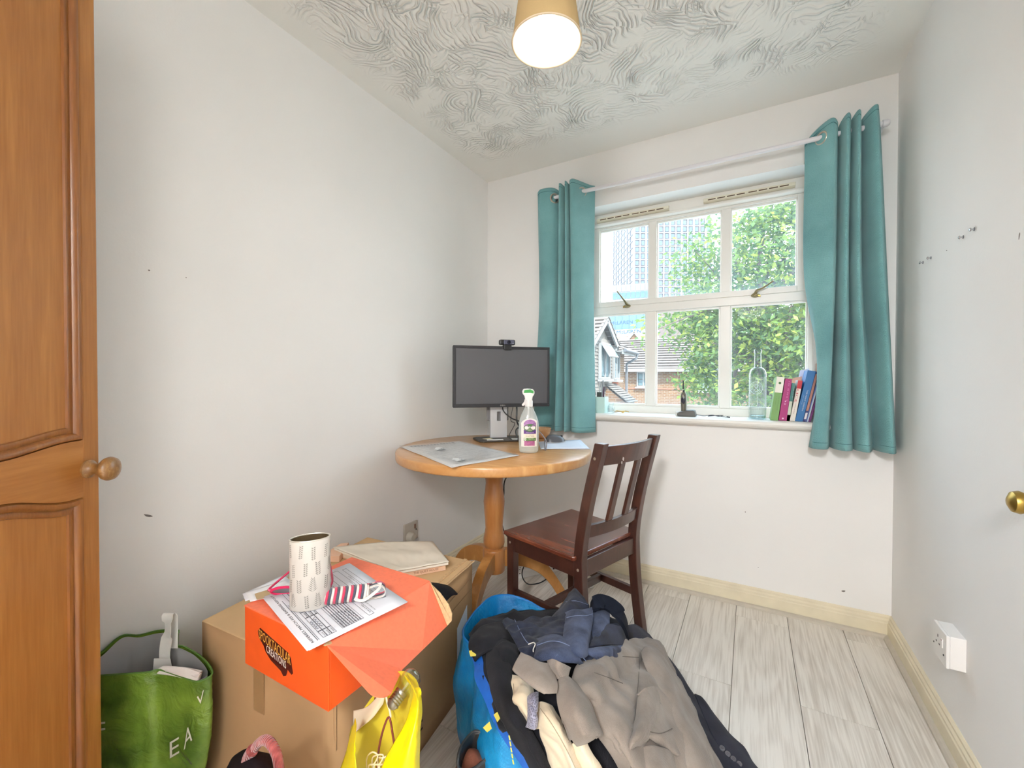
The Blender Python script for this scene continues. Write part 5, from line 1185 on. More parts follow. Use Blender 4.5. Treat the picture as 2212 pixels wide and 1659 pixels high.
# papers on the lid
SQ = lambda pts, z: [Vector((p.x, p.y, z)) for p in (onZ(px, py, z) for px, py in pts)]
ph = LZt
t = thing('loose_papers', 'pile of white letters at the far left corner of the orange lid', 'papers', Vector((OX0+.06, OY1-.1, ph)))
for k, (pts, cl) in enumerate((([(530, 1299), (524, 1283), (612, 1243), (640, 1262)], (232, 234, 240)), ([(541, 1300), (530, 1280), (620, 1252), (650, 1275)], (240, 241, 244)))):
    q = SQ(pts, ph+.0008+.0015*k); flat_sheet('letter_sheet', plain('letter_%d' % k, cl, .8), q, t, amp=.0006, seed=k)
q = SQ([(555, 1296), (550, 1283), (600, 1268), (610, 1282)], ph+.0045); MB().prism(q, (0, 0, .0006)).build('brown_envelope', plain('brown_envelope', (186, 160, 120), .8), t)
FQ = SQ([(668, 1406), (881, 1301), (755, 1217), (570, 1290)], ph+.0052)
fo_c = sum(FQ, Vector())/4
FQ2 = [p+Vector((-.004, -.002, -.0012)) for p in FQ]
t = thing('under_form', 'second white sheet just showing under the printed form', 'paper', fo_c); flat_sheet('form_sheet', plain('under_white', (226, 228, 236), .8), FQ2, t, amp=.0004, seed=31)
t = thing('printed_form', 'white printed form with boxes and handwriting lying on the orange lid', 'form', fo_c)
flat_sheet('form_sheet', plain('form_white', (226, 227, 234), .8), FQ, t, amp=.0005, seed=30)
# frame: u runs 0..1 from the near corner towards the right; v from the near corner to the tin.  The page's top edge is u = 0
def fbox(u0, v0, u1, v1, w=.004):
    return [(u0, v0, u1, v0+w*1.4), (u0, v1-w*1.4, u1, v1), (u0, v0, u0+w, v1), (u1-w, v0, u1, v1)]
it = []
for r in range(3): it += fbox(.15+.042*r, .06, .192+.042*r, .16)+fbox(.15+.042*r, .16, .192+.042*r, .40)+fbox(.15+.042*r, .40, .192+.042*r, .50)+fbox(.15+.042*r, .50, .192+.042*r, .94)
for r in range(9): it += fbox(.33+.024*r, .06, .354+.024*r, .70)+fbox(.33+.024*r, .70, .354+.024*r, .94)
it += fbox(.60, .06, .66, .34)+fbox(.60, .50, .66, .90)+fbox(.72, .52, .80, .94)+fbox(.85, .20, .90, .92)
it += [(.10, .06, .106, .80), (.115, .06, .119, .7)]
o = printed(FQ, it, 'form_rules', plain('form_rule', (104, 104, 112), .8), t, .0016); o['kind'] = 'stuff'
a_, bU, bV, nn_ = plane_frame(FQ)
def ftext(s_, u, v0, v1, h, col=(60, 60, 66), nm='lettering'):
    m = MB(); up_ = -bU.normalized()*h
    letters(m, s_, a_+bU*u+bV*v0+UP*.0018, bV.normalized(), up_, bV.length*(v1-v0)); m.build(nm, plain('form_'+str(col), col, .8), t)
ftext('REFEREES MATCH FEE & EXPENSE REPORT', .072, .06, .96, .0052, (40, 40, 46))
for k, (s_, u, v0, v1) in enumerate((('DATE', .182, .075, .13), ('NAME', .182, .41, .48), ('ROLE', .224, .075, .13), ('VENUE', .224, .41, .48), ('TEAMS', .266, .075, .14), ('FEE', .266, .41, .46), ('TRAVEL', .645, .09, .26), ('TOTAL', .645, .55, .70), ('SIGNED', .78, .56, .70), ('PAYMENT BY BANK TRANSFER', .70, .10, .44), ('OFFICE USE ONLY', .83, .55, .80))):
    ftext(s_, u, v0, v1, .0030)
for k in range(8): ftext(['MILEAGE', 'MEALS', 'PARKING', 'TOLLS', 'PHONE', 'KIT', 'OTHER', 'FARES'][k], .350+.024*k, .075, .30, .0022)
for u, v0, v1 in ((.178, .19, .33), (.220, .20, .36)):
    pts = [a_+bU*(u-.012+.010*math.sin(i*1.9))+bV*(v0+(v1-v0)*i/14)+UP*.0022 for i in range(15)]
    MB().tube(pts, .0005, 4, smooth=3).build('handwriting', plain('pen_grey', (110, 112, 124), .7), t)
# oval tin with leaf sprigs
tb_ = onZ(655, 1318, ph+.006); tb_ = Vector((tb_.x, tb_.y+.018, ph+.0066))
tin = thing('floral_tin', 'tall oval open tin with grey leaf print standing on the form', 'tin', tb_)
vx = (R_*.93+Vector((F_.x, F_.y, 0))*.36); vx.z = 0; vx.normalize(); vy = Vector((-vx.y, vx.x, 0))
ta, tq, thh = .0425, .60, .158
MB().lathe([(.001, .0015), (ta-.002, .0015), (ta, .003), (ta, thh-.002), (ta-.0005, thh)], tb_, seg=56, sq=tq, xdir=vx, caps=False).build('tin_wall', plain('tin_white', (206, 201, 194), .35, var=.03, vs=12, spec=.5), tin, smooth=True, ang=50)
MB().lathe([(ta-.003, thh-.001), (ta-.003, .004), (.001, .003)], tb_, seg=56, sq=tq, xdir=vx, caps=False).build('tin_inside', plain('tin_inside', (92, 76, 52), .45, .3, var=.15, vs=20), tin, smooth=True)
rim = [tb_+vx*((ta-.0008)*math.cos(a))+vy*((ta-.0008)*tq*math.sin(a))+UP*thh for a in [i*math.pi/32 for i in range(64)]]
MB().tube(rim, .0016, 8, True).build('tin_rim', plain('tin_rim', (214, 208, 196), .3, .4), tin, smooth=True)
def ont(a, z): return tb_+vx*((ta+.0004)*math.cos(a))+vy*((ta+.0004)*tq*math.sin(a))+UP*z
random.seed(12)
m = MB()
def leafq(a, z, da, dz, w):
    # slim leaf on the tin's curve
    nrm_ = Vector((-dz, da*ta, 0)); ln = math.hypot(da*ta, dz); px_, pz_ = -dz/ln*w, da*ta/ln*w
    m.add([ont(a, z), ont(a+da*.5+px_/ta, z+dz*.5+pz_), ont(a+da, z+dz), ont(a+da*.5-px_/ta, z+dz*.5-pz_)], [(0, 1, 2, 3)])
for row in range(4):
    for col_ in range(9):
        a = -math.pi+col_*math.pi/4.5+(row % 2)*.35+random.uniform(-.1, .1); z = .006+row*.037+random.uniform(-.004, .004)
        kd = random.randrange(3); tl = random.uniform(-.25, .25)
        for i in range(7):
            zz_ = z+i*.0042; aa = a+tl*i*.05
            if zz_+.006 > thh-.003: break
            if kd == 0: leafq(aa, zz_, .15, .0055, .0013); leafq(aa, zz_, -.15, .0055, .0013)
            elif kd == 1: leafq(aa, zz_, .24*(1-i*.10), .0085, .0010); leafq(aa, zz_, -.24*(1-i*.10), .0085, .0010)
            else: leafq(aa, zz_+.001, .11, .0030, .0015); leafq(aa, zz_, -.11, .0030, .0015)
o = m.build('leaf_print', plain('print_grey', (140, 136, 130), .5), tin); o['kind'] = 'stuff'
# pink sunglasses behind the tin
g0, g1 = onZ(588, 1283, ph+.012), onZ(711, 1264, ph+.022)
gm = (g0+g1)/2; gu = (g1-g0); gu.z = 0; gl_ = gu.length; gu.normalize(); gv = Vector((-gu.y, gu.x, 0))
sg_ = thing('sunglasses', 'pink-framed sunglasses lying behind the floral tin', 'sunglasses', Vector((gm.x, gm.y, ph)))
PK = plain('pink_acetate', (206, 36, 88), .2, spec=.6)
gb = Vector((gm.x, gm.y, ph+.018))
def gpt(s, h): return gb+gu*s+UP*(h*.72)-gv*(h*.55)
for sg in (-1, 1):
    c0 = sg*.036
    oval = [gpt(c0+.031*math.cos(a)*(1+.1*sg*math.sin(a)), .017*math.sin(a)) for a in [i*math.pi/14 for i in range(28)]]
    MB().tube(oval, .0032, 8, True).build('frame_rim', PK, sg_, smooth=True)
    m = MB(); m.add([gpt(c0, 0)-gv*.001]+oval, [(0, i+1, (i+1) % 28+1) for i in range(28)]); m.build('lens', plain('grey_lens', (116, 118, 120), .12, spec=.8), sg_, smooth=True)
    hp = gpt(sg*.070, .010)
    MB().tube([gpt(sg*.064, .010), hp, hp+gv*.03+gu*(-sg*.004), hp+gv*.12-gu*(sg*.030)+UP*(.006 if sg < 0 else .0)], .0028, 8, smooth=4).build('temple', PK, sg_, smooth=True)
MB().tube([gpt(-.007, .006), gpt(0, .010), gpt(.007, .006)], .0028, 8, smooth=4).build('bridge', PK, sg_, smooth=True)
# striped braid wound on a core
r0_, r1_ = onZ(700, 1293, ph+.020), onZ(800, 1281, ph+.020); r0_.z = r1_.z = ph+.0240
ax_r = (r1_-r0_); rl_ = ax_r.length; ax_r.normalize(); ru = UP; rv = ax_r.cross(ru)
br = thing('striped_braid', 'bundle of pink, grey and cream striped braid lying on the form', 'braid', Vector((r0_.x, r0_.y, ph+.006)))
rr = .0165
MB().lathe([(rr*.6, 0), (rr*.96, .003), (rr*.96, rl_-.003), (rr*.6, rl_)], r0_, ax_r, 28, sq=1.0).build('core', plain('braid_core', (214, 206, 200), .9), br, smooth=True)
STC = [('pink_stripe', (198, 62, 92)), ('grey_stripe', (82, 84, 98)), ('cream_stripe', (232, 224, 216))]
turns = 5.0
for k, (nm, col) in enumerate(STC):
    m = MB(); P = []
    n = int(turns*30)
    for i in range(n+1):
        a = 2*math.pi*i/30; s0 = rl_*(i/30+k/3)/(turns+.7); s1 = s0+rl_/(turns+.7)/3*.98; skew = .006*math.cos(a)
        P.append([r0_+ax_r*(s+skew)+ru*((rr+hh)*math.cos(a))+rv*((rr+hh)*math.sin(a)) for s, hh in ((s0, .0002), (s0+.0008, .0016), (s1-.0008, .0016), (s1, .0002))])
    m.grid(P); m.build(nm, weave(nm, col, None, .9, 2600, .3, var=.1), br, smooth=True)
# loose end: loops beyond the roll
e0_ = r1_-ax_r*.004
for k, (nm, col) in enumerate(STC):
    off = rv*(-.012+.008*k)+UP*.0
    pts = [e0_+off+UP*.010, e0_+ax_r*.022+off+UP*.015, e0_+ax_r*.036+off+UP*.006, e0_+ax_r*.036+off-UP*.010, e0_+ax_r*.018+off-UP*.0145, e0_-ax_r*.006+off-UP*.0150]
    MB().ribbon(pts, .0085, .0012, (rv.x, rv.y, 0), smooth=6).build(nm, MATS[nm], br, smooth=True)
pts = [e0_-ax_r*.030-rv*.0172*-1+UP*-.004, e0_-ax_r*.012+rv*.019-UP*.010, e0_+ax_r*.014+rv*.019+UP*.004, e0_+ax_r*.030+rv*.008+UP*.016, e0_+ax_r*.020-rv*.004+UP*.013]
MB().ribbon(pts, .0070, .0014, (0, 0, 1), smooth=6).build('cream_strap', MATS['cream_stripe'], br, smooth=True)

# ================================================================== green carrier bag by the wardrobe door
def px_bag(pts): return [Vector(onZ(x, y, z)) for x, y, z in pts]
gr_rim = px_bag([(196, 1462, .360), (262, 1456, .362), (318, 1452, .362), (345, 1447, .362), (392, 1462, .352), (428, 1472, .346), (459, 1453, .356), (436, 1420, .365), (400, 1398, .370), (368, 1389, .376)])
gr_rim += [Vector((-1.440, .590, .366)), Vector((-1.488, .560, .368)), Vector((-1.490, .515, .378)), Vector((-1.490, .475, .396)), Vector((-1.490, .43, .370)), Vector((-1.478, .37, .358)), Vector((-1.445, .35, .356))]
gc = sum(gr_rim, Vector())/len(gr_rim)
GRN = None
def green_mat():
    m, nt, b = nmat('green_plastic_sheet'); L = nt.links.new
    b.inputs['Roughness'].default_value = .26; b.inputs['Specular IOR Level'].default_value = .6
    v = coords(nt); no = N(nt, 'ShaderNodeTexNoise'); no.inputs['Scale'].default_value = 9; no.inputs['Detail'].default_value = 4; L(v, no.inputs['Vector'])
    cr = N(nt, 'ShaderNodeValToRGB'); cr.color_ramp.elements[0].color = lin((64, 96, 30)); cr.color_ramp.elements[1].color = lin((124, 154, 56)); cr.color_ramp.elements[0].position = .3; cr.color_ramp.elements[1].position = .7
    L(no.outputs['Fac'], cr.inputs[0]); L(cr.outputs[0], b.inputs['Base Color'])
    n2 = N(nt, 'ShaderNodeTexNoise'); n2.inputs['Scale'].default_value = 16; n2.inputs['Detail'].default_value = 5; n2.inputs['Distortion'].default_value = 1.5; L(v, n2.inputs['Vector'])
    bp = N(nt, 'ShaderNodeBump'); bp.inputs['Strength'].default_value = .8; bp.inputs['Distance'].default_value = .012; L(n2.outputs['Fac'], bp.inputs['Height']); L(bp.outputs[0], b.inputs['Normal'])
    return m
GRN = green_mat(); GRIN = plain('bag_grey_inside', (176, 176, 176), .5, var=.06, vs=8)
gbag = thing('green_bag', 'glossy green carrier bag with pale capital letters, behind the wardrobe door', 'bag', Vector((gc.x, gc.y, 0)))
def bag_wall(rim, base_k, mid_k, z_mid=.14, n=9, seed=0, wr=.010, cmax=None):
    c = sum(rim, Vector())/len(rim); loop = spline(rim, 6, True); P = []
    for i in range(n+1):
        v = i/n; row = []
        for j, p in enumerate(loop):
            k = 1+(mid_k-1)*min(1, v/.45) if v < .45 else mid_k+(base_k-mid_k)*(v-.45)/.55
            q = Vector((c.x+(p.x-c.x)*k, c.y+(p.y-c.y)*k, p.z*(1-v)))
            d = Vector((p.x-c.x, p.y-c.y, 0)).normalized(); ang_ = math.atan2(p.y-c.y, p.x-c.x)
            w = mnoise.noise(Vector((ang_*2.2+seed, q.z*9, seed)))+.5*mnoise.noise(Vector((ang_*5+seed, q.z*16+ang_*3, seed)))
            q += d*(wr*w*min(1, v*5+.15)); q.x = max(q.x, XL+.008)
            if cmax: q = cmax(q)
            row.append(q)
        row.append(row[0]); P.append(row)
    return P, loop
def gclip(q):
    if q.x > -1.40 and q.y > .575 and q.z < .43: q.y = min(q.y, .578)
    return q
P, loop = bag_wall(gr_rim, .70, 1.0, seed=2, cmax=gclip)
MB().grid(P).build('bag_wall', GRN, gbag, smooth=True, ang=180)
Pin = [[Vector((gc.x+(p.x-gc.x)*.93, gc.y+(p.y-gc.y)*.93, p.z-.003)) for p in r] for r in P[:6]]
MB().grid(Pin).build('bag_lining', GRIN, gbag, smooth=True, ang=180)
MB().add([Vector((gc.x, gc.y, .20))]+Pin[4][:-1], [(0, i+1, (i+1) % (len(Pin[4])-1)+1) for i in range(len(Pin[4])-1)]).build('bag_shadow_fill', plain('bag_inner_shade', (40, 40, 44), .9), gbag)  # dark sheet standing in for the shade inside the bag
MB().tube(loop, .0022, 6, True).build('bag_hem', plain('green_hem', (76, 112, 44), .4), gbag, smooth=True)
hb = onZ(356, 1425, .360); ht = hb+Vector((.004, .002, .155)); hv = R_.copy(); hv.z = 0; hv.normalize()
hq = Vector((max(hb.x, XL+.03), hb.y, hb.z))
pts = [hq+Vector((0, .0, -.05)), hq+UP*.02, hq+hv*.004+UP*.08+Vector((.010, 0, 0)), hq+hv*.008+UP*.118, hq+hv*.010+UP*.105+Vector((-.008, .012, 0)), hq+hv*.012+UP*.02+Vector((-.012, .012, 0))]
MB().ribbon(pts, .028, .0012, [hv, hv*.95+Vector((0, 0, .3)), hv*.9-Vector((0, .4, 0)), hv, hv, hv], smooth=5).build('bag_handle', plain('white_tape_handle', (222, 222, 218), .4, var=.05, vs=30), gbag, smooth=True)
q4 = [hq-hv*.028+UP*-.052, hq+hv*.032+UP*-.055, hq+hv*.020+UP*.008, hq-hv*.022+UP*.008]; MB().prism([p+Vector((.004, -.006, 0)) for p in q4], (.0008, -.0012, 0)).build('handle_patch', plain('white_tape_handle', (0, 0, 0)), gbag)
PL = plain('bag_print', (214, 216, 196), .5)
def onbagwall(px, py, y):
    return onY(px, py, y)
def bagword(s_, px, py, px2, py2, h):
    # letters follow the bag's front, at the depth of its nearest wall
    def hit(x, y):
        d = ray(x, y); best = None
        for r0, r1 in zip(P, P[1:]):
            for a, b_, c_, d_ in zip(r0, r0[1:], r1[1:], r1):
                for tri in ((a, b_, c_), (a, c_, d_)):
                    n = (tri[1]-tri[0]).cross(tri[2]-tri[0])
                    dn_ = n.dot(d)
                    if abs(dn_) < 1e-12: continue
                    tt = n.dot(tri[0]-EYE)/dn_
                    if tt <= 0 or (best and tt >= best): continue
                    q = EYE+d*tt; ok = True
                    for k in range(3):
                        if n.dot((tri[(k+1) % 3]-tri[k]).cross(q-tri[k])) < -1e-9: ok = False; break
                    if ok: best = tt
        return EYE+d*best if best else None
    a, b_ = hit(px, py), hit(px2, py2)
    if a is None or b_ is None: return
    ux = (b_-a).normalized(); n = ux.cross(UP).normalized(); n = n if n.dot(EYE-a) > 0 else -n
    m = MB(); letters(m, s_, a+n*.006, ux, UP*h, (b_-a).length); m.build('lettering', PL, gbag)
bagword('E', 372, 1634, 392, 1622, .042); bagword('A', 402, 1616, 420, 1594, .045); bagword('V', 428, 1524, 443, 1508, .026); bagword('F', 219, 1590, 232, 1588, .040)
# things in the bag
t = thing('folded_cloth', 'white folded cloth showing at the mouth of the green bag', 'cloth', onZ(400, 1455, .30))
q = px_bag([(330, 1455, .352), (372, 1440, .368), (435, 1454, .366), (424, 1474, .344)])
P_ = surf([[q[0], (q[0]+q[3])/2+UP*.004, q[3]], [(q[0]+q[1])/2+UP*.010, sum(q, Vector())/4+UP*.014, (q[2]+q[3])/2+UP*.012], [q[1], (q[1]+q[2])/2+UP*.006, q[2]]], 6, 6)
MB().grid(P_).build('cloth_fold', weave('white_cloth', (222, 214, 212), (236, 230, 228), .9, 1500, .2, var=.04), t, smooth=True, solid=.012, ang=180, off=-1)
t = thing('white_packet', 'white packet standing in the green bag beside the wardrobe door', 'packet', Vector((-1.42, .40, .2)))
pq = [onZ(205, 1440, .33), onZ(226, 1432, .33)]
c = onY(220, 1440, .46); MB().obox(onZ(206, 1440, .37)+Vector((-.0, -.02, -.03)), (.035, .02, 0), (-.008, .014, 0), (0, 0, .12)).build('packet_body', plain('packet_white', (232, 236, 240), .5), t, bevel=.003)

# ================================================================== yellow carrier bag with a light bulb
YB_ = .660
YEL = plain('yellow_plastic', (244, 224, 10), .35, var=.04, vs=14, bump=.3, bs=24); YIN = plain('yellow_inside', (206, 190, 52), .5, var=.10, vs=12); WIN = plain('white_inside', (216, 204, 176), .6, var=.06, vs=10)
yb = thing('yellow_bag', 'crumpled bright yellow carrier bag standing against the big cardboard box', 'bag', (-.62, .55, 0))
def yp(px, py, y): return onY(px, py, y-.118)
def sheet(name, ctrl, mat, parent, kr=7, kc=7, solid=.0012, wr=0, seed=0, off=0, ws=14, sub=0):
    P = surf(ctrl, kr, kc)
    if wr:
        Q = []
        for i, r in enumerate(P):
            Q.append([])
            for j, p in enumerate(r):
                a = r[min(j+1, len(r)-1)]-r[max(j-1, 0)]; b_ = P[min(i+1, len(P)-1)][j]-P[max(i-1, 0)][j]
                n = a.cross(b_); n = n.normalized() if n.length > 1e-9 else UP
                Q[-1].append(p+n*(wr*(mnoise.noise(p*ws+Vector((seed, 0, 0)))+.5*mnoise.noise(p*(ws*2.3)+Vector((0, seed, 0))))))
        P = Q
    o = MB().grid(P).build(name, mat, parent, smooth=True, solid=solid, ang=180, off=off); return o, P
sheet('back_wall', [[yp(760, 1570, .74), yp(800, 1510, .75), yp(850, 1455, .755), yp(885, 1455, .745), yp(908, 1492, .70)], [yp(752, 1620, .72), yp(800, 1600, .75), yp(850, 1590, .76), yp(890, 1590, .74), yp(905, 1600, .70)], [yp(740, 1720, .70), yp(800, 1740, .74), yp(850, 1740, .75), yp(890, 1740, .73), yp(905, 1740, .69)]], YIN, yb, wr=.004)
sheet('left_wall', [[yp(765, 1552, .70), yp(769, 1590, .66), yp(766, 1620, .645)], [yp(752, 1605, .69), yp(762, 1630, .65), yp(770, 1650, .635)], [yp(728, 1700, .67), yp(755, 1720, .63), yp(776, 1740, .62)], [yp(712, 1800, .66), yp(750, 1830, .62), yp(785, 1850, .61)]], YEL, yb, wr=.003)
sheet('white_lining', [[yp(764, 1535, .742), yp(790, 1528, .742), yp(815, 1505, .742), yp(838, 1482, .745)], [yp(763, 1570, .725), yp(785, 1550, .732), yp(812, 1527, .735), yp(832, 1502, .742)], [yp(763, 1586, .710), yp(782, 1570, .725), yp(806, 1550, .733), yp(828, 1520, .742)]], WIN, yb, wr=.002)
sheet('right_wall', [[yp(872, 1457, .735), yp(882, 1474, .725), yp(893, 1486, .71), yp(905, 1484, .70), yp(909, 1495, .69)], [yp(893, 1490, .70), yp(898, 1500, .68), yp(902, 1510, .67), yp(907, 1520, .67), yp(911, 1530, .68)], [yp(880, 1545, .665), yp(888, 1555, .655), yp(896, 1560, .65), yp(903, 1565, .655), yp(910, 1570, .67)], [yp(848, 1610, .645), yp(865, 1620, .635), yp(880, 1625, .63), yp(895, 1630, .64), yp(906, 1630, .66)], [yp(826, 1665, .63), yp(850, 1680, .62), yp(870, 1690, .62), yp(890, 1690, .63), yp(902, 1690, .65)], [yp(800, 1800, .62), yp(840, 1820, .61), yp(865, 1830, .61), yp(885, 1830, .62), yp(895, 1830, .64)]], YEL, yb, wr=.004, seed=5)
for pp, lab_ in (((862, 1492), 'clear light bulb with a ribbed metal screw cap in the yellow bag'),):
    c0, c1 = yp(868, 1494, .735), yp(849, 1520, .715)
    axb = (c1-c0).normalized()
    t = thing('light_bulb', lab_, 'light bulb', c0)
    MB().lathe([(.0125, 0)]+[q for k in range(5) for q in ((.0132, .004+.0048*k), (.0118, .0064+.0048*k))]+[(.0090, .030), (.004, .033)], c0, axb, 26).build('screw_cap', plain('cap_metal', (168, 164, 150), .28, .9), t, smooth=True, ang=60)
    MB().lathe([(.0118, .001), (.0140, -.006), (.0185, -.014), (.0205, -.024), (.0180, -.034), (.010, -.041), (.001, -.043)], c0, axb, 30, caps=False).build('glass_globe', GLS, t, smooth=True)
RED = plain('red_brown_cord', (118, 52, 44), .6)
o = MB().tube([yp(814, 1690, .70), yp(817, 1630, .70), yp(824, 1590, .70), yp(834, 1558, .70), yp(840, 1550, .70), yp(844, 1560, .70), yp(848, 1585, .705), yp(852, 1615, .71), yp(856, 1690, .71)], .0021, 8, smooth=7).build('brown_cord', RED, smooth=True); tag(o, 'red-brown cord bent in a loop inside the yellow bag', 'cord')
o = MB().tube([yp(806, 1525, .752), yp(811, 1505, .752), yp(813, 1485, .756), yp(812, 1470, .765)], .0016, 6, smooth=6).build('dark_red_cord', plain('dark_red_cord', (92, 26, 30), .6), smooth=True); tag(o, 'short dark red cord end under the corner of the orange flap', 'cord')
random.seed(5)
t = thing('string_tangle', 'tangle of cream string at the bottom of the yellow bag', 'string', yp(812, 1650, .70))
for k in range(4):
    x0 = 792+12*k; MB().tube([yp(x0+random.uniform(-8, 8), 1680, .69), yp(x0, 1640, .69), yp(x0+12, 1625+6*k, .685), yp(x0+24, 1632, .685), yp(x0+16, 1650, .68), yp(x0+4, 1655, .68), yp(x0+10, 1690, .68)], .0014, 6, smooth=7).build('string_strand', plain('cream_string', (226, 214, 178), .8), t, smooth=True)
o = MB().tube([yp(832, 1490, .748), yp(836, 1515, .745), yp(842, 1535, .742), yp(844, 1550, .74)], .0022, 6, smooth=6).build('bag_drawstring', plain('pale_tape', (232, 224, 196), .6), yb, smooth=True)

# ================================================================== red knitted strap and dark bag at the bottom edge
KN = weave('red_knit', (142, 60, 60), (176, 92, 88), .95, 420, .9, var=.25, vs=60, sheen=.4)
c = onY(570, 1640, .44)
kb = thing('dark_bag', 'dark bag at the bottom edge in front of the big cardboard box', 'bag', Vector((c.x, .42, 0)))
def kp(px, py, y): return onY(px, py, y)
sheet('bag_side', [[kp(470, 1700, .46), kp(500, 1645, .47), kp(540, 1618, .48), kp(590, 1640, .48), kp(618, 1690, .47)], [kp(460, 1760, .40), kp(500, 1720, .40), kp(540, 1700, .40), kp(590, 1720, .40), kp(620, 1760, .42)], [kp(470, 1900, .40), kp(500, 1900, .39), kp(540, 1900, .39), kp(590, 1900, .39), kp(620, 1900, .40)]], weave('dark_bag_cloth', (22, 19, 24), (36, 31, 38), .8, 900, .4, sheen=0), kb, wr=.004, solid=.004)
ks = thing('knitted_strap', 'red knitted strap looped upwards at the bottom edge of the photo', 'strap', kp(570, 1600, .45))
MB().tube([kp(528, 1690, .455), kp(540, 1640, .455), kp(552, 1614, .455), kp(566, 1600, .455), kp(578, 1600, .455), kp(590, 1614, .455), kp(600, 1640, .455), kp(606, 1690, .455)], .0085, 14, smooth=6).build('strap_loop', KN, ks, smooth=True)
MB().tube([kp(526, 1690, .45), kp(536, 1640, .45), kp(546, 1620, .45)], .011, 12, smooth=6).build('strap_fold', KN, ks, smooth=True)
# ================================================================== blue bag and the heap of clothes
# heights of the heap, measured column by column: (px, py, z)
HP = [(1000, 1371, .345), (1037, 1454, .345), (1061, 1512, .340), (1082, 1567, .320), (1147, 1659, .235), (1060, 1330, .320), (1180, 1320, .300), (1240, 1290, .330), (1300, 1310, .300), (1352, 1345, .285), (1380, 1375, .160),
      (1110, 1400, .345), (1200, 1400, .350), (1300, 1420, .320), (1400, 1400, .205), (1440, 1430, .130), (1480, 1480, .080), (1130, 1480, .350), (1220, 1490, .360), (1310, 1500, .330), (1400, 1500, .240), (1500, 1530, .075),
      (1180, 1570, .345), (1260, 1580, .340), (1350, 1590, .290), (1440, 1590, .190), (1540, 1600, .055), (1200, 1660, .270), (1290, 1670, .275), (1390, 1670, .235), (1480, 1670, .150), (1580, 1670, .040), (1640, 1680, .020), (1200, 1760, .200), (1300, 1760, .210), (1420, 1760, .17), (1560, 1760, .06), (1100, 1720, .16)]
_hx = np.array([(a/100., b_/100.) for a, b_, _ in HP]); _hz = np.array([z for _, _, z in HP])
def _k(d): return np.where(d > 1e-9, d*d*np.log(np.maximum(d, 1e-9)), 0)
_A = np.zeros((len(HP)+3, len(HP)+3)); _D = np.sqrt(((_hx[:, None]-_hx[None])**2).sum(-1)); _A[:-3, :-3] = _k(_D)+np.eye(len(HP))*.02
_A[:-3, -3] = 1; _A[:-3, -2:] = _hx; _A[-3, :-3] = 1; _A[-2:, :-3] = _hx.T
_W = np.linalg.solve(_A, np.concatenate([_hz, np.zeros(3)]))
def heap(px, py):
    q = np.array([px/100., py/100.]); d = np.sqrt(((_hx-q)**2).sum(-1)); return float(_k(d) @ _W[:-3]+_W[-3]+q @ _W[-2:])
def hp(px, py, lift=0.0): return onZ(px, py, max(.004, heap(px, py)+lift))
GAIN = [1.0]
def fabric(name, ctrl, mat, parent, kr=8, kc=8, solid=.003, wr=.004, ws=16, seed=0, stretch=(1, 1, 1), fine=.35, off=0):
    """a piece of cloth over the heap: control rows of (px, py, lift); wrinkles run across `stretch`"""
    P = surf([[hp(c[0], c[1], c[2]*GAIN[0]) for c in row] for row in ctrl], kr, kc); Q = []
    for i, r in enumerate(P):
        Q.append([])
        for j, p in enumerate(r):
            a = r[min(j+1, len(r)-1)]-r[max(j-1, 0)]; b_ = P[min(i+1, len(P)-1)][j]-P[max(i-1, 0)][j]
            n = a.cross(b_); n = n.normalized() if n.length > 1e-9 else UP
            if n.z < 0: n = -n
            s_ = Vector((p.x*stretch[0], p.y*stretch[1], p.z*stretch[2]))*ws
            w = (.5-abs(mnoise.noise(s_+Vector((seed, seed*.3, 0)))))*1.3+fine*mnoise.noise(s_*2.7+Vector((0, seed, 0)))
            q = p+n*(wr*w); q.z = max(q.z, .003); Q[-1].append(q)
    o = MB().grid(Q).build(name, mat, parent, smooth=True, solid=solid, ang=180, off=off)
    return o, Q
DEN = weave('dark_denim', (24, 28, 42), (48, 55, 78), .9, 1500, .5, diag=True, var=.3, vs=16, sheen=.1, fuzz=.6)
DENL = weave('faded_denim', (44, 54, 80), (80, 92, 122), .9, 1500, .5, diag=True, var=.3, vs=18, sheen=.1, fuzz=.6)
BLK = weave('black_trouser_cloth', (18, 18, 22), (34, 34, 40), .85, 1300, .3, var=.25, vs=10, sheen=.05, fuzz=.4)
GRYC = weave('taupe_suiting', (128, 117, 109), (152, 141, 132), .85, 1700, .35, var=.06, vs=14, sheen=.15, fuzz=.45)
CRM = weave('cream_cotton', (216, 198, 168), (234, 220, 196), .85, 1300, .25, var=.06, vs=8, sheen=.15, fuzz=.2)
NAVY = weave('charcoal_suiting', (30, 31, 42), (50, 51, 64), .85, 1800, .3, var=.15, vs=12, sheen=.05, fuzz=.5)
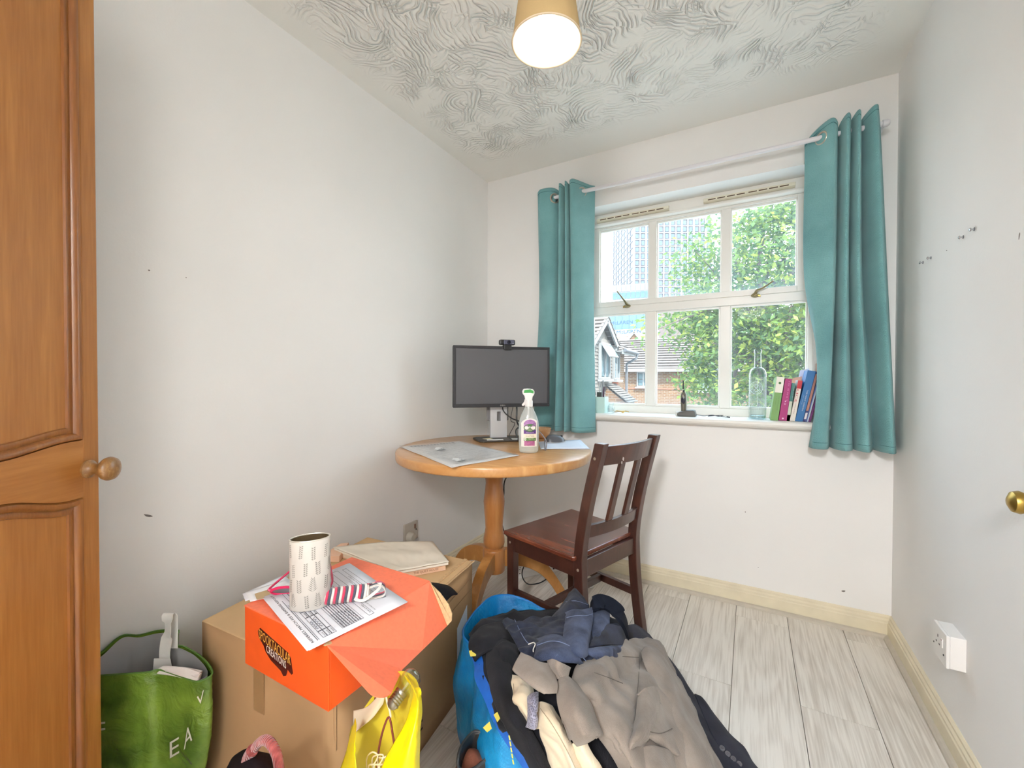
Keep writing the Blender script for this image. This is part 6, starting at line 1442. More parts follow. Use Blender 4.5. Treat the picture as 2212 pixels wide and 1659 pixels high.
# ---- bag of glossy woven polypropylene
def blue_mat():
    m, nt, b = nmat('blue_woven_plastic'); L = nt.links.new
    b.inputs['Roughness'].default_value = .30; b.inputs['Specular IOR Level'].default_value = .55
    v = coords(nt); no = N(nt, 'ShaderNodeTexNoise'); no.inputs['Scale'].default_value = 7; no.inputs['Detail'].default_value = 5; L(v, no.inputs['Vector'])
    cr = N(nt, 'ShaderNodeValToRGB'); cr.color_ramp.elements[0].color = lin((0, 88, 150)); cr.color_ramp.elements[1].color = lin((22, 146, 204)); cr.color_ramp.elements[0].position = .3; cr.color_ramp.elements[1].position = .7
    L(no.outputs['Fac'], cr.inputs[0]); L(cr.outputs[0], b.inputs['Base Color'])
    ck = N(nt, 'ShaderNodeTexWave'); ck.inputs['Scale'].default_value = 130; ck.bands_direction = 'X'; L(v, ck.inputs['Vector'])
    c2 = N(nt, 'ShaderNodeTexWave'); c2.inputs['Scale'].default_value = 130; c2.bands_direction = 'Z'; L(v, c2.inputs['Vector'])
    ad = N(nt, 'ShaderNodeMath', operation='ADD'); L(ck.outputs['Fac'], ad.inputs[0]); L(c2.outputs['Fac'], ad.inputs[1])
    n2 = N(nt, 'ShaderNodeTexNoise'); n2.inputs['Scale'].default_value = 22; n2.inputs['Detail'].default_value = 5; L(v, n2.inputs['Vector'])
    b1 = N(nt, 'ShaderNodeBump'); b1.inputs['Strength'].default_value = .35; b1.inputs['Distance'].default_value = .001; L(ad.outputs[0], b1.inputs['Height'])
    b2 = N(nt, 'ShaderNodeBump'); b2.inputs['Strength'].default_value = .7; b2.inputs['Distance'].default_value = .012; L(n2.outputs['Fac'], b2.inputs['Height']); L(b1.outputs[0], b2.inputs['Normal'])
    L(b2.outputs[0], b.inputs['Normal'])
    return m
BLU = blue_mat(); YLB = plain('yellow_print', (222, 206, 90), .5)
bcn = Vector((-.52, 1.12, 0))
bag = thing('blue_bag', 'big glossy blue woven shopping bag overflowing with clothes', 'bag', bcn)
rim = [onZ(1000, 1371, .352), onZ(1014, 1338, .345), onZ(1035, 1312, .340), onZ(1062, 1290, .335), (onZ(1100, 1286, .330)), onZ(1140, 1298, .318), onZ(1178, 1318, .300), onZ(1230, 1325, .285), onZ(1310, 1340, .240)]
rim += [Vector((-.30, 1.36, .20)), Vector((-.22, 1.15, .19)), Vector((-.26, .92, .16)), Vector((-.36, .79, .14))]
rim += [onZ(1150, 1664, .228), onZ(1113, 1615, .275), onZ(1082, 1567, .308), onZ(1061, 1512, .335), onZ(1036, 1454, .348), onZ(1030, 1412, .354)]
c_ = sum(rim, Vector())/len(rim)
loop = spline(rim, 5, True); P = []
for i in range(15):
    v = i/14; row = []
    for p in loop:
        k = 1+.115*math.sin(math.pi*min(1, v*1.25))*(.6+.4*v) if v < .8 else 1.0+.115*math.sin(math.pi*1.0)*0+.03*(1-v)/.2
        k = 1+.13*math.sin(math.pi*v*.9)-.04*v
        q = Vector((c_.x+(p.x-c_.x)*k, c_.y+(p.y-c_.y)*k, p.z*(1-v)+.002))
        d = Vector((p.x-c_.x, p.y-c_.y, 0)).normalized(); an = math.atan2(d.y, d.x)
        w = mnoise.noise(Vector((an*3, q.z*7, 1)))+.6*mnoise.noise(Vector((an*7+q.z*8, q.z*11, 5)))
        q += d*(.013*w*min(1, v*6))
        if q.y > .60 and q.y < 1.28: q.x = max(q.x, FRr.x+(BRr.x-FRr.x)*(q.y-.618)/.652+.024)
        row.append(q)
    row.append(row[0]); P.append(row)
MB().grid(P).build('bag_wall', BLU, bag, smooth=True, ang=180)
Pi = []
for i in range(7):
    v = i/6; Pi.append([Vector((c_.x+(p.x-c_.x)*(1-.10*v-.01), c_.y+(p.y-c_.y)*(1-.10*v-.01), p.z-.001-.16*v)) for p in P[0]])
MB().grid(Pi).build('bag_lining', BLU, bag, smooth=True, ang=180)
MB().tube(loop, .0036, 6, True).build('rim_binding', plain('blue_binding', (14, 104, 170), .4), bag, smooth=True)
# carrying tape along the near rim, with yellow print
def tape(name, pts, wid, mat):
    pp = [onZ(*q) for q in pts]; sd = []
    MB().ribbon(pp, wid, .002, (R_*.8-F_*.3+Vector((0, 0, .4))), smooth=5).build(name, mat, bag, smooth=True)
TAPB = plain('blue_tape', (16, 84, 170), .5, var=.12, vs=50)
tape('handle_tape', [(1022, 1400, .358), (1034, 1432, .357), (1036, 1462, .355), (1056, 1504, .348), (1072, 1545, .330), (1098, 1592, .306), (1130, 1640, .270), (1165, 1690, .235)], .026, TAPB)
def patch_px(name, q, mat, h=.003):
    v = [onZ(*a) for a in q]; n = (v[1]-v[0]).cross(v[2]-v[0]).normalized(); n = n if n.dot(EYE-v[0]) > 0 else -n
    MB().prism([p+n*.002 for p in v], n*h*.3).build(name, mat, bag)
patch_px('yellow_label', [(1013, 1408, .364), (1030, 1405, .364), (1028, 1419, .364), (1016, 1420, .364)], YLB)
patch_px('yellow_label', [(1066, 1546, .350), (1074, 1540, .350), (1080, 1554, .347), (1074, 1562, .347)], YLB)
patch_px('yellow_label', [(1043, 1574, .345), (1057, 1561, .345), (1062, 1576, .342), (1052, 1584, .342)], YLB)
for k in range(5): patch_px('yellow_stitch', [(1098+2*k, 1590+13*k, .322-.012*k), (1101+2*k, 1590+13*k, .322-.012*k), (1103+2*k, 1600+13*k, .318-.012*k), (1100+2*k, 1600+13*k, .318-.012*k)], YLB)

# ---- dark mass of clothes that fills the bag
t = thing('black_trousers', 'pair of black trousers spilling down the front of the blue bag', 'trousers', Vector((-.55, 1.0, .2)))
fabric('trouser_seat', [[(1012, 1372, .0), (1050, 1338, .0), (1100, 1325, .0), (1180, 1322, -.005), (1260, 1322, -.01), (1330, 1340, -.01), (1375, 1376, -.01)],
    [(1030, 1420, .0), (1070, 1390, .012), (1120, 1385, .0), (1200, 1390, -.01), (1290, 1400, -.01), (1360, 1410, -.012), (1430, 1425, -.012)],
    [(1052, 1490, .004), (1090, 1470, .016), (1130, 1465, .0), (1220, 1470, -.012), (1310, 1480, -.014), (1390, 1490, -.014), (1480, 1490, -.012)],
    [(1078, 1560, .004), (1115, 1545, .012), (1150, 1545, -.006), (1240, 1560, -.016), (1330, 1570, -.016), (1420, 1580, -.014), (1520, 1570, -.012)],
    [(1118, 1625, .004), (1140, 1610, .010), (1175, 1620, -.01), (1255, 1640, -.016), (1350, 1650, -.016), (1450, 1650, -.014), (1560, 1640, -.012)],
    [(1160, 1690, .004), (1180, 1680, .006), (1210, 1700, -.01), (1280, 1720, -.016), (1370, 1720, -.016), (1480, 1720, -.012), (1600, 1700, -.008)]], BLK, t, wr=.016, ws=14, seed=3)
fabric('trouser_leg', [[(1052, 1388, .016), (1072, 1380, .030), (1094, 1384, .024), (1104, 1392, .010)], [(1052, 1440, .018), (1072, 1436, .034), (1096, 1440, .028), (1106, 1444, .010)], [(1064, 1500, .016), (1084, 1495, .034), (1104, 1500, .028), (1112, 1506, .010)], [(1086, 1560, .014), (1106, 1556, .032), (1128, 1562, .026), (1142, 1570, .008)], [(1118, 1618, .012), (1140, 1614, .028), (1162, 1626, .024), (1180, 1640, .006)], [(1156, 1690, .010), (1180, 1690, .026), (1200, 1700, .020), (1220, 1710, .004)]], BLK, t, wr=.003, ws=20, seed=5, solid=.004)
fabric('trouser_fold', [[(1016, 1380, .020), (1045, 1352, .030), (1085, 1345, .026), (1110, 1352, .010)], [(1012, 1400, .020), (1040, 1385, .034), (1076, 1378, .034), (1104, 1384, .010)], [(1026, 1430, .012), (1046, 1412, .026), (1072, 1402, .028), (1096, 1400, .010)]], BLK, t, wr=.006, ws=18, seed=8, solid=.004)
fabric('trouser_fold', [[(1062, 1412, .022), (1086, 1388, .040), (1108, 1392, .030), (1122, 1402, .012)], [(1070, 1432, .020), (1088, 1412, .036), (1104, 1414, .030), (1116, 1424, .012)], [(1068, 1460, .016), (1084, 1444, .028), (1098, 1446, .020), (1108, 1456, .010)]], BLK, t, wr=.003, ws=18, seed=9, solid=.004)
# ---- charcoal jacket lying on the floor at the right
t = thing('charcoal_jacket', 'charcoal suit jacket under the taupe blazer, four sleeve buttons on the floor', 'jacket', onZ(1560, 1600, 0))
fabric('jacket_back', [[(1352, 1350, .004), (1376, 1352, .008), (1402, 1372, .006), (1418, 1392, .002)], [(1362, 1390, .0), (1400, 1400, .006), (1438, 1420, .006), (1452, 1432, .002)], [(1400, 1440, .0), (1440, 1450, .006), (1470, 1462, .010), (1487, 1484, .002)], [(1440, 1490, .0), (1470, 1500, .010), (1498, 1515, .012), (1514, 1532, .002)], [(1480, 1550, .0), (1505, 1556, .010), (1530, 1566, .012), (1548, 1578, .002)], [(1500, 1600, .0), (1530, 1604, .012), (1566, 1612, .012), (1590, 1619, .003)], [(1520, 1660, .0), (1555, 1662, .012), (1605, 1654, .010), (1632, 1662, .003)], [(1540, 1730, .0), (1580, 1730, .010), (1640, 1725, .008), (1680, 1720, .003)]], NAVY, t, wr=.006, ws=12, seed=21, solid=.004)
fabric('sleeve', [[(1500, 1500, .016), (1514, 1506, .024), (1526, 1524, .012)], [(1526, 1566, .016), (1550, 1566, .026), (1570, 1580, .012)], [(1552, 1620, .014), (1580, 1610, .024), (1606, 1616, .014)], [(1574, 1664, .014), (1604, 1648, .022), (1630, 1652, .010)], [(1600, 1710, .012), (1635, 1692, .018), (1662, 1694, .006)]], NAVY, t, wr=.004, ws=14, seed=22, solid=.004)
for px, py in ((1560, 1617), (1572, 1629), (1584, 1640), (1597, 1651)):
    p = hp(px, py, .026); n = (EYE-p).normalized()*.55+UP*.8; n.normalize()
    b_ = MB().lathe([(.0070, 0), (.0074, .0016), (.0064, .0030), (.0052, .0026), (.001, .0026)], p, n, 20).build('sleeve_button', plain('button_grey_horn', (88, 86, 92), .3), t, smooth=True)
    hx_ = n.orthogonal().normalized(); hy_ = n.cross(hx_)
    for a, c in ((1, 1), (-1, 1), (1, -1), (-1, -1)): MB().lathe([(.0008, .0026), (.0007, .0028)], p+hx_*.0016*a+hy_*.0016*c, n, 6).build('button_hole', plain('button_hole', (26, 24, 28), .8), b_)
# ---- taupe blazer
GAIN[0] = 1.7
t = thing('taupe_blazer', 'taupe grey wool blazer draped over the heap of clothes', 'blazer', onZ(1350, 1500, .25))
fabric('blazer_back', [[(1290, 1395, .010), (1330, 1388, .018), (1358, 1382, .022), (1392, 1382, .022), (1418, 1388, .012), (1430, 1396, .002)],
    [(1252, 1436, .012), (1300, 1420, .020), (1345, 1412, .028), (1382, 1408, .026), (1416, 1402, .022), (1445, 1424, .004)],
    [(1238, 1470, .016), (1290, 1450, .034), (1340, 1448, .020), (1380, 1436, .010), (1410, 1432, .034), (1455, 1452, .010)],
    [(1240, 1510, .016), (1275, 1486, .036), (1330, 1482, .014), (1376, 1478, .026), (1424, 1470, .040), (1470, 1484, .012)],
    [(1262, 1540, .010), (1294, 1524, .018), (1336, 1524, .024), (1380, 1520, .016), (1440, 1510, .044), (1488, 1516, .014)],
    [(1282, 1580, .010), (1308, 1568, .022), (1344, 1570, .032), (1380, 1560, .014), (1460, 1556, .044), (1506, 1560, .014)],
    [(1310, 1622, .006), (1334, 1610, .022), (1356, 1606, .032), (1390, 1600, .018), (1482, 1606, .038), (1526, 1606, .014)],
    [(1336, 1662, .002), (1352, 1650, .020), (1368, 1640, .030), (1410, 1640, .014), (1506, 1650, .032), (1550, 1650, .012)],
    [(1350, 1720, .0), (1368, 1712, .012), (1390, 1706, .016), (1440, 1710, .010), (1530, 1720, .026), (1580, 1712, .010)]], GRYC, t, kr=9, kc=12, wr=.013, ws=11, seed=40, solid=.004, fine=.2)
# long sleeve running down the right
fabric('sleeve', [[(1386, 1412, .030), (1398, 1400, .044), (1416, 1404, .040), (1428, 1418, .022)], [(1396, 1448, .032), (1416, 1430, .058), (1438, 1434, .050), (1452, 1450, .020)], [(1414, 1492, .032), (1436, 1468, .060), (1462, 1476, .054), (1480, 1494, .018)], [(1438, 1548, .028), (1458, 1520, .058), (1488, 1528, .052), (1506, 1548, .016)], [(1460, 1606, .026), (1482, 1580, .054), (1512, 1588, .048), (1528, 1606, .014)], [(1478, 1668, .022), (1506, 1644, .048), (1536, 1652, .042), (1552, 1668, .012)], [(1494, 1730, .018), (1526, 1712, .040), (1560, 1718, .036), (1578, 1730, .010)]], GRYC, t, wr=.008, ws=12, seed=41, solid=.004, fine=.2)
# turned-back front with the collar
fabric('lapel', [[(1126, 1410, .040), (1146, 1420, .050), (1168, 1432, .052), (1190, 1436, .044)], [(1112, 1438, .040), (1140, 1452, .056), (1170, 1462, .058), (1200, 1464, .046)], [(1110, 1450, .036), (1136, 1470, .054), (1168, 1484, .056), (1204, 1480, .048)], [(1126, 1462, .030), (1152, 1484, .048), (1176, 1498, .050), (1202, 1498, .044)]], GRYC, t, wr=.002, ws=14, seed=42, solid=.004, fine=.2)
fabric('collar_fold', [[(1184, 1428, .042), (1196, 1424, .060), (1210, 1430, .066), (1232, 1442, .046)], [(1186, 1440, .044), (1198, 1440, .056), (1206, 1452, .054), (1226, 1464, .044)], [(1192, 1456, .042), (1206, 1466, .044), (1216, 1474, .040), (1228, 1484, .036)]], GRYC, t, wr=.002, ws=14, seed=43, solid=.004)
fabric('blazer_front', [[(1204, 1484, .040), (1216, 1458, .046), (1240, 1476, .036), (1256, 1492, .022)], [(1206, 1516, .036), (1230, 1500, .050), (1256, 1508, .046), (1274, 1522, .026)], [(1216, 1552, .032), (1244, 1542, .052), (1268, 1544, .048), (1286, 1556, .026)], [(1236, 1596, .026), (1258, 1586, .048), (1280, 1578, .046), (1300, 1584, .028)], [(1246, 1612, .020), (1264, 1606, .038), (1284, 1596, .040), (1300, 1588, .026)]], GRYC, t, wr=.003, ws=14, seed=44, solid=.005, fine=.2)
fabric('blazer_hem', [[(1210, 1520, .026), (1222, 1514, .030), (1236, 1516, .026)], [(1216, 1560, .022), (1228, 1556, .032), (1244, 1560, .028)], [(1230, 1600, .018), (1242, 1598, .030), (1258, 1602, .024)]], GRYC, t, wr=.002, seed=45)
# fold crossing the middle and the pocket flap below it
fabric('cloth_fold', [[(1376, 1500, .034), (1394, 1486, .050), (1414, 1484, .052), (1420, 1492, .040)], [(1378, 1512, .030), (1396, 1500, .048), (1414, 1496, .050), (1422, 1502, .040)], [(1372, 1560, .028), (1392, 1546, .050), (1410, 1540, .052), (1420, 1544, .034)], [(1356, 1606, .024), (1372, 1592, .046), (1392, 1584, .048), (1406, 1586, .030)], [(1346, 1634, .014), (1358, 1622, .032), (1374, 1612, .034), (1388, 1612, .020)]], GRYC, t, wr=.003, ws=13, seed=46, solid=.005, fine=.2)
fabric('pocket_flap', [[(1416, 1520, .034), (1426, 1519, .038), (1434, 1524, .032)], [(1402, 1580, .034), (1428, 1578, .044), (1452, 1574, .038)], [(1400, 1592, .034), (1434, 1596, .044), (1464, 1596, .036)], [(1452, 1624, .028), (1464, 1632, .034), (1478, 1628, .028)]], GRYC, t, wr=.0015, ws=14, seed=47, solid=.005)
fabric('lower_panel', [[(1368, 1626, .014), (1400, 1612, .030), (1440, 1620, .032), (1462, 1632, .014)], [(1370, 1670, .010), (1404, 1660, .032), (1440, 1664, .034), (1464, 1672, .014)], [(1378, 1730, .008), (1412, 1724, .028), (1446, 1726, .028), (1472, 1730, .010)]], GRYC, t, wr=.005, ws=13, seed=48, solid=.004)
GAIN[0] = 1.0
def seam_line(pts, lift=.02, col=(96, 88, 82), r=.0008, nm='seam', par=None):
    MB().tube([hp(x, y, l*(1.7 if not par else 1)+.002) for x, y, l in pts], r, 5, smooth=6).build(nm, plain('seam_'+str(col), col, .9), par or t, smooth=True)
seam_line([(1382, 1402, .036), (1381, 1440, .024), (1378, 1480, .036), (1376, 1498, .038)]); seam_line([(1284, 1453, .044), (1310, 1462, .038), (1345, 1476, .026)]); seam_line([(1400, 1580, .040), (1428, 1584, .050), (1452, 1574, .044)], r=.0010); seam_line([(1345, 1418, .036), (1380, 1420, .032)])
# ---- cream trousers and patterned tie
t = thing('cream_trousers', 'cream cotton trousers hanging out of the blue bag between black and taupe cloth', 'trousers', onZ(1200, 1590, .3))
fabric('waist', [[(1104, 1460, .014), (1120, 1462, .026), (1136, 1472, .022), (1148, 1482, .008)], [(1102, 1486, .016), (1122, 1486, .034), (1140, 1496, .030), (1150, 1508, .010)], [(1104, 1512, .014), (1118, 1512, .034), (1136, 1520, .032), (1152, 1534, .012)], [(1122, 1546, .010), (1132, 1540, .026), (1142, 1548, .024), (1154, 1560, .008)], [(1136, 1566, .004), (1140, 1562, .014), (1146, 1566, .012), (1152, 1572, .004)]], CRM, t, wr=.008, ws=20, seed=60, solid=.004)
fabric('trouser_leg', [[(1156, 1522, .018), (1168, 1516, .036), (1182, 1522, .036), (1190, 1534, .020)], [(1158, 1560, .016), (1172, 1548, .038), (1194, 1548, .040), (1206, 1562, .020)], [(1164, 1590, .014), (1182, 1580, .034), (1208, 1580, .044), (1224, 1596, .018)], [(1176, 1620, .010), (1196, 1612, .028), (1220, 1612, .042), (1240, 1628, .016)], [(1186, 1656, .008), (1212, 1648, .024), (1234, 1648, .040), (1256, 1664, .014)], [(1200, 1720, .006), (1228, 1716, .020), (1252, 1716, .034), (1276, 1724, .012)]], CRM, t, wr=.008, ws=15, seed=61, solid=.004)
fabric('trouser_leg', [[(1228, 1612, .022), (1250, 1602, .034), (1266, 1606, .026)], [(1240, 1640, .018), (1262, 1630, .032), (1282, 1634, .022)], [(1252, 1670, .014), (1280, 1660, .028), (1300, 1662, .018)], [(1268, 1730, .010), (1300, 1722, .022), (1320, 1724, .012)]], CRM, t, wr=.004, ws=14, seed=62, solid=.004)
seam_line([(1166, 1530, .040), (1186, 1556, .044), (1206, 1588, .047), (1232, 1636, .044), (1246, 1668, .042)], col=(176, 160, 136), par=t); seam_line([(1110, 1468, .024), (1108, 1490, .030), (1112, 1512, .030)], col=(176, 160, 136), par=t)
def tie_mat():
    m, nt, b = nmat('patterned_silk'); L = nt.links.new; b.inputs['Roughness'].default_value = .5; b.inputs['Sheen Weight'].default_value = .2
    v = coords(nt); vo = N(nt, 'ShaderNodeTexVoronoi'); vo.inputs['Scale'].default_value = 210; vo.inputs['Randomness'].default_value = .25; L(v, vo.inputs['Vector'])
    cr = N(nt, 'ShaderNodeValToRGB'); e = cr.color_ramp.elements; e[0].position = .18; e[0].color = lin((132, 134, 160)); e[1].position = .32; e[1].color = lin((62, 56, 66)); k = e.new(.48); k.color = lin((146, 146, 168))
    L(vo.outputs['Distance'], cr.inputs[0]); L(cr.outputs[0], b.inputs['Base Color']); return m
t = thing('patterned_tie', 'folded grey-blue patterned tie lying on the cream trousers', 'tie', onZ(1150, 1530, .38)); TIE = tie_mat()
fabric('tie_blade', [[(1140, 1506, .042), (1148, 1499, .050), (1158, 1496, .050), (1162, 1494, .044)], [(1140, 1514, .046), (1148, 1512, .054), (1156, 1510, .054), (1162, 1512, .046)], [(1150, 1526, .044), (1154, 1526, .050), (1158, 1526, .050), (1161, 1526, .044)], [(1155, 1538, .040), (1156, 1538, .044), (1158, 1538, .044), (1160, 1538, .040)]], TIE, t, wr=.0008, seed=70, solid=.003)
fabric('tie_tail', [[(1140, 1512, .040), (1143, 1513, .044), (1147, 1514, .044), (1150, 1516, .040)], [(1141, 1536, .040), (1147, 1534, .046), (1154, 1534, .046), (1158, 1538, .040)], [(1140, 1556, .036), (1148, 1552, .044), (1156, 1552, .044), (1161, 1556, .036)], [(1136, 1570, .026), (1146, 1574, .034), (1154, 1576, .034), (1160, 1570, .026)]], TIE, t, wr=.0008, seed=71, solid=.003)
# ---- dark jeans on top
t = thing('dark_jeans', 'crumpled dark blue jeans on top of the heap of clothes', 'jeans', onZ(1230, 1380, .38))
fabric('jeans_seat', [[(1080, 1345, .018), (1120, 1340, .030), (1170, 1340, .022), (1220, 1336, .024), (1280, 1340, .018), (1330, 1350, .012), (1350, 1360, .004)], [(1095, 1365, .026), (1130, 1360, .040), (1172, 1366, .024), (1222, 1364, .030), (1284, 1366, .024), (1336, 1372, .020), (1354, 1384, .006)], [(1112, 1390, .022), (1140, 1386, .032), (1180, 1396, .026), (1230, 1394, .030), (1290, 1396, .026), (1330, 1398, .024), (1352, 1406, .006)], [(1132, 1420, .014), (1160, 1412, .030), (1200, 1424, .032), (1246, 1420, .026), (1300, 1416, .036), (1330, 1416, .034), (1344, 1422, .012)], [(1158, 1432, .014), (1185, 1430, .026), (1220, 1438, .026), (1250, 1430, .022), (1290, 1428, .030), (1322, 1426, .026), (1338, 1430, .008)]], DEN, t, kr=10, kc=10, wr=.018, ws=17, seed=80, solid=.004)
fabric('jeans_peak', [[(1236, 1276, .018), (1242, 1273, .026), (1250, 1282, .020)], [(1220, 1300, .014), (1240, 1292, .040), (1268, 1304, .014)], [(1196, 1330, .012), (1232, 1318, .046), (1272, 1322, .016)], [(1180, 1352, .012), (1224, 1346, .044), (1264, 1346, .020)]], DEN, t, wr=.005, ws=20, seed=81, solid=.004)
fabric('placket', [[(1222, 1324, .044), (1240, 1318, .058), (1262, 1318, .062), (1280, 1312, .052)], [(1222, 1340, .046), (1242, 1336, .062), (1264, 1336, .066), (1280, 1332, .054)], [(1218, 1372, .046), (1240, 1370, .066), (1264, 1370, .066), (1276, 1360, .050)], [(1216, 1402, .040), (1238, 1406, .060), (1258, 1408, .058), (1270, 1396, .044)], [(1222, 1416, .034), (1244, 1422, .048), (1262, 1420, .044), (1274, 1410, .034)]], DENL, t, wr=.003, ws=22, seed=82, solid=.005)
fabric('waistband', [[(1158, 1382, .040), (1184, 1374, .054), (1210, 1376, .054), (1232, 1388, .044)], [(1160, 1396, .046), (1186, 1388, .062), (1214, 1390, .062), (1240, 1402, .050)], [(1156, 1420, .042), (1184, 1410, .062), (1218, 1414, .062), (1252, 1426, .046)], [(1160, 1430, .034), (1190, 1428, .050), (1224, 1432, .048), (1262, 1434, .034)]], DENL, t, wr=.004, ws=20, seed=83, solid=.005)
fabric('rear_pocket', [[(1288, 1360, .032), (1310, 1350, .042), (1334, 1352, .044), (1350, 1354, .032)], [(1284, 1378, .034), (1308, 1372, .050), (1336, 1372, .050), (1352, 1374, .034)], [(1270, 1402, .032), (1304, 1394, .048), (1338, 1394, .046), (1352, 1396, .030)]], DEN, t, wr=.003, ws=20, seed=84, solid=.005)
fabric('cuff_roll', [[(1270, 1404, .044), (1300, 1398, .054), (1332, 1396, .052), (1350, 1394, .036)], [(1272, 1414, .046), (1302, 1408, .058), (1334, 1404, .056), (1348, 1404, .038)], [(1290, 1426, .036), (1310, 1420, .048), (1334, 1416, .046), (1344, 1418, .030)]], DENL, t, wr=.002, ws=20, seed=85, solid=.005)
# arching dark leg at the back right
ar = [hp(1278, 1318, .03), hp(1286, 1304, .075), hp(1304, 1300, .080), hp(1326, 1312, .075), hp(1342, 1332, .060), hp(1352, 1356, .040), hp(1354, 1380, .012)]
MB().ribbon(ar, .044, .012, (R_*.2+F_*.9+Vector((0, 0, .5))), smooth=8).build('trouser_cuff', weave('black_denim', (20, 24, 34), (32, 38, 52), .9, 1500, .5, diag=True, sheen=0), t, smooth=True)
fabric('inner_leg', [[(1276, 1324, .036), (1296, 1318, .052), (1316, 1322, .046)], [(1278, 1352, .034), (1298, 1344, .050), (1316, 1346, .040)], [(1282, 1386, .030), (1296, 1376, .044), (1308, 1376, .032)]], DENL, t, wr=.004, ws=20, seed=87, solid=.004)
for pts in ([(1160, 1394, .052), (1188, 1385, .068), (1214, 1388, .068), (1244, 1402, .054)], [(1224, 1334, .052), (1244, 1330, .068), (1266, 1330, .070), (1280, 1326, .058)], [(1112, 1338, .040), (1122, 1360, .046), (1136, 1384, .042), (1152, 1398, .040)], [(1232, 1389, .054), (1250, 1410, .052), (1266, 1428, .040)], [(1222, 1300, .030), (1244, 1298, .048), (1270, 1306, .024)]):
    seam_line(pts, col=(112, 124, 156), r=.0010, par=t)
MB().tube([hp(1141, 1392, .046), hp(1152, 1388, .054), hp(1156, 1392, .056), hp(1152, 1402, .054), hp(1152, 1408, .050)], .0014, 6, smooth=6).build('white_drawstring', plain('white_string', (226, 224, 216), .8), t, smooth=True)
fabric('blue_lining', [[(1196, 1372, .02), (1206, 1368, .04), (1218, 1372, .03)], [(1196, 1404, .02), (1206, 1402, .045), (1218, 1404, .03)]], DEN, t, wr=.003, seed=88)
# ---- black leather boot in front of the bag
bt_ = [onZ(990, 1632, .235), onZ(1000, 1606, .240), onZ(1020, 1583, .245), onZ(1034, 1580, .245), onZ(1054, 1590, .238), onZ(1074, 1607, .230), onZ(1078, 1622, .226), onZ(1050, 1640, .215), onZ(1020, 1662, .205), onZ(992, 1660, .215)]
bo = thing('leather_boot', 'black leather boot shaft with rust-brown lining at the bottom edge', 'boot', Vector((-.575, .80, 0)))
lp = spline(bt_, 5, True); bcx = sum(bt_, Vector())/len(bt_)
LEA = plain('black_leather', (24, 23, 24), .34, var=.25, vs=18, bump=.4, bs=120)
P = []
for i in range(10):
    v = i/9; k = 1.03+.06*math.sin(math.pi*v)-.10*v
    row = [Vector((bcx.x+(p.x-bcx.x)*k+.004*mnoise.noise(p*30+Vector((0, 0, v*6))), bcx.y+(p.y-bcx.y)*k, p.z*(1-v)+.002)) for p in lp]; row.append(row[0]); P.append(row)
MB().grid(P).build('shaft', LEA, bo, smooth=True, ang=180, solid=.003, off=-1)
P = [[Vector((bcx.x+(p.x-bcx.x)*(.93-.10*v), bcx.y+(p.y-bcx.y)*(.93-.10*v), p.z-.002-.15*v)) for p in lp+[lp[0]]] for v in (0, .3, .6, 1)]
MB().grid(P).build('lining', plain('boot_lining', (30, 24, 22), .9), bo, smooth=True, ang=180)
MB().tube(lp, .0034, 8, True).build('top_binding', plain('boot_binding', (54, 56, 58), .35), bo, smooth=True)
P = surf([[bcx+Vector((x, y, z)) for x, y, z in r] for r in ([(-.050, -.02, -.060), (-.02, -.03, -.035), (.018, -.02, -.060)], [(-.045, .005, -.030), (-.015, .0, -.012), (.022, .005, -.040)], [(-.04, .03, -.060), (-.01, .03, -.035), (.02, .03, -.070)])], 6, 6)
MB().grid(P).build('tongue', plain('rust_suede', (122, 70, 52), .9, var=.15, vs=60, bump=.3, bs=200), bo, smooth=True, solid=.004, ang=180)
# ================================================================== outdoors (the room is on the first floor; street level is 2.7 m down)
GZ0 = -2.7
struct('ground', MB().box((-160, YB+.4, GZ0-.3), (160, 330, GZ0)), plain('pale_paving', (168, 164, 156), .9, var=.08, vs=2), 'pale paving outside, below the window')
mb = MB(); mb.box((XL-2.5, YB+.02, GZ0), (XR+3, YB+.255, -.13)); mb.box((XL-2.5, YB+.02, ZC+.15), (XR+3, YB+.255, ZC+.9))
struct('wall_outer', mb, plain('own_brick', (158, 112, 84), .9, var=.15, vs=8), 'outer wall of this house above and below the window')
def brick_mat():
    m, nt, b = nmat('buff_brick'); L = nt.links.new; b.inputs['Roughness'].default_value = .9
    v = coords(nt, kind='UV') if False else coords(nt)
    sp = N(nt, 'ShaderNodeSeparateXYZ'); L(v, sp.inputs[0]); ad = N(nt, 'ShaderNodeMath', operation='ADD'); L(sp.outputs['X'], ad.inputs[0]); L(sp.outputs['Y'], ad.inputs[1])
    cb_ = N(nt, 'ShaderNodeCombineXYZ'); L(ad.outputs[0], cb_.inputs[0]); L(sp.outputs['Z'], cb_.inputs[1])
    bk_ = N(nt, 'ShaderNodeTexBrick'); bk_.inputs['Scale'].default_value = 4.4; bk_.inputs['Mortar Size'].default_value = .035; bk_.inputs['Brick Width'].default_value = 1.0; bk_.inputs['Row Height'].default_value = .33
    bk_.inputs['Color1'].default_value = lin((116, 84, 54)); bk_.inputs['Color2'].default_value = lin((102, 70, 46)); bk_.inputs['Mortar'].default_value = lin((128, 118, 104))
    L(cb_.outputs[0], bk_.inputs['Vector']); L(bk_.outputs['Color'], b.inputs['Base Color']); return m
BRK = brick_mat()
SHN = plain('pale_shingle', (116, 108, 101), .85, var=.12, vs=6); RTL = plain('grey_brown_tile', (104, 93, 86), .85, var=.16, vs=5); FAS = plain('white_fascia', (138, 139, 140), .5); GUT = plain('grey_gutter', (96, 98, 104), .5)
WGL = plain('house_glass', (96, 116, 122), .1, spec=.9)
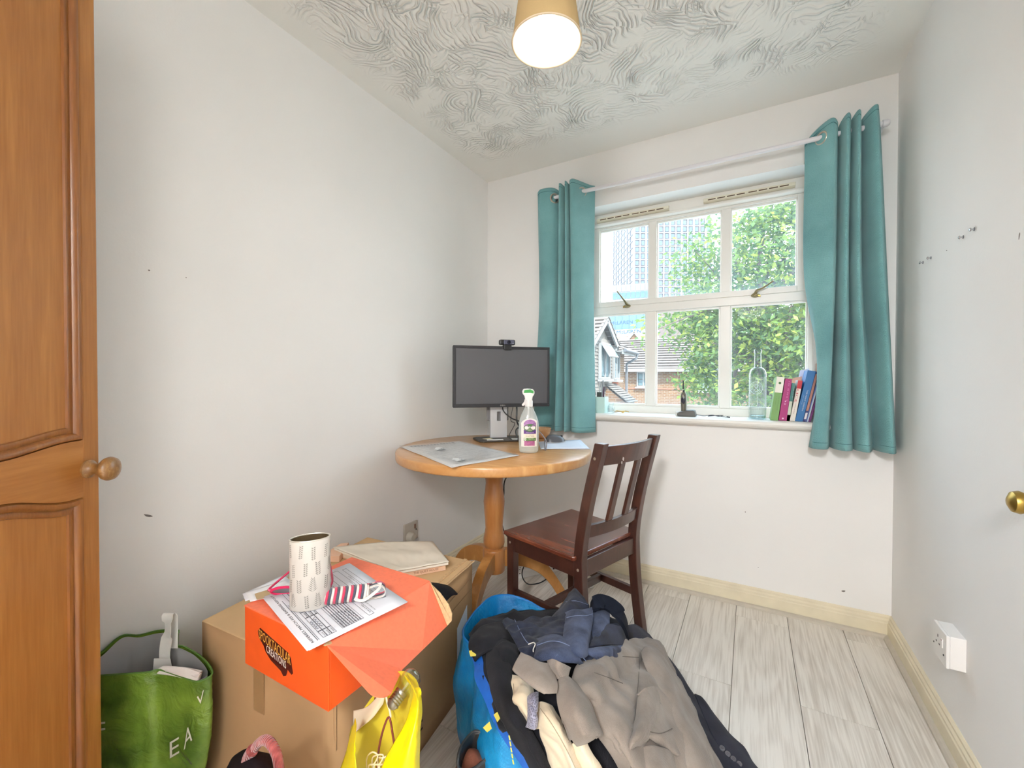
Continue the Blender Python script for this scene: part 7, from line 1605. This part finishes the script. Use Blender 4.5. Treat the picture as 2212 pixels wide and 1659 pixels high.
def hwindow(parent, c, u, w, h, n, cols=2, rows=3, open_top=False):
    """white casement: frame, glazing bars, panes; c centre, u along the wall, n outwards"""
    u = Vector(u); n = Vector(n); c = Vector(c); fw = .055
    m = MB()
    for s0, s1, z0, z1 in ((-w/2, w/2, h/2-fw, h/2), (-w/2, w/2, -h/2, -h/2+fw), (-w/2, -w/2+fw, -h/2+fw, h/2-fw), (w/2-fw, w/2, -h/2+fw, h/2-fw)): m.obox(c+u*(s0+s1)/2+UP*(z0+z1)/2+n*.02, u*(s1-s0), n*.08, UP*(z1-z0))
    for i in range(1, cols): m.obox(c+u*(-w/2+w*i/cols)+n*.02, u*.05, n*.07, UP*(h-2*fw))
    f = m.build('window_frame', FAS, parent)
    m = MB(); m.obox(c-UP*(h/2+.04)+n*.06, u*(w+.12), n*.16, UP*.07); m.build('window_ledge', FAS, parent)
    for i in range(cols):
        for j in range(rows):
            cw, chh = (w-2*fw)/cols, (h-2*fw)/rows
            o = MB().obox(c+u*(-w/2+fw+cw*(i+.5))+UP*(-h/2+fw+chh*(j+.5))+n*.01, u*(cw-.03), n*.01, UP*(chh-.025)).build('pane', WGL, f)
    return f
def courses(parent, a, b_, up, cnt, mat, nm, thick=.022):
    """overlapping courses: a-b lower edge, up vector to the upper edge"""
    a = Vector(a); b_ = Vector(b_); up = Vector(up); n = (b_-a).cross(up).normalized()
    for i in range(cnt):
        p0 = a+up*(i/cnt); p1 = b_+up*(i/cnt); q = up*(1.12/cnt)
        MB().hexa([p0+n*thick, p1+n*thick, p1+n*(thick*2), p0+n*(thick*2)], [p0+q, p1+q, p1+q+n*.006, p0+q+n*.006]).build(nm, mat, parent)
# ---- near house on the left: tile-hung gable, brick wing
HX = -3.72
h1_ = thing('gabled_house', 'near house with a pale tile-hung gable and brick wing, left of the tree', 'house', (HX-1, 12.5, GZ0))
MB().box((HX-4, 10.80, GZ0), (HX-.02, 12.85, 2.08)).build('gable_wall', SHN, h1_)
MB().prism([(HX-.02, 10.80, 2.08), (HX-.02, 12.85, 2.08), (HX-.02, 11.85, 2.72)], (-4, 0, 0)).build('gable_head', SHN, h1_)
for i in range(26):
    z = -.30+i*.098
    y0, y1 = 10.80, 12.85
    if z > 2.02:
        k = (z-2.02)/.64; y0 += 1.05*k; y1 -= 1.0*k
    if y1-y0 < .1: break
    MB().hexa([(HX-.02, y0, z), (HX-.02, y1, z), (HX+.028, y1, z), (HX+.028, y0, z)], [(HX-.02, y0, z+.112), (HX-.02, y1, z+.112), (HX+.004, y1, z+.112), (HX+.004, y0, z+.112)]).build('shingle_course', SHN, h1_)
    for j in range(1, 12):
        pass
ap = Vector((HX+.16, 11.86, 2.80)); lf = Vector((HX+.16, 10.66, 2.04)); rg = Vector((HX+.16, 13.02, 2.06))
for p in (lf, rg): MB().bar(p, ap, .05, .17, up=(1, 0, 0) if False else (0, 0, 1)).build('bargeboard', FAS, h1_)
for p in (lf, rg):
    b0 = Vector((-4.2, 0, 0)); d = (ap-p); a0 = p+UP*.06
    if p is lf: courses(h1_, a0+b0, a0+Vector((.05, 0, 0)), d, 6, RTL, 'roof_course', .03)
    else: courses(h1_, a0+Vector((.05, 0, 0)), a0+b0, d, 6, RTL, 'roof_course', .03)
MB().box((HX-.2, 12.86, 1.96), (HX+.16, 13.02, 2.10)).build('soffit_box', FAS, h1_)
hwindow(h1_, (HX+.05, 11.93, 1.60), (0, 1, 0), .92, 1.0, (1, 0, 0), 2, 1)
f = MB().obox((HX+.22, 11.93, 1.92), (0, .86, 0), (.26, 0, -.40), (.03, 0, .02)).build('open_vent', FAS, h1_)
for k in range(3): MB().obox((HX+.236, 11.93-.28+.28*k, 1.925), (0, .22, 0), (.20, 0, -.31), (.012, 0, .008)).build('pane', WGL, f)
MB().box((HX-4, 12.86, GZ0), (HX, 14.36, 1.97)).build('brick_wing', BRK, h1_)
courses(h1_, (HX+.34, 12.9, 1.98), (HX+.34, 14.55, 1.98), (-2.2, 0, 1.35), 9, RTL, 'roof_course', .03)
MB().box((HX, 12.9, 1.93), (HX+.32, 14.45, 1.955)).build('soffit', FAS, h1_); MB().box((HX+.30, 12.9, 1.86), (HX+.34, 14.5, 1.99)).build('fascia', FAS, h1_)
MB().tube([(HX+.39, 12.95, 1.975), (HX+.39, 14.62, 1.965)], .055, 10).build('gutter', GUT, h1_, smooth=True)
MB().tube([(HX+.39, 14.52, 1.93), (HX+.38, 14.50, 1.80), (HX+.07, 14.40, 1.60), (HX+.07, 14.40, 1.45), (HX+.07, 14.40, GZ0)], .042, 10).build('downpipe', GUT, h1_, smooth=True)
hwindow(h1_, (HX+.03, 13.20, 1.50), (0, 1, 0), .62, .84, (1, 0, 0), 2, 3)
MB().box((HX-.02, 12.95, .86), (HX+.012, 13.6, 1.02)).build('red_brick_panel', plain('red_brick', (168, 96, 66), .9), h1_)
courses(h1_, (-3.02, 12.15, .40), (-3.02, 13.25, .40), (-.70, 0, .55), 9, SHN, 'porch_course', .02)
MB().prism([(-3.72, 12.2, .9), (-3.72, 12.2, GZ0), (-3.1, 12.2, GZ0), (-3.1, 12.2, .40)], (0, 1.0, 0)).build('porch_wall', BRK, h1_)
# ---- brick house across, with a long tiled roof
h2_ = thing('brick_house', 'low brick house with a long pale tiled roof, behind the tree', 'house', (-3.5, 22, GZ0))
MB().box((-9.0, 21.0, GZ0), (2.5, 26.5, 1.52)).build('brick_wall', BRK, h2_)
courses(h2_, (-9.2, 20.6, 1.55), (2.7, 20.6, 1.55), (0, 3.4, 1.75), 13, RTL, 'roof_course', .04)
MB().prism([(-9.1, 20.9, 1.50), (-9.1, 24, 3.25), (-9.1, 27, 1.50)], (11.8, 0, 0)).build('roof_body', RTL, h2_)
MB().box((-9.2, 20.54, 1.44), (2.7, 20.62, 1.58)).build('fascia', FAS, h2_)
hwindow(h2_, (-4.50, 20.98, 1.08), (1, 0, 0), .62, .72, (0, -1, 0), 2, 2); hwindow(h2_, (-1.6, 20.98, 1.0), (1, 0, 0), 1.2, .9, (0, -1, 0), 2, 2)
MB().box((-9.0, 20.97, .60), (2.5, 21.0, .66)).build('brick_band', plain('dark_brick_band', (140, 92, 70), .9), h2_)
h3_ = thing('far_house', 'far house with a mottled roof and a small white-edged gable, above the long tiled roof', 'house', (-9, 36, GZ0))
MB().box((-12.6, 35, GZ0), (-8.0, 40, 3.8)).build('house_wall', BRK, h3_)
courses(h3_, (-12.8, 34.6, 3.8), (-7.75, 34.6, 3.8), (0, 2.2, 1.0), 6, plain('mottled_tile', (150, 128, 112), .85, var=.3, vs=3), 'roof_course', .05)
MB().prism([(-8.9, 34.2, 3.75), (-7.3, 34.2, 3.75), (-8.05, 34.2, 4.75)], (0, 3, 0)).build('gable', BRK, h3_)
for a, b_ in (((-9.0, 34.1, 3.7), (-8.05, 34.1, 4.85)), ((-7.15, 34.1, 3.7), (-8.05, 34.1, 4.85))): MB().bar(a, b_, .10, .16).build('bargeboard', FAS, h3_)
# ---- contractor's banners
def banner(label, col, z0, z1, x0, x1, yy, txt, tx0, tx1, tz, th_, tcol):
    t = thing('site_banner', label, 'banner', ((x0+x1)/2, yy, z0))
    MB().box((x0, yy, z0), (x1, yy+.5, z1)).build('banner_sheet', plain('banner_'+str(col), col, .8), t)
    m = MB(); letters(m, txt, (tx0, yy-.05, tz), (1, 0, 0), (0, 0, th_), tx1-tx0); m.build('lettering', plain('banner_ink', tcol, .8), t)
    for k in range(1, 9): MB().box((x0+(x1-x0)*k/9-.05, yy-.06, z0), (x0+(x1-x0)*k/9+.05, yy-.02, z1)).build('sheet_joint', plain('joint_'+str(col), tuple(int(c*.92) for c in col), .8), t)
    return t
banner('pale blue site banner with dark lettering, the upper of two', (80, 104, 128), 10.45, 13.6, -26.5, -14.5, 80, 'McLAREN', -23.35, -19.15, 11.45, .62, (44, 70, 104))
banner('white site banner with dark lettering, the lower of two', (122, 126, 130), 8.4, 10.40, -26.5, -14.5, 79.6, 'McLAREN', -22.05, -17.55, 9.62, .60, (90, 100, 112))
# ---- tower block
tw = thing('tower_block', 'tall pinkish tower block with a white window grid, beyond the houses', 'tower', (-45, 200, GZ0))
C0, Lx, Rx = Vector((-45.2, 190, 0)), Vector((-64, 225, 0)), Vector((-15.4, 206, 0))
STN = plain('tower_stone', (100, 88, 86), .9, var=.04, vs=.05); WHT = plain('tower_white', (122, 121, 126), .8); TG = plain('tower_glass', (62, 76, 96), .15, spec=.8)
Bk = Lx+(Rx-C0)
sp_ = C0+(Rx-C0)*.80
MB().hexa([C0, sp_, sp_+(Lx-C0), Lx], [p+UP*104 for p in (C0, sp_, sp_+(Lx-C0), Lx)]).build('tower_body', STN, tw)
MB().hexa([sp_, Rx, Bk, sp_+(Lx-C0)], [p+UP*72 for p in (sp_, Rx, Bk, sp_+(Lx-C0))]).build('lower_block', STN, tw)
paneg = {}
for A_, B_, nb, nm in ((C0, Rx, 13, 'f'), (C0, Lx, 7, 'l')):
    d = (B_-A_); ln = d.length; d.normalize(); n = Vector((d.y, -d.x, 0)) if nm == 'f' else Vector((-d.y, d.x, 0)); bw_ = ln/nb
    me = None
    for fl in range(16):
        z = 36+fl*2.95
        lim = 10.4 if z > 69.5 and nm == 'f' else nb
        for k in range(int(lim)):
            c = A_+d*(bw_*(k+.5))+UP*(z+1.5)+n*.08
            if me is None:
                o = MB().obox(c, d*(bw_*.52), n*.25, UP*1.9).build('window_pane', TG, tw); me = o; c0_ = c
            else:
                o = me.copy(); COL.objects.link(o); o.parent = tw; o.location = me.location+(c-c0_)
    for fl in range(17):
        z = 36+fl*2.95; e = A_+d*(ln*.80 if (z > 71 and nm == 'f') else ln)
        m = MB(); m.obox((A_+e)/2+UP*z+n*.15, d*(e-A_).length, n*.5, UP*.42); m.build('floor_band', WHT, tw)
    for k in range(nb+1):
        hh = 72 if (nm == 'f' and k > 10) else 100
        MB().obox(A_+d*(bw_*k)+UP*(36+(hh-36)/2)+n*.2, d*(.55 if k % 2 else .9), n*.5, UP*(hh-36)).build('mullion', WHT, tw)
pod = thing('glass_podium', 'blue and white panelled block at the foot of the tower', 'building', (-40, 160, GZ0))
p0, p1 = Vector((-45.5, 158, 0)), Vector((-30.5, 160, 0)); d = (p1-p0).normalized(); n = Vector((d.y, -d.x, 0)); ln = (p1-p0).length
MB().hexa([p0, p1, p1-n*12, p0-n*12], [p+UP*36.2 for p in (p0, p1, p1-n*12, p0-n*12)]).build('block_core', WHT, pod)
for k in range(9):
    for z, hgt, mt in ((33.7, 2.3, plain('panel_white', (112, 114, 126), .5)), (31.0, 2.3, plain('panel_blue', (54, 82, 118), .3))):
        MB().obox(p0+d*(ln*(k+.5)/9)+UP*(z+hgt/2)+n*.1, d*(ln/9-.18), n*.2, UP*hgt).build('panel', mt, pod)
# ---- tree in front of the window
def leaf_mat(name, c1, c2):
    m, nt, b = nmat(name); L = nt.links.new; out = nt.nodes['Material Output']
    v = coords(nt); no = N(nt, 'ShaderNodeTexNoise'); no.inputs['Scale'].default_value = 2.2; no.inputs['Detail'].default_value = 3; L(v, no.inputs['Vector'])
    cr = N(nt, 'ShaderNodeValToRGB'); cr.color_ramp.elements[0].position = .35; cr.color_ramp.elements[1].position = .68; cr.color_ramp.elements[0].color = lin(c1); cr.color_ramp.elements[1].color = lin(c2)
    L(no.outputs['Fac'], cr.inputs[0]); L(cr.outputs[0], b.inputs['Base Color']); b.inputs['Roughness'].default_value = .5
    tl = N(nt, 'ShaderNodeBsdfTranslucent'); L(cr.outputs[0], tl.inputs[0]); mx = N(nt, 'ShaderNodeMixShader'); mx.inputs[0].default_value = .5
    L(b.outputs[0], mx.inputs[1]); L(tl.outputs[0], mx.inputs[2]); L(mx.outputs[0], out.inputs[0]); return m
LM = [leaf_mat('leaf_green', (88, 116, 56), (124, 148, 70)), leaf_mat('leaf_lime', (134, 152, 66), (170, 178, 84)), leaf_mat('leaf_deep', (72, 100, 62), (96, 122, 74))]
BARK = plain('bark', (92, 82, 74), .95, var=.2, vs=12, bump=.6, bs=30)
def tree(name, label, base, trunk_top, crown, n_cl, per, size, seed, nbr, sprays=()):
    t = thing(name, label, 'tree', base); rnd = random.Random(seed); b0 = Vector(base); tp = Vector(trunk_top)
    MB().tube([b0, b0*.6+tp*.4+Vector((.12, 0, 0)), b0*.25+tp*.75+Vector((-.06, 0, 0)), tp], [.17, .14, .11, .06], 12, smooth=5).build('trunk', BARK, t, smooth=True)
    cc, rr = Vector(crown[0]), Vector(crown[1]); cl = []
    while len(cl) < n_cl:
        p = Vector((rnd.uniform(-1, 1), rnd.uniform(-1, 1), rnd.uniform(-1, 1)))
        if .25 < p.length < 1: cl.append((cc+Vector((p.x*rr.x, p.y*rr.y, p.z*rr.z)), rnd.uniform(.30, .62)))
    cl += [(Vector(p), r) for p, r in sprays]
    for k in range(nbr):
        e = cl[k*len(cl)//nbr][0]; s_ = b0+(tp-b0)*rnd.uniform(.45, .95); md = (s_+e)/2+Vector((rnd.uniform(-.2, .2), rnd.uniform(-.2, .2), .15))
        MB().tube([s_, md, e], [.055, .035, .012], 7, smooth=4).build('branch', BARK, t, smooth=True)
    mbs = [MB(), MB(), MB()]
    for c, r in cl:
        for _ in range(int(per*(r/.45)**2)):
            v = Vector((rnd.gauss(0, 1), rnd.gauss(0, 1), rnd.gauss(0, 1))).normalized()*r*rnd.random()**.45; v.z *= .75
            p = c+v; a = Vector((rnd.uniform(-1, 1), rnd.uniform(-1, 1), rnd.uniform(-.9, .2))).normalized(); nn = (Vector((rnd.uniform(-.7, .7), rnd.uniform(-.7, .7), 1))).normalized(); b_ = a.cross(nn).normalized()
            l_ = size*rnd.uniform(.7, 1.3); w = l_*.28
            mbs[rnd.choice((0, 0, 1, 2))].add([p, p+a*l_*.45+b_*w, p+a*l_, p+a*l_*.45-b_*w], [(0, 1, 2), (0, 2, 3)])
    for m, mt in zip(mbs, LM):
        o = m.build('foliage', mt, t); o['kind'] = 'stuff'
    return t
sp_l = [(tuple(atT(1385, 700, 8.3)), .22), (tuple(atT(1395, 722, 8.3)), .20), (tuple(atT(1392, 742, 8.2)), .18), (tuple(atT(1410, 690, 8.3)), .3), (tuple(atT(1372, 742, 8.2)), .10)]
sp_l += [(tuple(atT(px, py, 8.6)), .42) for px, py in ((1625, 668), (1600, 690), (1660, 640), (1690, 680), (1560, 700), (1470, 700), (1520, 760), (1650, 760), (1720, 740))]
tree('leafy_tree', 'bright green leafy tree just outside the window', (.34, 9.7, GZ0), (.25, 9.6, 3.0), ((.55, 9.7, 2.25), (2.15, 1.7, 2.45)), 270, 95, .115, 4, 22, sp_l)
tree('leafy_shrub', 'low yellow-green shrub under the leafy tree, below the brick house', (-1.4, 13.5, GZ0), (-1.4, 13.5, -.6), ((-1.1, 13.4, -.4), (1.5, .9, 1.1)), 34, 40, .12, 9, 4)
tree('leafy_tree', 'farther green tree at the right, behind the leafy tree', (2.6, 16, GZ0), (2.6, 16, 3.0), ((2.2, 16, 2.0), (2.8, 1.5, 3.4)), 70, 60, .17, 15, 8)
